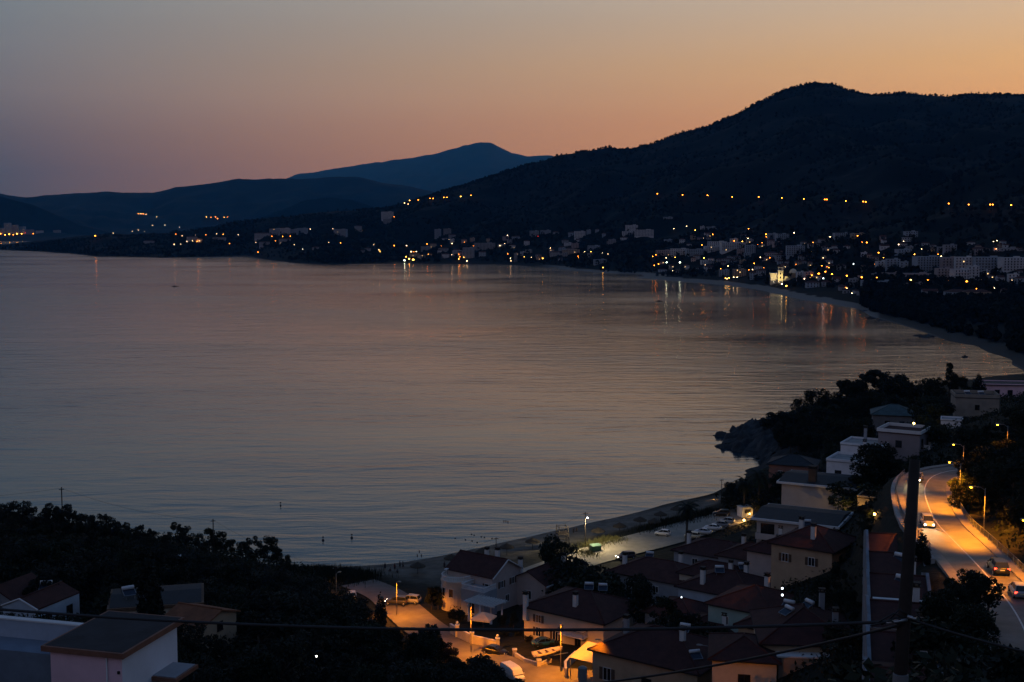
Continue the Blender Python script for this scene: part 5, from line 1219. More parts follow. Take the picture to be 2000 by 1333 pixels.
# thatched parasols
U = {}
def parasol(px, pyb, z, key='par'):
    if not U:
        U['pole'] = MB().tube([(0, 0, -.4), (0, 0, 2.3)], .06, 6).mesh('pole', M_DARKW, True)
        prof = [(1.75, 1.85), (1.70, 1.98), (1.2, 2.25), (.6, 2.52), (.08, 2.8)]; U['canopy'] = MB().lathe(prof, 14).mesh('canopy', mat('straw_thatch', (.06, .048, .034), .95, .35, 6, .6, 14))
        fr = MB()
        for k in range(40): a = k * .157; fr.poly([(1.74 * math.cos(a), 1.74 * math.sin(a), 1.88), (1.74 * math.cos(a + .16), 1.74 * math.sin(a + .16), 1.88), (1.8 * math.cos(a + .08), 1.8 * math.sin(a + .08), 1.6)], [(0, 1, 2)])
        U['fringe'] = fr.mesh('fringe', mat('straw_thatch', (.06, .048, .034)))
    t = thing('beach_parasol', '', 'parasol', G(px, pyb, z), random.random(), 'thatched parasols on the beach'); link('pole', U['pole'], t); c = link('canopy', U['canopy'], t); link('fringe', U['fringe'], c)
    series(key, t, 'thatched parasol ' + ('towards the village end of the beach' if key == 'par' else 'along the dirt lot') + ', {o}')
for px, py in ((882, 1106), (943, 1093), (990, 1084), (1040, 1073), (816, 1122)): parasol(px, py, 1.6)
for px, py in ((1168, 1052), (1210, 1042), (1250, 1030), (1290, 1019), (1322, 1008), (1278, 1033), (1352, 1000)): parasol(px, py, 1.5, 'par2')
# sunbeds / low furniture seen as dark strips beside the parasols
for i, (px, py) in enumerate(((1215, 1046), (1283, 1037), (900, 1112), (955, 1097))):
    t = thing('sun_lounger', '', 'sun lounger', G(px, py, 1.7), R(30), 'sun loungers'); MB().box(-1, 1, -.33, .33, .28, .36).build('bed', M_DARKW, t); MB().prism([(-1, -.33), (-.3, -.33), (-.3, .33), (-1, .33)], [.75, .363, .363, .75], [.82, .42, .42, .82]).build('backrest', M_DARKW, t)
    for sx in (-.8, .8):
        for sy in (-.28, .28): MB().box(sx - .03, sx + .03, sy - .03, sy + .03, -.1, .279).build('leg', M_DARKW, t)
    series('loung', t, 'dark empty sun lounger on the sand, {o} along the beach')

# ------------------------------------------------------------------ people
def person_mesh(name, joints, m):
    """one continuous skinned figure from a joint graph"""
    me = bpy.data.meshes.new(name); names = list(joints['p'].keys())
    me.from_pydata([joints['p'][k][:3] for k in names], [(names.index(a), names.index(b)) for a, b in joints['e']], [])
    o = bpy.data.objects.new(name, me); COL.objects.link(o)
    md = o.modifiers.new('skin', 'SKIN'); md.use_smooth_shade = True
    for i, k in enumerate(names):
        r = joints['p'][k][3]; me.skin_vertices[0].data[i].radius = (r, r * .85); me.skin_vertices[0].data[i].use_root = (k == 'pelvis')
    sb = o.modifiers.new('sub', 'SUBSURF'); sb.levels = 1; sb.render_levels = 1
    dg = bpy.context.evaluated_depsgraph_get(); em = bpy.data.meshes.new_from_object(o.evaluated_get(dg)); em.name = name
    em.materials.clear(); em.materials.append(m)
    for p in em.polygons: p.use_smooth = True
    bpy.data.objects.remove(o); return em
E = [('pelvis', 'waist'), ('waist', 'chest'), ('chest', 'neck'), ('neck', 'head'), ('head', 'crown'), ('chest', 'shl'), ('shl', 'ell'), ('ell', 'wrl'), ('wrl', 'hal'), ('chest', 'shr'), ('shr', 'elr'), ('elr', 'wrr'), ('wrr', 'har'), ('pelvis', 'hil'), ('hil', 'knl'), ('knl', 'anl'), ('anl', 'tol'), ('pelvis', 'hir'), ('hir', 'knr'), ('knr', 'anr'), ('anr', 'tor')]
def pose(kind):
    P = {'pelvis': (0, 0, .93, .13), 'waist': (0, .01, 1.1, .12), 'chest': (0, 0, 1.34, .14), 'neck': (0, 0, 1.50, .055), 'head': (0, -.02, 1.62, .095), 'crown': (0, 0, 1.72, .08),
         'shl': (.19, 0, 1.42, .06), 'ell': (.25, .03, 1.14, .045), 'wrl': (.24, -.06, .9, .035), 'hal': (.24, -.09, .80, .035), 'shr': (-.19, 0, 1.42, .06), 'elr': (-.25, .03, 1.14, .045), 'wrr': (-.24, -.06, .9, .035), 'har': (-.24, -.09, .80, .035),
         'hil': (.10, 0, .88, .09), 'knl': (.11, -.02, .48, .06), 'anl': (.11, .02, .09, .045), 'tol': (.12, -.14, .04, .04), 'hir': (-.10, 0, .88, .09), 'knr': (-.11, -.02, .48, .06), 'anr': (-.11, .02, .09, .045), 'tor': (-.12, -.14, .04, .04)}
    if kind == 'walk':
        P.update(knl=(.11, -.2, .5, .06), anl=(.11, -.22, .1, .045), tol=(.12, -.38, .06, .04), knr=(-.11, .1, .48, .06), anr=(-.11, .36, .14, .045), tor=(-.12, .26, .05, .04), wrl=(.26, .12, .92, .035), hal=(.26, .14, .83, .035), wrr=(-.26, -.2, .94, .035), har=(-.26, -.26, .86, .035))
    if kind == 'sit':
        for k in ('waist', 'chest', 'neck', 'head', 'crown', 'shl', 'shr', 'ell', 'elr', 'wrl', 'wrr', 'hal', 'har', 'pelvis', 'hil', 'hir'):
            a = P[k]; P[k] = (a[0], a[1] + .04, a[2] - .78, a[3])
        P.update(knl=(.13, -.38, .46, .06), anl=(.13, -.62, .08, .045), tol=(.13, -.76, .05, .04), knr=(-.13, -.38, .46, .06), anr=(-.13, -.62, .08, .045), tor=(-.13, -.76, .05, .04), wrl=(.2, -.3, .42, .035), hal=(.16, -.38, .44, .035), wrr=(-.2, -.3, .42, .035), har=(-.16, -.38, .44, .035))
    return dict(p=P, e=E)
M_SKIN = mat('sun_tanned_skin', (.20, .12, .085), .7, .1, 8)
PM = {(k, c): person_mesh('body', pose(k), M_SKIN) for k in ('stand', 'walk', 'sit') for c in ('a',)}
def person(label, kind, px, py, z, rz, shirt, legs, hair=(.02, .015, .012)):
    p = G(px, py, z); t = thing('person', label, 'person', (p.x, p.y, z - .02), R(rz), 'people on the beach')
    link('body', PM[(kind, 'a')], t)
    dz = -.78 if kind == 'sit' else 0; dy = .04 if kind == 'sit' else 0
    tm = MB(); tm.loft([[(w * math.cos(a), dy + dd * math.sin(a), z_ + dz) for a in np.linspace(0, 6.283, 11)[:-1]] for z_, w, dd in ((.86, .20, .145), (1.05, .18, .14), (1.25, .20, .15), (1.40, .21, .13), (1.47, .10, .08))]); tm.build('shirt', mat('cloth_%d_%d_%d' % tuple(int(c * 99) for c in shirt), shirt, .9, .2, 4), t, True)
    sm = MB()
    J = pose(kind)['p']
    for s in ('l', 'r'): sm.tube([J['hi' + s][:3], Vector(J['hi' + s][:3]).lerp(Vector(J['kn' + s][:3]), .55), Vector(J['kn' + s][:3])], [.125, .10, .085], 8)
    sm.build('shorts', mat('cloth_%d_%d_%d' % tuple(int(c * 99) for c in legs), legs, .9, .2, 4), t, True)
    hm = MB(); hm.sphere((0, dy + .015, 1.66 + dz), .115, 10, 6, 1.05); hm.build('hair', mat('dark_hair', hair, .8, .2, 9), t, True)
person('person in dark shirt standing at the left of the group by the waterline', 'stand', 752, 1114, .9, 20, (.03, .03, .04), (.02, .02, .03))
person('person sitting on the sand at the front of the group', 'sit', 762, 1117, 1.1, -30, (.06, .05, .05), (.02, .02, .03))
person('person in reddish top standing inside the group', 'stand', 771, 1115, 1.0, 150, (.12, .03, .03), (.03, .03, .04))
person('tall person standing at the back of the group', 'stand', 781, 1110, .8, 60, (.02, .025, .03), (.02, .02, .02))
person('person bending forward in step beside the tall one', 'walk', 787, 1111, .9, 100, (.04, .04, .05), (.015, .015, .02))
person('person sitting at the right edge of the group', 'sit', 776, 1120, 1.2, 10, (.05, .04, .04), (.02, .02, .03))
person('person standing alone between group and first parasol', 'stand', 868, 1112, 1.6, -20, (.03, .03, .035), (.02, .02, .02))
person('person standing near the water left of the lamp pole', 'stand', 1120, 1044, .8, 30, (.02, .02, .025), (.02, .02, .02))
person('second person standing close beside the one near the lamp pole', 'walk', 1126, 1043, .8, 200, (.03, .03, .03), (.02, .02, .02))
person('person on the roof terrace of the round tower house', 'stand', 876, 1118, 4, 0, (.10, .03, .03), (.02, .02, .03)) if False else None

# ------------------------------------------------------------------ on the water
def buoy(label, px, py, r=.35):
    t = thing('buoy', label, 'buoy', G(px, py, 0), 0, 'small buoys'); MB().sphere((0, 0, .05), r, 10, 6).build('float', M_BLACK, t, True); MB().tube([(0, 0, .3), (0, 0, .95)], .05, 6).build('stick', M_BLACK, t); MB().box(-.22, .22, -.02, .02, .7, 1.0).build('flag', M_BLACK, t)
buoy('dark marker buoy left of the beach', 631, 1056); buoy('dark marker buoy right of the other, off the beach', 687, 1051); buoy('tiny dark buoy off the left slope', 548, 988, .25)
for i, (px, py) in enumerate(((889, 1052), (909, 1055), (922, 1057), (932, 1060), (921, 1044), (926, 1046), (940, 1049), (946, 1050), (961, 1052))):
    b = MB().sphere((0, 0, 0), .2, 8, 5).build('float', M_BLACK, None, True); b.name = 'rope_float'; b.location = G(px, py, 0); tag(b, '', 'float', 'floats of the bathing line'); series('floats', b, 'tiny dark float of the bathing line off the beach, {o}')
def swimmer(label, px, py):
    t = thing('person', label, 'person', G(px, py, 0), 0, 'swimmers'); MB().sphere((0, 0, .18), .13, 10, 6, 1.15).build('head', M_SKIN, t, True); MB().sphere((0, 0, .24), .135, 10, 6, .9).build('hair', mat('dark_hair', (.02, .015, .012)), t, True); MB().sphere((0, .1, -.1), .26, 10, 6, .6).build('shoulders', M_SKIN, t, True)
for i, (px, py) in enumerate(((984, 1019), (988, 1019), (992, 1020), (819, 1078), (815, 1086), (823, 1086))): swimmer(['leftmost swimmer head of three off the beach', 'middle swimmer head of three off the beach', 'rightmost swimmer head of three off the beach', 'swimmer farthest out near the beach group', 'left of two swimmers close to the beach group', 'right of two swimmers close to the beach group'][i], px, py)
def smallboat(label, px, py, L):
    t = thing('rowing_boat', label, 'boat', G(px, py, 0), R(10), 'small boats'); sec = []
    for f in range(7):
        u = f / 6; w = L * .17 * (1 - (abs(u - .45) / .58) ** 2.5) + .02; xx = L * (u - .5); sec.append([(xx, -w, .5), (xx, -w * .7, -.1), (xx, w * .7, -.1), (xx, w, .5), (xx, w * .8, .5), (xx, w * .5, .12), (xx, -w * .5, .12), (xx, -w * .8, .5)])
    MB().loft(sec).build('hull', mat('dark_hull', (.03, .035, .04), .6, .2, 2), t, True); MB().box(-.2, .2, -L * .13, L * .13, .35, .4).build('thwart', M_WOOD, t); MB().box(-L * .25, L * .05, -L * .08, L * .08, .5, 1.3).build('cuddy', mat('dark_hull', (.03, .035, .04)), t)
smallboat('small dark boat alone on the far left water', 342, 560, 9); smallboat('small dark boat off the lit town beach', 1288, 589, 9); smallboat('small dark moored boat off the right hand shore', 1885, 698, 4)

# ------------------------------------------------------------------ garden lights
def gl(name, label, p, r, col, st, pw): return glow_point(name, label, p, r, col, st, pw, group='garden and yard lamps')
p = nhit(1453, 1024); gl('garden_lamp', 'bright warm garden lamp by the parked cars', p + Vector((0, 0, .9)), .24, (1, .55, .14), 60, 500)
p = nhit(1464, 1012); gl('garden_lamp', 'warm garden lamp just behind the bright one', p + Vector((0, 0, .9)), .16, (1, .5, .1), 30, 200)
p = nhit(1488, 1040); gl('garden_lamp', 'small warm lamp on the villa lawn edge', p + Vector((0, 0, .6)), .14, (1, .62, .2), 40, 150)
p = nhit(1481, 1030); gl('garden_lamp', 'small white lamp on the villa lawn', p + Vector((0, 0, .6)), .10, (1, .9, .6), 30, 60)
x, y, z = at(1645, 236, 19.2); gl('wall_uplight', 'warm uplight washing the villa side wall', Vector((x + 1.2, y, ground(x, y) + .5)), .12, (1, .6, .12), 60, 520)
p = nhit(1708, 1012); gl('garden_lamp', 'warm lamp by the dark hedge left of the road wall', p + Vector((0, 0, .5)), .18, (1, .5, .1), 50, 220)
for px, py, txt in ((1785, 828, 'yellow porch lamp behind the red roofed block, left'), (1811, 828, 'yellow porch lamp behind the red roofed block, right')): gl('porch_lamp', txt, Wd(px, py, 300), .22, (1, .62, .16), 40, 160)
gl('garden_lamp', 'single white lamp deep in the dark trees', Wd(618, 1284, 128), .09, (1, .95, .75), 12, 3)
gl('terrace_lamp', 'cluster of white terrace lamps on the balcony, upper', Wd(1528, 1151, 176), .16, (.8, .9, 1), 5, 0); gl('terrace_lamp', 'cluster of white terrace lamps on the balcony, lower', Wd(1528, 1164, 175), .16, (.8, .9, 1), 5, 0)
gl('terrace_lamp', 'white terrace lamp left of the blue-grey gable wall', Wd(1331, 1168, 196), .10, (.8, .9, 1), 6, 0)
gl('restaurant_lamp', 'warm lantern under the trees at the end of the beach', Wd(1394, 979, 345), .3, (1, .5, .12), 12, 220)
gl('yard_lamp', 'orange lamp low in the yard of the terraced row', PX(1735, 112, 32.5), .12, SODIUM, 30, 700)
gl('yard_lamp', 'orange lamp below the annex at the bottom edge', PX(1432, 143, 20.5), .12, SODIUM, 30, 500)

# ------------------------------------------------------------------ foreground pole and cables
pb, pt = Wd(1757, 1345, 20), Wd(1787, 898, 20.6)
fp = thing('utility_pole', 'thick dark leaning utility pole close to the camera', 'utility pole', pb, 0, 'wooden utility poles'); dv = pt - pb
MB().tube([dv * -.4, dv * .25, dv * .6, dv], [.120, .112, .102, .088], 16).build('pole', M_DARKW, fp, True)
MB().lathe([(.126, -.05), (.128, .2), (.126, .25)], 16, (dv.x * .03, 0)).build('metal_band', M_STEEL, fp)
pc = pb + dv * .30 - pb
for k, (a, zz) in enumerate(((-.5, .05), (-.32, .12), (-.6, -.08), (.3, .02), (-.42, -.02))): 
    MB().tube([(pc.x, pc.y - .1, pc.z + zz), (pc.x + a * .5, pc.y - .22, pc.z + zz + .12), (pc.x + a, pc.y - .12, pc.z + zz * .3 - .05)], .016, 5).build('cable_loop', M_BLACK, fp, True)
for k, (a, zz) in enumerate(((-.36, .0), (.13, .06))): MB().tube([(pc.x, pc.y - .15, pc.z + zz + .04), (pc.x + a, pc.y - .2, pc.z + zz)], .028, 7).build('clamp', M_METAL, fp, True)
kn = pb + dv * .30
wire('thick black cable sagging from the near pole across to the left edge', kn + Vector((-.1, -.12, 0)), Wd(-90, 1183, 24), .30, .030, 40)
wire('lower black cable falling from the near pole towards the street', kn + Vector((-.1, -.12, -.06)), Wd(930, 1352, 30), .25, .026, 40)
wire('black cable running from the near pole to the right edge', kn + Vector((.1, -.1, .02)), Wd(2080, 1292, 17), .03, .022, 20)
pq = Wd(1138, 1306, 26)
st = thing('utility_pole', 'stub top of a dark pole carrying the lower cable', 'utility pole', pq - Vector((0, 0, 14)), 0, 'wooden utility poles'); MB().tube([(0, 0, -2), (0, 0, 14)], [.12, .085], 10).build('pole', M_DARKW, st, True); MB().lathe([(.1, 13.7), (.1, 14.02), (.05, 14.05)], 10).build('cap', M_STEEL, st)
# ------------------------------------------------------------------ near vegetation
TT = plant_top
def row(items, key, text, group):
    for kind, px, py, d, w in items: TT(kind, px, py, d, w, key, text, group)
row([('bush', 1503, 808, 440, 1.0), ('bush', 1520, 800, 438, 1.0), ('broad', 1558, 777, 432, .95), ('broad', 1586, 760, 430, .95), ('broad', 1612, 756, 425, .95), ('broad', 1640, 772, 420, .9)], 'hl1', 'round tree above the headland rocks, {o} of that clump', 'headland trees')
row([('pine', 1655, 727, 412, 1.3), ('broad', 1676, 735, 410, 1.0), ('pine', 1695, 724, 414, 1.3), ('pine', 1722, 714, 410, 1.3), ('broad', 1742, 722, 405, 1.0), ('broad', 1762, 726, 402, 1.0), ('broad', 1785, 740, 398, .9), ('broad', 1806, 737, 396, .8)], 'hl2', 'tall tree of the big headland grove, {o} of its crest', 'headland trees')
row([('broad', 1826, 733, 392, .9), ('pine', 1856, 710, 388, .75), ('broad', 1868, 726, 388, .9), ('broad', 1886, 745, 386, .8), ('cypress', 1912, 722, 378, 1.6), ('cypress', 1922, 742, 376, 1.5)], 'hl3', 'silhouetted tree right of the headland grove, {o} of its group', 'headland trees')
row([('broad', 1540, 803, 402, 1.0), ('broad', 1568, 802, 392, 1.0), ('broad', 1598, 792, 390, 1.0), ('broad', 1630, 788, 386, 1.0), ('broad', 1660, 776, 382, 1.0), ('broad', 1690, 772, 376, 1.0), ('broad', 1715, 790, 374, .9)], 'hl4', 'dark tree in the second row of the headland wood, {o}', 'headland trees')
row([('broad', 1800, 778, 352, 1.0), ('broad', 1826, 772, 346, 1.0), ('pine', 1848, 788, 322, 1.0), ('broad', 1840, 815, 300, 1.0), ('broad', 1820, 845, 285, .9), ('cypress', 1858, 800, 318, 1.2), ('broad', 1945, 812, 320, .9)], 'hl5', 'dark tree between the teal roof and the tan house, {o}', 'headland trees')
row([('bush', 1535, 846, 402, 1.1), ('bush', 1560, 855, 380, 1.1), ('broad', 1600, 846, 362, 1.0), ('broad', 1625, 830, 352, 1.0), ('broad', 1650, 820, 346, 1.0), ('broad', 1682, 812, 340, 1.0), ('bush', 1565, 880, 362, 1.2), ('broad', 1594, 882, 345, .9), ('broad', 1630, 862, 318, .9)], 'hl6', 'scrubby tree between shore rocks and townhouses, {o}', 'headland trees')
row([('broad', 1708, 862, 247, 1.15), ('broad', 1730, 872, 246, .9), ('bush', 1670, 925, 244, 1.3), ('broad', 1690, 905, 245, .8), ('broad', 1745, 885, 243, .8), ('cypress', 1692, 975, 232, 1.3), ('cypress', 1700, 978, 231, 1.3), ('cypress', 1712, 975, 231, 1.3), ('bush', 1690, 1010, 222, 1.3), ('bush', 1665, 1045, 205, 1.6), ('bush', 1690, 1055, 196, 1.6)], 'vl', 'garden tree between the townhouses and the villas, {o}', 'villa garden trees')
row([('broad', 1784, 888, 236, .9), ('broad', 1797, 880, 240, .9), ('broad', 1812, 888, 242, .8), ('bush', 1826, 900, 236, 1.2), ('broad', 1838, 884, 240, .9), ('broad', 1855, 890, 236, .9)], 'bn', 'dark tree hiding the road beyond the bend, {o}', 'trees above the coast road')
row([('broad', 1878, 920, 187, .9), ('broad', 1896, 932, 184, .9), ('broad', 1866, 944, 191, .7), ('broad', 1908, 905, 190, .9), ('broad', 1888, 890, 205, .9), ('bush', 1876, 985, 184, 1.2), ('broad', 1925, 915, 188, .9)], 'rd', 'road-side tree catching orange lamp light, {o} of that clump', 'trees above the coast road')
row([('broad', 1886, 812, 300, 1.0), ('broad', 1906, 850, 280, 1.0), ('broad', 1942, 836, 290, 1.0), ('broad', 1975, 806, 300, 1.0), ('broad', 1995, 830, 282, 1.0), ('broad', 1922, 880, 262, 1.0), ('broad', 1952, 885, 250, 1.0), ('broad', 1988, 890, 246, 1.0)], 'rs1', 'dark tree on the upper right slope, {o} of that wood', 'trees above the coast road')
row([('broad', 1905, 915, 246, 1.0), ('broad', 1938, 930, 226, 1.0), ('broad', 1972, 945, 216, 1.0), ('broad', 1998, 960, 205, 1.0), ('broad', 1930, 975, 206, 1.0), ('broad', 1962, 985, 196, 1.0), ('broad', 1990, 1005, 186, 1.0), ('bush', 1942, 1010, 186, 1.3), ('bush', 1968, 1035, 176, 1.3), ('broad', 1996, 1045, 172, .9)], 'rs2', 'dark tree on the slope right of the road railing, {o}', 'trees above the coast road')
row([('broad', 1905, 1106, 127, 1.0), ('broad', 1875, 1118, 124, .95), ('broad', 1932, 1118, 124, .9), ('broad', 1850, 1140, 121, .9), ('broad', 1832, 1160, 118, .8), ('cypress', 1801, 1030, 152, 1.5), ('cypress', 1812, 1060, 150, 1.4), ('bush', 1868, 1180, 112, 1.4), ('broad', 1905, 1175, 110, .9)], 'lr', 'dark tree between the terraced row and the road bend, {o}', 'lower right trees')
row([('broad', 1962, 1236, 86, 1.1), ('broad', 1995, 1250, 80, 1.1), ('broad', 1925, 1262, 82, 1.1), ('olive', 1890, 1285, 78, 1.1), ('bush', 1975, 1290, 66, 1.4), ('broad', 1862, 1250, 92, .9), ('bush', 1850, 1300, 84, 1.4)], 'lr2', 'near dark tree in the bottom right corner, {o}', 'lower right trees')
row([('broad', 1096, 1040, 246, .75), ('broad', 1112, 1052, 244, .7), ('bush', 1132, 1083, 240, 1.2)], 'vt1', 'dark tree beside the watch tower, {o}', 'village trees')
row([('broad', 842, 1144, 236, .55), ('broad', 856, 1143, 236, .55), ('cypress', 743, 1150, 216, 1.0), ('bush', 895, 1186, 226, 1.0), ('bush', 985, 1196, 222, .9), ('broad', 1003, 1190, 218, .6), ('bush', 930, 1200, 223, 1.0)], 'vt2', 'clipped tree or shrub around the beach house gardens, {o}', 'village trees')
row([('bush', 1010, 1228, 211, 1.4), ('bush', 1030, 1242, 206, 1.4), ('bush', 985, 1236, 212, 1.4), ('bush', 1085, 1250, 200, 1.3), ('bush', 1052, 1262, 200, 1.5), ('bush', 1215, 1292, 176, 1.0), ('bush', 1190, 1300, 178, .9)], 'vt3', 'dark garden shrub behind the low street walls, {o}', 'village trees')
row([('broad', 1232, 1118, 214, .9), ('broad', 1262, 1135, 206, .8), ('broad', 1300, 1165, 197, .9), ('broad', 1325, 1185, 190, .8), ('broad', 1350, 1195, 186, .8), ('bush', 1390, 1215, 182, 1.3), ('broad', 1420, 1220, 176, .9), ('broad', 1450, 1230, 172, .8), ('bush', 1170, 1100, 232, 1.2)], 'vt4', 'dark tree among the clay roofs, {o}', 'village trees')
row([('broad', 1600, 1125, 178, .8), ('broad', 1625, 1120, 176, .8), ('broad', 1640, 1095, 184, .8), ('bush', 1570, 1165, 176, 1.2), ('broad', 1655, 1150, 166, .8), ('bush', 1660, 1250, 138, 1.2), ('bush', 1655, 1210, 150, 1.2), ('bush', 1490, 1060, 240, 1.4), ('bush', 1470, 1048, 258, 1.5)], 'vt5', 'dark tree along the alley left of the terraced row, {o}', 'village trees')
row([('broad', 1428, 938, 332, .9), ('broad', 1448, 932, 330, .9), ('broad', 1500, 926, 326, .9), ('broad', 1520, 918, 322, .8), ('bush', 1440, 962, 322, 1.4), ('bush', 1505, 955, 316, 1.4), ('broad', 1400, 962, 345, .7)], 'bt', 'dark beach-side tree around the palms, {o}', 'beach trees')
palm(1340, 1066, 974, 2.7, 'palms', 'shaggy palm tree near the car park, {o} of three')
palm(1480, 1003, 910, 4.2, 'palms', 'shaggy palm tree near the car park, {o} of three')
palm(1452, 1000, 926, 4.0, 'palms', 'shaggy palm tree near the car park, {o} of three')
# dry grass and scrub strips by the car park
def scrub_patch(name, label, pts, n, hgt, m, spread):
    P = []
    rng = np.random.default_rng(len(name) + n)
    for _ in range(n):
        a = pts[rng.integers(len(pts))]; q = np.array(a[:2]) + rng.normal(0, spread, 2); P.append((q[0], q[1], ground(q[0], q[1])))
    P = np.array(P); h = hgt * (.5 + rng.random(n)); an = rng.random(n) * 6.28; w = .05 + .06 * rng.random(n)
    dx = np.stack([np.cos(an), np.sin(an), np.zeros(n)], 1); tip = P + np.stack([rng.normal(0, .15, n), rng.normal(0, .15, n), h], 1)
    Vv = np.stack([P - dx * w[:, None], P + dx * w[:, None], tip], 1).reshape(-1, 3)
    o = link(name, fast_mesh(name, Vv, np.arange(3 * n).reshape(-1, 3), m)); o['label'] = label; stuff(o)
scrub_patch('dry_grass', 'dry yellow grass around the green skip', [tuple(G(px, py, 2.5)) for px, py in ((1140, 1080), (1155, 1068), (1170, 1062), (1185, 1058), (1200, 1055), (1150, 1085))], 2600, .7, M_DRY, 1.6)
scrub_patch('beach_scrub', 'dark low scrub between the beach and the dirt lot', [tuple(G(px, py, 2.5)) for px, py in ((1300, 1025), (1320, 1020), (1345, 1016), (1370, 1010), (1390, 1003), (1265, 1036))], 3000, .9, M_SHRUB, 2.0)
scrub_patch('dune_scrub', 'dark low scrub at the left end of the beach', [tuple(G(px, py, 2.0)) for px, py in ((600, 1118), (630, 1122), (660, 1125), (690, 1130), (640, 1130), (610, 1128))], 7000, 1.3, M_SHRUB, 3.0)
# wooded slope at the left: ridge trees then the slope below
row([('olive', px, py, d, w) for px, py, d, w in ((-10, 985, 235, 1.0), (14, 980, 235, 1.0), (38, 974, 236, 1.0), (62, 985, 235, .9), (85, 992, 233, .9), (104, 981, 233, .8), (124, 979, 236, .8), (140, 990, 234, .8), (160, 1001, 236, .9))], 'lf1', 'bushy tree on the left skyline, {o} of its high part', 'left slope trees')
row([('olive', px, py, d, w) for px, py, d, w in ((180, 1004, 238, .9), (198, 998, 240, .7), (216, 1010, 240, .9), (236, 1016, 242, .9), (255, 1024, 240, .9), (275, 1022, 243, .9), (296, 1030, 244, .9), (322, 1040, 244, 1.0), (345, 1019, 250, .9), (364, 1024, 250, .9), (388, 1040, 248, .9))], 'lf2', 'bushy tree on the left skyline, {o} of its middle part', 'left slope trees')
row([('broad', px, py, d, w) for px, py, d, w in ((408, 1030, 250, .9), (430, 1036, 252, .9), (452, 1050, 252, .9), (474, 1054, 254, .9), (497, 1043, 256, .85), (525, 1046, 256, .75), (540, 1065, 256, .9), (556, 1082, 257, .8), (575, 1100, 256, .8))], 'lf3', 'leafy tree on the skyline nearest the beach, {o}', 'left slope trees')
LIM = ([-100, 0, 100, 200, 300, 400, 560, 620, 640, 735, 745, 850, 862, 885, 900, 985, 990], [1000, 1000, 1005, 1025, 1045, 1060, 1105, 1118, 1150, 1150, 1218, 1222, 1200, 1225, 1275, 1270, 2000])
BOXES = [(0, 175, 1112, 1225), (208, 455, 1138, 1222), (0, 372, 1200, 1340)]
rngt = random.Random(5)
zones = {}
tries = 0
while sum(len(v) for v in zones.values()) < 230 and tries < 14000:
    tries += 1
    px, d = rngt.uniform(-30, 985), rngt.uniform(62, 240)
    p = PX(px, d, 20); g = ground(p.x, p.y); h = rngt.uniform(4.5, 8.5) if d > 120 else rngt.uniform(3.5, 6.0)
    tx, ty = proj((p.x, p.y, g + h)); bx, by = proj((p.x, p.y, g)); rad = h * .45 * FPX / d
    if ty < np.interp(px, *LIM) or ty > 1345: continue
    if any(min(tx + rad, b[1]) > max(tx - rad, b[0]) and ty < b[3] - 2 and by > b[2] + 40 and d < lim for b, lim in zip(BOXES, (158, 158, 60))): continue
    if line_dist(np.array([p.x]), np.array([p.y]), street_c[::4])[0][0] < 7: continue
    if tx + rad * .8 > 890 and ty < 1270: continue
    if 740 < tx + rad * .8 and tx - rad * .8 < 850 and ty < 1215: continue
    if any((p.x - q[0]) ** 2 + (p.y - q[1]) ** 2 < (q[2] * .42) ** 2 for v in zones.values() for q in v): continue
    zk = (int((px + 30) // 145), 0 if d > 205 else 1 if d > 170 else 2 if d > 140 else 3 if d > 115 else 4 if d > 90 else 5)
    zones.setdefault(zk, []).append((p.x, p.y, h))
ZX = ['at the left edge', 'above the stair house', 'above the brown house', 'around the orange shed', 'of the middle thicket', 'below the beach lamp', 'left of the street']
ZD = ['in the farthest row', 'in the second row', 'in the third row', 'in the fourth row', 'in the fifth row', 'in the nearest row']
for (zx, zd), v in zones.items():
    for x, y, h in v:
        k = rngt.choice(['olive', 'olive', 'broad', 'bush'])
        plant(k, x, y, h if k != 'bush' else h * .7, rngt.uniform(.85, 1.2) if k != 'bush' else 1.2, ('z', zx, zd), 'dark tree ' + ZD[zd] + ' ' + ZX[min(zx, 6)] + ', {o}', 'left slope trees')
row([('olive', 20, 1196, 140, 1.0), ('olive', 60, 1205, 138, 1.0), ('broad', 110, 1208, 138, 1.0), ('olive', 150, 1200, 142, 1.0), ('broad', 185, 1192, 146, .9), ('olive', 222, 1196, 144, .9), ('olive', 262, 1198, 142, .9), ('broad', 330, 1205, 138, .9), ('olive', 372, 1208, 138, 1.0)], 'lb', 'dark tree in front of the left houses, {o}', 'left slope trees')
row([('cypress', 288, 1055, 134, .9), ('cypress', 296, 1090, 132, .9)], 'cyp', 'tall black cypress in front of the brown house, {o} of two', 'left slope trees')
row([('olive', 905, 1283, 170, 1.0), ('olive', 938, 1276, 172, .9), ('olive', 880, 1262, 176, .8), ('broad', 820, 1225, 190, .8), ('broad', 845, 1214, 193, .6), ('broad', 870, 1250, 184, .7)], 'ls', 'grey-green tree at the left kerb of the lit street, {o}', 'left slope trees')
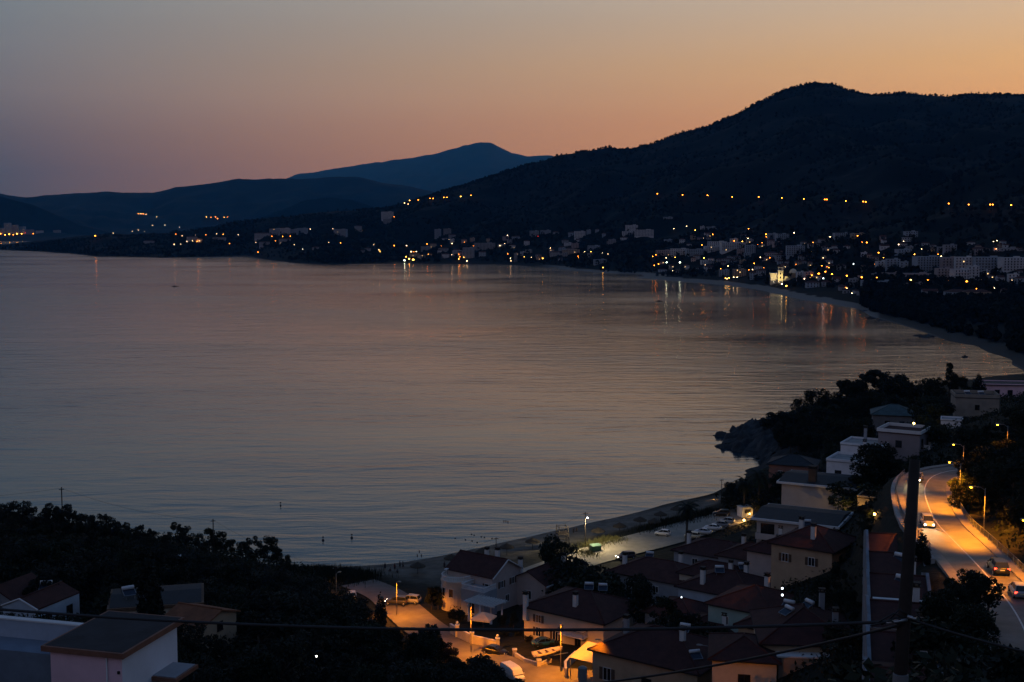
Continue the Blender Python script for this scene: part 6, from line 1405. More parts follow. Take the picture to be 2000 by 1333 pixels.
def fill(key, text, group, poly, n, hmin, hmax, kinds, seed, road_clear=8.5, gap=.5, toplim=None, d0=60):
    rg = random.Random(seed); done = []; tr = 0
    while len(done) < n and tr < n * 60:
        tr += 1
        px, py = rg.uniform(poly[0], poly[1]), rg.uniform(poly[2], poly[3]); p = nhit(px, py, d0)
        if p.z < 3 or line_dist(np.array([p.x]), np.array([p.y]), road_c[::3])[0][0] < road_clear: continue
        h = rg.uniform(hmin, hmax); tx, ty = proj((p.x, p.y, p.z + h)); rad = h * .4 * FPX / p.y
        if toplim and ty < np.interp(tx, *toplim): continue
        if any(min(tx + rad, b[1]) > max(tx - rad, b[0]) and min(py, b[3]) > max(ty, b[2]) and p.y < b[4] for b in KEEP): continue
        if any((p.x - q[0]) ** 2 + (p.y - q[1]) ** 2 < (h * gap) ** 2 for q in done): continue
        done.append((p.x, p.y)); k = rg.choice(kinds); plant(k, p.x, p.y, h if k != 'bush' else h * .75, rg.uniform(.9, 1.2), key, text, group)
KEEP = [(1605, 1700, 858, 955, 268), (1722, 1812, 838, 915, 270), (1868, 1952, 790, 826, 326), (1490, 1680, 938, 1100, 250), (1515, 1590, 905, 940, 328), (1940, 2000, 752, 782, 398), (1770, 1890, 930, 1110, 190), (1715, 1775, 940, 1060, 215)]
for i_, (x0, x1, y0, y1) in enumerate(((1885, 1945, 810, 900), (1945, 2010, 790, 900), (1885, 1945, 900, 990), (1945, 2010, 900, 990), (1930, 2010, 990, 1075))):
    fill(('rf', i_), 'dark tree ' + ['below the tan house', 'at the right edge below the rosy house', 'behind the lamp by the railing', 'on the slope at the right edge', 'low on the slope beside the bend'][i_] + ', {o}', 'trees above the coast road', (x0, x1, y0, y1), 11, 4, 7.5, ['broad', 'broad', 'pine', 'bush'], 40 + i_)
for i_, (x0, x1, y0, y1) in enumerate(((1520, 1610, 810, 890), (1610, 1690, 790, 850), (1690, 1780, 770, 840), (1780, 1870, 770, 880))):
    fill(('hf', i_), 'dark tree ' + ['above the shore rocks', 'behind the white townhouses', 'in front of the teal roof', 'left of the tan house'][i_] + ', {o}', 'headland trees', (x0, x1, y0, y1), 14, 5, 9.5, ['broad', 'broad', 'pine', 'bush'], 50 + i_, toplim=([1480, 1540, 1600, 1650, 1760, 1800, 1900], [830, 790, 762, 735, 730, 740, 745]))
fill('mf', 'dark shrub or tree between villas and road wall, {o}', 'villa garden trees', (1640, 1760, 985, 1085), 13, 2, 4.5, ['broad', 'bush', 'cypress'], 61)
fill('bf', 'dark tree in the yards beside the terraced row, {o}', 'lower right trees', (1790, 1880, 1120, 1330), 13, 3, 6, ['broad', 'bush'], 62)
# undergrowth: one leafy mass over the wild slopes
def undergrowth():
    rng = np.random.default_rng(8); n0 = 60000
    px = rng.uniform(-60, 2060, n0); d = rng.uniform(55, 470, n0) 
    F_ = d * CT + 50 * ST; X = (px - 1000) / FPX * F_; Y = d
    i = ((X - gx[0]) / 2.5).astype(int); j = ((Y - gy[0]) / 2.5).astype(int)
    ok = (i > 0) & (i < len(gx) - 1) & (j > 0) & (j < len(gy) - 1); i = np.clip(i, 0, len(gx) - 1); j = np.clip(j, 0, len(gy) - 1)
    Z = GZ[i, j]; ok &= (Z > 3.2)
    for pts, hw in ((road_c, 7.2), (street_c, 8.5), (lot_c, 10)): ok &= line_dist(X, Y, pts[::3])[0] > hw
    ok &= ~((px > 900) & (px < 1700) & (Z < 17) & (Y < 290))
    ok &= ~((_rk[i, j] > .12) & (Z < 9))
    ok &= ~((px > 890) & (px < 1160) & (Y > 165))
    X, Y, Z = X[ok], Y[ok], Z[ok]; n = len(X); s = (.5 + .9 * rng.random(n)) 
    cs = np.stack([X, Y, Z + s * .35], 1)
    Vv, Ff = [], []
    k = 7
    D = rng.normal(size=(n, k, 3)); D /= np.linalg.norm(D, axis=2, keepdims=True); P = cs[:, None, :] + D * s[:, None, None] * np.array([1, 1, .75])
    u = rng.normal(size=(n, k, 3)); u /= np.linalg.norm(u, axis=2, keepdims=True); v = np.cross(u, D); sz = (.28 * s)[:, None, None]
    Q = np.stack([P - u * sz, P - v * sz * .6, P + u * sz, P + v * sz * .6], 2).reshape(-1, 3)
    o = link('undergrowth', fast_mesh('undergrowth', Q, np.arange(len(Q)).reshape(-1, 4), M_SHRUB)); stuff(o); o['label'] = 'dark low scrub covering the wild slopes'
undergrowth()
# loose shore rocks of the headland
RK = []
for v in range(3):
    rb = MB().sphere((0, 0, 0), 1, 9, 6, .6); rr_ = np.random.default_rng(v)
    rb.v = [(x * (1 + .35 * rr_.normal() * .5), y * (1 + .35 * rr_.normal() * .5), z * (1 + .3 * rr_.normal() * .5)) for x, y, z in rb.v]; RK.append(rb.mesh('rock', M_ROCK))
rgr = random.Random(3)
for i, (px, py) in enumerate(((1428, 869), (1436, 860), (1446, 850), (1462, 845), (1490, 840), (1510, 836), (1500, 850), (1475, 866), (1490, 872), (1465, 876), (1510, 868), (1440, 866), (1478, 882), (1496, 884), (1440, 876), (1452, 881), (1466, 886), (1426, 864), (1410, 871), (1480, 893), (1450, 842), (1470, 834), (1432, 852), (1500, 826), (1495, 900), (1458, 862), (1480, 852))):
    p = G(px, py, .2); s = rgr.uniform(1.2, 3.2) if px != 1408 else 1.4; o = link('shore_rock', rgr.choice(RK), None, (p.x, p.y, 0), rgr.random() * 6, (s * 1.3, s, s * .6)); tag(o, '', 'rock', 'rocks at the headland tip'); series('rock', o, 'dark boulder at the foot of the rocky headland, {o}')
for i, (px, py) in enumerate(((1795, 656), (1808, 659), (1815, 657), (1690, 608), (1700, 622), (1720, 626))):
    p = G(px, py, .2); s = rgr.uniform(3, 5); o = link('shore_rock', rgr.choice(RK), None, (p.x, p.y, 0), rgr.random() * 6, (s * 1.3, s, s * .5)); tag(o, '', 'rock', 'rocks on the right hand shore'); series('rock2', o, 'dark boulder at the waterline of the right hand shore, {o}')

# ------------------------------------------------------------------ far woods (one mass)
def far_wood(name, label, P, a0, a1, n, t0, t1, hmin, hmax, k, seed, m, tpow=1.0, avoid=None):
    rng = np.random.default_rng(seed)
    a = rng.uniform(a0, a1, n); dc = np.interp(a, P.ca, P.cd); dr = np.maximum(np.interp(a, P.sa, P.sd), dc + 60)
    t = t0 + (t1 - t0) * rng.random(n) ** tpow; d = dc + t * (dr - dc); x = a * d; z = P.z(a, d)
    dens = fbm(x / 120, d / 120, 3, seed + 1) + rng.normal(0, .18, n); ok = (dens > -.12) & (z > 1.0)
    x, d, z = x[ok], d[ok], z[ok]; n = len(x); h = hmin + (hmax - hmin) * rng.random(n) ** 1.5
    D = rng.normal(size=(n, k, 3)); D /= np.linalg.norm(D, axis=2, keepdims=True); rad = h[:, None, None] * .5
    C = np.stack([x, d, z + h * .5], 1)[:, None, :] + D * rad * np.array([.85, .85, .95])
    u = rng.normal(size=(n, k, 3)); u /= np.linalg.norm(u, axis=2, keepdims=True); v = np.cross(u, D); sz = h[:, None, None] * (.34 if k > 12 else .5)
    Q = np.stack([C - u * sz, C + u * sz * .5 - v * sz, C + u * sz * .5 + v * sz], 2).reshape(-1, 3)
    o = link(name, fast_mesh(name, Q, np.arange(len(Q)).reshape(-1, 3), m)); stuff(o); o['label'] = label
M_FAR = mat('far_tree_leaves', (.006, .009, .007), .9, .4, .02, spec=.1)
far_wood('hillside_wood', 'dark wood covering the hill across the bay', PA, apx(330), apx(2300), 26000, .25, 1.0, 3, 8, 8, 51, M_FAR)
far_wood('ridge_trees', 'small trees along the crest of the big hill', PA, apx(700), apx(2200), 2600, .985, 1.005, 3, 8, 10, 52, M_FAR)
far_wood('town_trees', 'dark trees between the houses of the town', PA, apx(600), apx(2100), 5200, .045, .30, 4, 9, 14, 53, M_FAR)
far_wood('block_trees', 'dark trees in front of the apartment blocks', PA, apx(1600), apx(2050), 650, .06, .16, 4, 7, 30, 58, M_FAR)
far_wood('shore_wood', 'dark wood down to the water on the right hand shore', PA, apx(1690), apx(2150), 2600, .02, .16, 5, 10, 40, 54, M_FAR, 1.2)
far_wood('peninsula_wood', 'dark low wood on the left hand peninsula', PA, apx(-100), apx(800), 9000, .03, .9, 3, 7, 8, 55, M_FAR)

# ------------------------------------------------------------------ far buildings
FW = {'w': mat('far_white', (.42, .44, .46), .85, .15, .3), 'g': mat('far_grey', (.23, .245, .265), .85, .2, .3), 'b': mat('far_blue', (.24, .29, .34), .85, .15, .3), 'p': mat('far_rose', (.30, .25, .25), .85, .15, .3), 'o': mat('far_tan', (.30, .24, .18), .85, .15, .3)}
FBN = {}
def far_building(x0, x1, y0, y1, kind='flat', col='w', P=PA, key='town', text='', cat='house', rot=None, lit=0, name='house'):
    mx = (x0 + x1) / 2; b = P.hit(mx, y1); d = b.y; W = max(4, (x1 - x0) * d / FPX); Hh = max(3, (y1 - y0) * d / FPX); L = min(max(W * .6, 6), 13)
    rz = R(random.uniform(-14, 14)) if rot is None else R(rot)
    t = thing(name, '', cat, (b.x, d + L * .4, b.z), rz, text.split(',')[0][:40]); series(key, t, text)
    rh = min(2.2, Hh * .3); wall_h = Hh - (rh if kind in ('gable', 'hip') else .6)
    mb = MB(); mb.box(-W / 2, W / 2, -L / 2, L / 2, -9, wall_h); mb.build('wall', FW[col], t)
    if kind == 'gable': gable_roof(W, L, wall_h, rh, .4)[0].build('roof', M_TILE, t); MB().loft([[(-W / 2, -L / 2, wall_h), (-W / 2, L / 2, wall_h), (-W / 2, 0, wall_h + rh)], [(W / 2, -L / 2, wall_h), (W / 2, L / 2, wall_h), (W / 2, 0, wall_h + rh)]]).build('gable', FW[col], t)
    elif kind == 'hip': hip_roof(W, L, wall_h + .16, rh, .5)[0].build('roof', M_TILE, t)
    else: MB().box(-W / 2 - .3, W / 2 + .3, -L / 2 - .3, L / 2 + .3, wall_h + .003, wall_h + .35).build('roof', FW[col], t); MB().box(W * .1, W * .35, -1, 2, wall_h + .353, wall_h + 1.6).build('roof_hut', FW[col], t)
    fl = max(1, int(round(wall_h / 3.0))); wn_ = MB()
    for f in range(fl):
        z = f * wall_h / fl + .7; n = max(1, int(W / 3.2))
        for i in range(n):
            u = -W / 2 + (i + .5) * W / n; wn_.box(u - .65, u + .65, -L / 2 - .06, -L / 2 - .003, z, z + min(1.7, wall_h / fl - 1.0))
        if kind == 'flat' and fl >= 2 and f > 0: MB().box(-W / 2 + .3, W / 2 - .3, -L / 2 - 1.3, -L / 2 - .003, f * wall_h / fl - .1, f * wall_h / fl + .55).build('balcony', FW[col], t)
    stuff(wn_.build('windows', M_GLASS, t))
    for i in range(lit):
        u = random.uniform(-W * .35, W * .35); z = random.randrange(fl) * wall_h / fl + .9; MB().box(u - .6, u + .6, -L / 2 - .12, -L / 2 - .062, z, z + 1.2).build('lit_window', emit('far_lit_window', (1, .62, .25), 2.2), t)
    return t
def FB(rows, key, text, **k):
    for r in rows:
        x0, x1, y0, y1 = r[:4]; far_building(x0, x1, y0, y1, r[4] if len(r) > 4 else 'flat', r[5] if len(r) > 5 else 'w', key=key, text=text, lit=r[6] if len(r) > 6 else 0, **k)
FB([(1222, 1246, 440, 454), (1216, 1240, 452, 462), (1240, 1277, 449, 462), (1212, 1226, 463, 469, 'hip'), (1368, 1376, 442, 450), (1381, 1399, 443, 450, 'flat', 'b'), (1296, 1314, 424, 429, 'flat', 'b')], 'f1', 'pale house high under the orange highway lamps, {o}')
FB([(1282, 1312, 489, 500, 'flat', 'p', 1), (1310, 1345, 486, 500), (1340, 1376, 487, 500, 'flat', 'b'), (1383, 1420, 472, 488), (1376, 1412, 481, 492, 'flat', 'w', 1), (1408, 1456, 474, 490, 'flat', 'w', 1), (1440, 1456, 486, 498, 'flat', 'p'), (1456, 1475, 479, 498, 'flat', 'b')], 'f2', 'white terraced hotel block above the two floodlights, {o}', cat='building', name='hotel_block')
FB([(1500, 1518, 456, 469, 'flat', 'b'), (1516, 1540, 457, 470, 'flat', 'b'), (1537, 1572, 480, 500, 'flat', 'b'), (1495, 1520, 492, 504, 'hip', 'g'), (1515, 1537, 496, 508, 'hip', 'g'), (1560, 1580, 498, 508, 'hip', 'g'), (1588, 1602, 470, 478, 'hip', 'g'), (1600, 1620, 466, 474, 'hip', 'g'), (1606, 1622, 480, 488, 'hip', 'g')], 'f3', 'bluish grey block behind the church, {o}')
FB([(1412, 1432, 504, 515, 'hip', 'g'), (1430, 1446, 500, 512, 'hip', 'g'), (1376, 1392, 519, 531, 'gable', 'w'), (1360, 1377, 522, 530, 'hip', 'b'), (1405, 1425, 527, 540, 'flat', 'b'), (1432, 1458, 526, 541, 'flat', 'o', 2), (1465, 1480, 530, 546, 'hip', 'b'), (1478, 1496, 526, 543, 'hip', 'g')], 'f4', 'small house near the beach left of the church, {o}')
FB([(1556, 1572, 531, 549, 'flat', 'w'), (1571, 1588, 531, 550, 'flat', 'p', 1), (1590, 1604, 536, 550, 'gable', 'w', 1), (1575, 1600, 549, 562, 'hip', 'b'), (1606, 1622, 548, 560, 'hip', 'g'), (1627, 1642, 541, 553, 'gable', 'b'), (1659, 1676, 544, 562, 'flat', 'g'), (1684, 1712, 548, 562, 'flat', 'b'), (1712, 1742, 549, 563, 'flat', 'b'), (1738, 1760, 548, 560, 'hip', 'p')], 'f5', 'low house along the shore road right of the church, {o}')
FB([(1630, 1668, 455, 463, 'flat', 'b'), (1664, 1692, 456, 465, 'flat', 'o'), (1768, 1792, 452, 465, 'flat', 'b'), (1763, 1782, 464, 476, 'flat', 'b'), (1720, 1737, 478, 487, 'gable', 'w'), (1752, 1780, 487, 498, 'flat', 'b'), (1700, 1716, 500, 512, 'hip', 'g'), (1636, 1652, 516, 528, 'hip', 'g'), (1845, 1868, 478, 494, 'flat', 'g'), (1832, 1848, 482, 493, 'flat', 'g'), (1900, 1932, 483, 496, 'hip', 'g'), (1955, 1992, 484, 491, 'flat', 'g')], 'f6', 'house on the slope above the apartment blocks, {o}')
FB([(1712, 1732, 510, 535, 'flat', 'w'), (1732, 1758, 506, 535, 'flat', 'b'), (1758, 1774, 511, 534, 'flat', 'b'), (1787, 1840, 501, 531, 'flat', 'b'), (1840, 1872, 503, 526, 'flat', 'p'), (1868, 1905, 502, 530, 'flat', 'w', 1), (1905, 1958, 502, 530, 'flat', 'b'), (1956, 2002, 503, 530, 'flat', 'w')], 'f7', 'large apartment block of the upper row, {o}', cat='apartment block', name='apartment_block')
FB([(1830, 1862, 524, 552, 'flat', 'p'), (1860, 1892, 526, 556, 'flat', 'w', 1), (1890, 1912, 520, 548, 'flat', 'w'), (1728, 1768, 533, 545, 'flat', 'p'), (1766, 1820, 534, 547, 'flat', 'p'), (1970, 1990, 535, 553, 'flat', 'w'), (1985, 2004, 540, 556, 'hip', 'b')], 'f8', 'stepped rosy block in front of the apartments, {o}', cat='apartment block', name='apartment_block')
FB([(1803, 1832, 565, 583, 'gable', 'w'), (1850, 1890, 566, 583, 'hip', 'b'), (1886, 1936, 566, 585, 'hip', 'o'), (1756, 1784, 586, 594, 'hip', 'g'), (1676, 1694, 566, 576, 'hip', 'g'), (1640, 1656, 558, 568, 'hip', 'g')], 'f9', 'house among the dark shore trees, {o}')
FB([(849, 861, 448, 466, 'flat', 'b'), (866, 881, 447, 461, 'flat', 'g'), (876, 890, 458, 468, 'hip', 'g'), (822, 840, 482, 492, 'flat', 'b'), (856, 874, 484, 494, 'hip', 'g'), (884, 904, 490, 500, 'flat', 'b'), (904, 926, 484, 505, 'flat', 'b'), (926, 967, 475, 489, 'flat', 'g'), (800, 818, 494, 506, 'hip', 'o', 2), (816, 830, 497, 508, 'hip', 'g', 1)], 'f10', 'block in the lit cove at the foot of the hill, {o}')
FB([(982, 993, 461, 470, 'hip', 'p'), (1000, 1020, 461, 468, 'hip', 'b'), (1035, 1052, 451, 463, 'flat', 'b'), (1055, 1076, 450, 459, 'flat', 'b'), (1080, 1092, 452, 459, 'hip', 'g'), (1110, 1126, 453, 461, 'hip', 'b'), (1122, 1143, 452, 466, 'flat', 'w'), (1146, 1154, 449, 458, 'flat', 'b'), (1163, 1170, 447, 454, 'hip', 'b'), (1176, 1183, 455, 463, 'hip', 'b'), (1098, 1110, 468, 475, 'hip', 'g')], 'f11', 'pale house in the row on the wooded slope, {o}')
FB([(1148, 1172, 480, 489, 'flat', 'b'), (1074, 1100, 491, 500, 'hip', 'g'), (1098, 1132, 488, 497, 'flat', 'o', 1), (1160, 1184, 507, 516, 'flat', 'b'), (1004, 1010, 495, 512, 'flat', 'g'), (1186, 1204, 470, 478, 'hip', 'g'), (1048, 1062, 500, 508, 'hip', 'o', 2)], 'f12', 'low house near the water between cove and town, {o}')
FB([(745, 768, 414, 429, 'flat', 'w'), (748, 764, 428, 438, 'flat', 'g'), (692, 706, 441, 452, 'hip', 'g'), (652, 678, 448, 461, 'flat', 'b', 1), (700, 712, 488, 494, 'hip', 'g'), (712, 724, 484, 492, 'hip', 'g'), (610, 622, 482, 488, 'hip', 'g')], 'f13', 'pale building on the slope left of the cove, {o}')
FB([(526, 546, 447, 458, 'flat', 'b', 1), (544, 566, 446, 457), (562, 582, 448, 457, 'flat', 'b'), (580, 600, 446, 455, 'flat', 'b'), (497, 528, 455, 465, 'hip', 'g'), (506, 530, 472, 480, 'hip', 'g'), (545, 566, 466, 476, 'hip', 'g', 1), (415, 440, 463, 470, 'hip', 'g', 1), (365, 384, 462, 472, 'hip', 'g', 1), (380, 394, 466, 474, 'hip', 'o', 2), (280, 300, 470, 476, 'hip', 'g')], 'f14', 'house of the low settlement on the left hand peninsula, {o}')
# the many small houses of the town, scattered between the trees
def scatter_houses(key, text, x0, x1, y0, y1, n, seed, wmin=8, wmax=15):
    rg = random.Random(seed); got = []
    while len(got) < n:
        px, py = rg.uniform(x0, x1), rg.uniform(y0, y1); w = rg.uniform(wmin, wmax); h = rg.uniform(6, 11)
        if py > np.interp(px, [c_[0] for c_ in COAST_A], [c_[1] for c_ in COAST_A]) - 10: continue
        if any(abs(px - q[0]) < 11 and abs(py - q[1]) < 6 for q in got) and rg.random() < .9: continue
        got.append((px, py)); far_building(px - w / 2, px + w / 2, py - h, py, rg.choice(['hip', 'hip', 'flat', 'gable']), rg.choice('wwbggpo'), key=key, text=text, lit=1 if rg.random() < .22 else 0)
SCT = [(1280, 1400, 500, 535, 'below the hotel blocks'), (1400, 1500, 500, 530, 'between hotels and church'), (1290, 1500, 462, 485, 'on the slope above the hotels'), (1500, 1640, 505, 530, 'behind the church'), (1500, 1640, 478, 505, 'on the slope behind the church'), (1640, 1780, 515, 548, 'left of the apartments'), (1640, 1800, 470, 505, 'above the left apartments'),
       (1800, 2000, 470, 498, 'above the right apartments'), (1640, 1800, 562, 590, 'by the town beach'), (1900, 2000, 535, 575, 'at the right edge of town'), (1060, 1200, 475, 512, 'on the low shore left of town'), (940, 1060, 470, 505, 'right of the lit cove'), (830, 940, 468, 505, 'around the lit cove')]
for i_, (x0, x1, y0, y1, tx_) in enumerate(SCT): scatter_houses(('sc', i_), 'small house ' + tx_ + ', {o}', x0, x1, y0, y1, 11, 70 + i_)
# church by the beach
cb = PA.hit(1530, 552); k = cb.y / FPX
ch = thing('church', 'floodlit cream church with bell tower and dome by the beach', 'church', (cb.x, cb.y + 3, cb.z), R(-8))
M_CH = mat('church_render', (.58, .52, .38), .85, .1, .2)
tx = -5 * k; th_ = 31 * k
MB().box(tx - 3.2, tx + 3.2, -3.2, 3.2, -6, th_ * .72).build('bell_tower', M_CH, ch); MB().box(tx - 3.6, tx + 3.6, -3.6, 3.6, th_ * .723, th_ * .76).build('cornice', M_TRIM, ch)
for sx in (-1, 1):
    for sy in (-1, 1): MB().box(tx + sx * 2.4 - .6, tx + sx * 2.4 + .6, sy * 2.4 - .6, sy * 2.4 + .6, th_ * .763, th_ * .92).build('belfry_pier', M_CH, ch)
MB().box(tx - 3.3, tx + 3.3, -3.3, 3.3, th_ * .923, th_ * .95).build('belfry_cornice', M_TRIM, ch); MB().lathe([(3.2, th_ * .953), (2.6, th_ * 1.02), (1.2, th_ * 1.07), (.2, th_ * 1.09)], 14, (tx, 0)).build('tower_cap', M_TILE, ch, True); MB().tube([(tx, 0, th_ * 1.09), (tx, 0, th_ * 1.18)], .2, 5).build('cross', M_STEEL, ch)
nv = MB(); nv.box(2, 26 * k * .55, 0, 16, -6, 12 * k); nv.build('nave', M_CH, ch); gable_roof(26 * k * .55 - 2, 16, 0, 4, .4)[0].xf(Matrix.Translation(((26 * k * .55 + 2) / 2, 8, 12 * k))).build('nave_roof', M_TILE, ch)
dx_ = 20 * k; MB().lathe([(5, -6), (5, 18 * k), (5.4, 18 * k + .02), (5.4, 18 * k + .6), (5, 18.4 * k + .62), (4.5, 22 * k), (3, 25 * k), (.3, 26.5 * k)], 20, (dx_, 6)).build('domed_apse', M_CH, ch, True)
MB().box(-24 * k, -10 * k, 2, 10, -6, 17 * k).build('side_hall', M_CH, ch); MB().box(-24 * k - .4, -10 * k + .4, 1.6, 10.4, 17 * k + .003, 17 * k + .5).build('hall_roof', M_TRIM, ch)
for zz in (.25, .5): MB().box(tx - .7, tx + .7, -3.28, -3.203, th_ * zz, th_ * zz + 2.4).build('tower_window', M_GLASS, ch)
for i, (ox, oy, e, col) in enumerate(((tx - 2.0, -6.5, 14000, (1, .78, .30)), (tx + 2.4, -6.0, 9000, (1, .78, .30)), (dx_, -4.0, 9000, (1, .8, .5)), (-18 * k, -5.0, 4000, (1, .8, .5)))):
    fl_ = thing('floodlight', '', 'floodlight', (0, 0, 0), 0, 'church floodlights'); fl_.location = ch.matrix_basis @ Vector((ox, oy, .6)) if False else Matrix.Translation(ch.location) @ Matrix.Rotation(R(-8), 4, 'Z') @ Vector((ox, oy, .6))
    MB().box(-.4, .4, -.3, .3, -.6, .1).build('housing', M_STEEL, fl_); MB().box(-.35, .35, -.25, .25, .103, .16).build('lens', emit('flood_lens', (1, .85, .5), 20), fl_)
    ld = bpy.data.lights.new('lamp_light', 'SPOT'); ld.energy = e; ld.color = col; ld.spot_size = R(110); ld.spot_blend = .6; ld.shadow_soft_size = .3
    lo = bpy.data.objects.new('lamp_light', ld); COL.objects.link(lo); lo.parent = fl_; lo.location = (0, 0, .3); lo.rotation_euler = Vector((0, .55, .85)).to_track_quat('-Z', 'Y').to_euler()
    series('chfl', fl_, 'low floodlight at the foot of the church, {o}')

# ------------------------------------------------------------------ far lamps
LC = {'o': ((1, .25, .02), 24), 'y': ((1, .45, .06), 30), 'w': ((1, .66, .34), 18), 'c': ((.75, .95, 1), 13), 'r': ((1, .04, .03), 9), 'b': ((.08, .22, 1), 9), 'g': ((.85, 1, .72), 60)}
LMESH = {}
def lamp_mesh(c):
    if c not in LMESH: LMESH[c] = MB().sphere((0, 0, 0), 1, 8, 5, .7).mesh('lamp_glass', emit('far_lamp_' + c, LC[c][0], LC[c][1]), True)
    return LMESH[c]
LP = MB().tube([(0, 0, -3), (0, 0, 1)], [.12, .07], 6).mesh('pole', M_STEEL, True)
def far_lamp(px, py, c, s, key, text, P=PA, h=8.0, name='street_lamp'):
    d = P.hit(px, py).y
    for _ in range(4):
        b = P.hit(px, py + h * FPX / d); d = b.y
    r = ray(px, py); top = CAMZ + r.z / r.y * d; z0 = P.ground(r.x / r.y * d, d); hh = max(2.5, top - z0)
    t = thing(name, '', 'lamp', (r.x / r.y * d, d, top - hh), 0, text.split(',')[0][:44]); series(key, t, text)
    link('pole', LP, t, sc=(1, 1, hh)); q = link('lamp_head', lamp_mesh(c), t, (0, 0, hh), sc=.85 * s * (d / 2200.0) ** .5)
    return t
def FL(rows, key, text, **k):
    for r in rows: far_lamp(r[0], r[1], r[2], r[3] if len(r) > 3 else 1.0, key, text, **k)
HW = 'orange highway lamp, {o} of the '
FL([(1284, 379, 'o'), (1333, 381, 'o', 1.1), (1382, 382, 'o', 1.2), (1430, 385, 'o'), (1482, 385, 'o'), (1527, 387, 'o', 1.1), (1570, 389, 'o'), (1611, 390, 'o'), (1615, 390, 'o'), (1652, 393, 'o'), (1686, 394, 'o'), (1691, 395, 'o')], 'hwA', HW + 'long middle row', h=10)
FL([(1853, 398, 'o'), (1892, 400, 'o'), (1934, 400, 'o', 1.1), (1939, 400, 'o', 1.1), (1975, 401, 'o', 1.1)], 'hwB', HW + 'right hand row', h=10)
FL([(790, 397, 'w', .8), (797, 399, 'w', .8), (800, 392, 'y'), (817, 391, 'o'), (840, 388, 'o'), (846, 388, 'o'), (867, 386, 'o'), (873, 386, 'o'), (900, 384, 'y', 1.0), (920, 382, 'o')], 'hwC', HW + 'left hand row under the skyline', h=10)
FL([(1316, 447, 'w', .8), (1341, 442, 'w', .7), (1358, 450, 'y', .7), (1392, 458, 'o', .8), (1462, 447, 'o', .8), (1461, 466, 'w', .7), (1496, 458, 'o', 1.1), (1551, 455, 'w', 1.0), (1371, 479, 'o', .8), (1434, 471, 'o', .8), (1588, 474, 'o', .6)], 'tA', 'small lamp scattered on the upper town slope, {o}')
FL([(1281, 498, 'o', .8), (1275, 501, 'o', .7), (1301, 504, 'w', .7), (1375, 504, 'y', .9), (1441, 492, 'o', .8), (1422, 520, 'w', .7), (1473, 515, 'o', .8), (1278, 519, 'o', .8), (1286, 516, 'o', .8)], 'tB', 'small lamp around the hotel blocks, {o}')
FL([(1417, 544, 'y', .7), (1420, 545, 'w', .7), (1424, 543, 'y', .7), (1433, 542, 'w', .7), (1440, 542, 'w', .7), (1516, 546, 'w', .7), (1527, 555, 'w', 1.0), (1536, 559, 'y', 1.0), (1571, 538, 'w', .7), (1571, 545, 'w', .7)], 'tC', 'low lamp on the town beach front, {o}', h=4)
FL([(1586, 538, 'o', 1.0), (1599, 535, 'o', 1.5), (1608, 544, 'c', 1.0), (1612, 531, 'o'), (1619, 523, 'o', .6), (1625, 536, 'o', 1.1), (1654, 539, 'o', 1.1), (1683, 542, 'o', 1.2), (1713, 543, 'o', 1.2), (1745, 546, 'o', 1.2), (1779, 547, 'y', 1.2), (1812, 548, 'o', 1.1), (1853, 550, 'o', 1.6), (1888, 550, 'o', 1.2)], 'tD', 'orange lamp of the shore road row, {o}')
FL([(1621, 463, 'w', .7), (1662, 458, 'c', .7), (1675, 461, 'o', .9), (1693, 474, 'o', 1.0), (1716, 494, 'o', 1.0), (1755, 478, 'w', .8), (1667, 516, 'c', .9), (1724, 514, 'o', .9)], 'tE', 'scattered lamp above the apartment blocks on the left, {o}')
FL([(1838, 501, 'w', .9), (1852, 513, 'o', .8), (1887, 503, 'o', 1.2), (1898, 505, 'o', 1.2), (1955, 526, 'y', .6), (1885, 531, 'y', .6), (1964, 556, 'o', .6), (1947, 540, 'w', .5), (1942, 563, 'w', .6)], 'tF', 'lamp among the apartment blocks, {o}', h=5)
FL([(1688, 558, 'y', .7), (1692, 560, 'w', .7), (1756, 557, 'w', .7), (1761, 557, 'w', .7), (1759, 588, 'w', .9), (1769, 592, 'b', 1.2), (1822, 564, 'y', .9), (1911, 580, 'y', 1.1)], 'tG', 'lamp in the dark shore wood, {o}', h=4)
FL([(1302, 513, 'g', 1.2), (1328, 513, 'g', 1.2)], 'fl', 'very bright white floodlight left of the town, {o} of two', h=12, name='floodlight')
FL([(790, 509, 'g', 1.3), (793, 502, 'y', .8), (799, 506, 'y', 1.5), (803, 492, 'w', 1.0), (807, 508, 'y', 2.2), (808, 492, 'o', .8), (813, 492, 'w', .8), (818, 502, 'y', 1.5), (822, 504, 'y', 1.0), (805, 502, 'o', .8)], 'cA', 'lamp of the bright waterside restaurant in the cove, {o}', h=4)
FL([(834, 477, 'o', .9), (850, 481, 'o', .9), (837, 497, 'y', .7), (876, 499, 'y', .6), (882, 498, 'w', .6), (883, 476, 'w', .9), (896, 497, 'o', 1.6), (898, 502, 'o', .8), (896, 506, 'y', .8), (906, 503, 'y', .7), (912, 510, 'w', .9)], 'cB', 'lamp on the cove slope right of the restaurant, {o}', h=5)
FL([(991, 460, 'w', .8), (1051, 462, 'r', .8), (1050, 458, 'w', .6), (1075, 485, 'w', .6), (1142, 492, 'w', .5), (1154, 492, 'y', .6), (1164, 510, 'y', .7), (1178, 523, 'y', .7), (1225, 456, 'y', .7)], 'cC', 'scattered lamp on the slope between cove and town, {o}', h=5)
FL([(997, 505, 'w', .7), (998, 510, 'w', .6), (1024, 502, 'y', .6), (1038, 503, 'w', .6), (1050, 505, 'y', .9), (1055, 505, 'y', .9), (1060, 505, 'y', .9)], 'cD', 'low lamp by the water between cove and town, {o}', h=3)
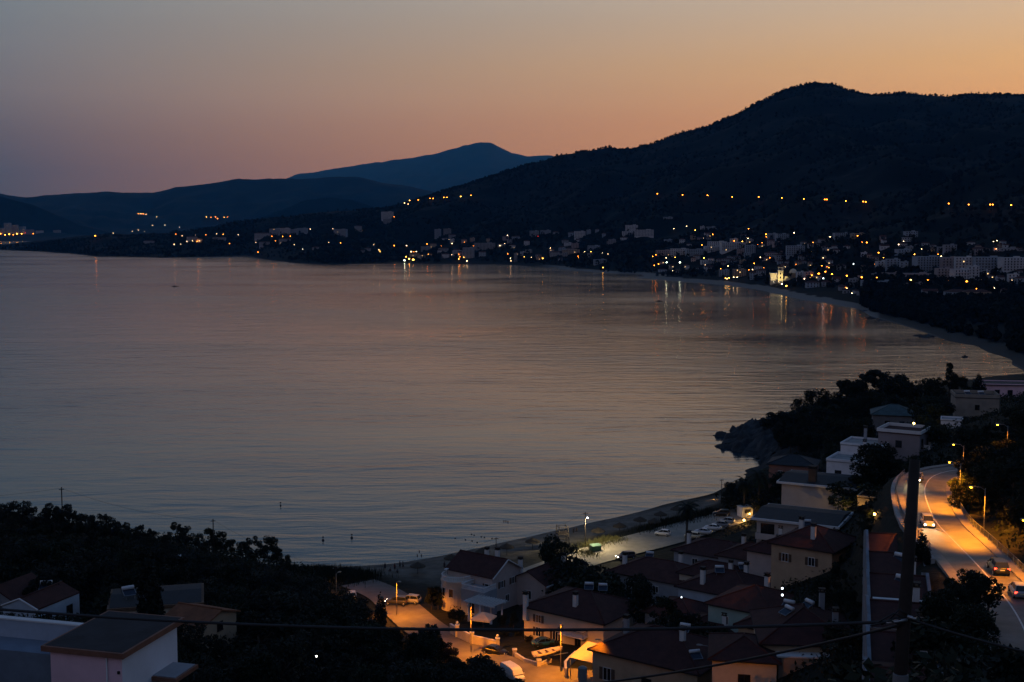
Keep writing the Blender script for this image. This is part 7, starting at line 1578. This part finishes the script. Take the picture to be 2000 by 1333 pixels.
FL([(606, 448, 'w', .7), (650, 447, 'w', .6), (665, 475, 'o', .9), (678, 476, 'o', .8), (666, 523, 'o', .9) if False else (708, 450, 'y', .9), (730, 478, 'w', .7), (740, 488, 'w', .7), (742, 492, 'y', .6), (770, 424, 'o', .7), (770, 480, 'o', 1.0), (794, 480, 'w', .8)], 'lA', 'scattered lamp on the dark slope left of the cove, {o}', h=5)
FL([(340, 478, 'w', .9), (343, 458, 'o', .8), (356, 461, 'w', .6), (353, 477, 'w', .6), (365, 472, 'w', .7), (376, 471, 'w', .6), (385, 472, 'o', 1.0), (389, 471, 'w', .7), (381, 459, 'w', .8), (402, 459, 'o', .8)], 'lB', 'lamp of the peninsula village, {o} of its left half', h=5)
FL([(423, 457, 'w', .6), (421, 465, 'w', .7), (436, 458, 'o', .9), (448, 476, 'o', .8), (465, 459, 'w', .7), (500, 474, 'w', .5), (531, 462, 'o', .8), (538, 471, 'o', .8), (552, 462, 'o', .8), (567, 462, 'o', .8), (526, 480, 'w', .6)], 'lC', 'lamp of the peninsula village, {o} of its right half', h=5)
FL([(504, 493, 'o', .8), (591, 487, 'w', .6), (615, 464, 'w', .5), (642, 474, 'w', .5), (182, 457, 'o', .7) if False else (575, 478, 'w', .5)], 'lD', 'lone lamp near the peninsula shore, {o}', h=5)
rgl = random.Random(77)
for i_, (x0, x1, y0, y1, tx_) in enumerate(SCT):
    for _ in range(6):
        px, py = rgl.uniform(x0, x1), rgl.uniform(y0, y1)
        if py < np.interp(px, [c_[0] for c_ in COAST_A], [c_[1] for c_ in COAST_A]) - 14: far_lamp(px, py, rgl.choice('ooyww'), rgl.uniform(.35, .7), ('sl', i_), 'faint small lamp ' + tx_ + ', {o}', h=5)
# far city at the left edge and lights on the far hills
FL([(1, 457, 'o', 2.0), (10, 459, 'y', 1.4), (18, 458, 'y', 1.8), (26, 459, 'o', 1.4), (33, 457, 'y', 1.8), (42, 457, 'y', 1.6), (65, 457, 'o', 1.8), (97, 456, 'o', 1.4), (100, 463, 'y', 1.2)], 'city', 'waterfront lamp of the distant city at the left edge, {o}', P=PB3, h=6)
FL([(13, 442, 'w', 1.2), (25, 447, 'y', 1.2), (20, 437, 'w', .8), (34, 441, 'w', .8), (38, 450, 'w', .8), (5, 449, 'w', .8), (48, 447, 'w', .7)], 'city2', 'small light in the upper city at the left edge, {o}', P=PB3, h=4)
FL([(50, 455, 'r', 1.8), (54, 455, 'r', 1.8), (58, 455, 'r', 1.8)], 'city3', 'red sign light on the distant city front, {o} of three', P=PB3, h=10, name='sign_light')
FL([(78, 455, 'c', 1.6), (82, 455, 'c', 1.6)], 'city4', 'cold white light right of the red sign, {o} of two', P=PB3, h=8)
FL([(142, 448, 'y', 1.6), (155, 446, 'w', 1.0), (162, 445, 'w', .8), (168, 444, 'w', 1.1), (174, 449, 'o', .9), (195, 450, 'w', .8), (182, 457, 'o', 1.2)], 'city5', 'distant light beyond the low peninsula, {o}', P=PB, h=6)
FL([(270, 418, 'o', 1.1), (275, 418, 'w', 1.1), (280, 418, 'o', 1.3), (285, 419, 'w', 1.0)], 'hB1', 'light of the small cluster high on the far hill, {o}', P=PB, h=5)
FL([(403, 424, 'y', 1.2), (412, 425, 'o', .9), (421, 424, 'o', 1.4), (425, 427, 'o', 1.2), (438, 425, 'y', 1.1), (444, 424, 'o', .9)], 'hB2', 'light of the orange cluster on the far hill saddle, {o}', P=PB, h=5)
FL([(306, 424, 'y', .8), (298, 441, 'w', .8), (322, 440, 'w', 1.0), (330, 443, 'w', .9), (351, 444, 'w', .9), (258, 452, 'w', .7), (270, 450, 'w', .7), (282, 452, 'w', .7), (221, 456, 'w', .8)], 'hB3', 'faint scattered light in the far valley, {o}', P=PB, h=5)
FB([(8, 22, 436, 456, 'flat', 'b', 2), (22, 36, 440, 457, 'flat', 'g', 2), (36, 50, 443, 457, 'flat', 'b', 1), (50, 66, 449, 458, 'flat', 'p'), (70, 84, 451, 459, 'flat', 'w'), (104, 118, 450, 456, 'flat', 'g'), (-8, 8, 446, 458, 'flat', 'g', 2)], 'cityb', 'distant city block at the left edge, {o}', P=PB3, cat='building', name='city_block')
gb = PA.hit(188, 470)
tk = thing('storage_dome', 'low tan dome lit orange on the low peninsula', 'dome', Wd(188, 466, 4600), 0); _k = 4600 / FPX
MB().lathe([(7 * _k, -6 * _k), (6.6 * _k, -1 * _k), (5 * _k, 2 * _k), (2 * _k, 3.6 * _k), (.2, 4 * _k)], 18).build('dome', FW['o'], tk, True); MB().lathe([(.9, 4 * _k), (.9, 4.6 * _k), (.2, 5 * _k)], 8).build('vent', M_STEEL, tk)
far_lamp(186, 461, 'o', 1.6, 'dome', 'orange lamp beside the low tan dome, {o}', h=14)
# ------------------------------------------------------------------ haze
def haze():
    m = bpy.data.materials.new('evening_haze'); m.use_nodes = True
    n, l = m.node_tree.nodes, m.node_tree.links
    n.clear()
    o = n.new('ShaderNodeOutputMaterial'); v = n.new('ShaderNodeVolumePrincipled')
    v.inputs['Color'].default_value = (0.06, 0.45, 1.0, 1); v.inputs['Absorption Color'].default_value = (1, 1, 1, 1); v.inputs['Density'].default_value = 2.8e-5; v.inputs['Anisotropy'].default_value = 0.0
    l.new(v.outputs[0], o.inputs['Volume'])
    b = MB(); b.box(-36000, 36000, -2000, 46000, -15, 2500)
    h = b.build('haze', m); stuff(h); h['label'] = 'pale blue evening haze over the bay and hills'
haze()
finish_series()
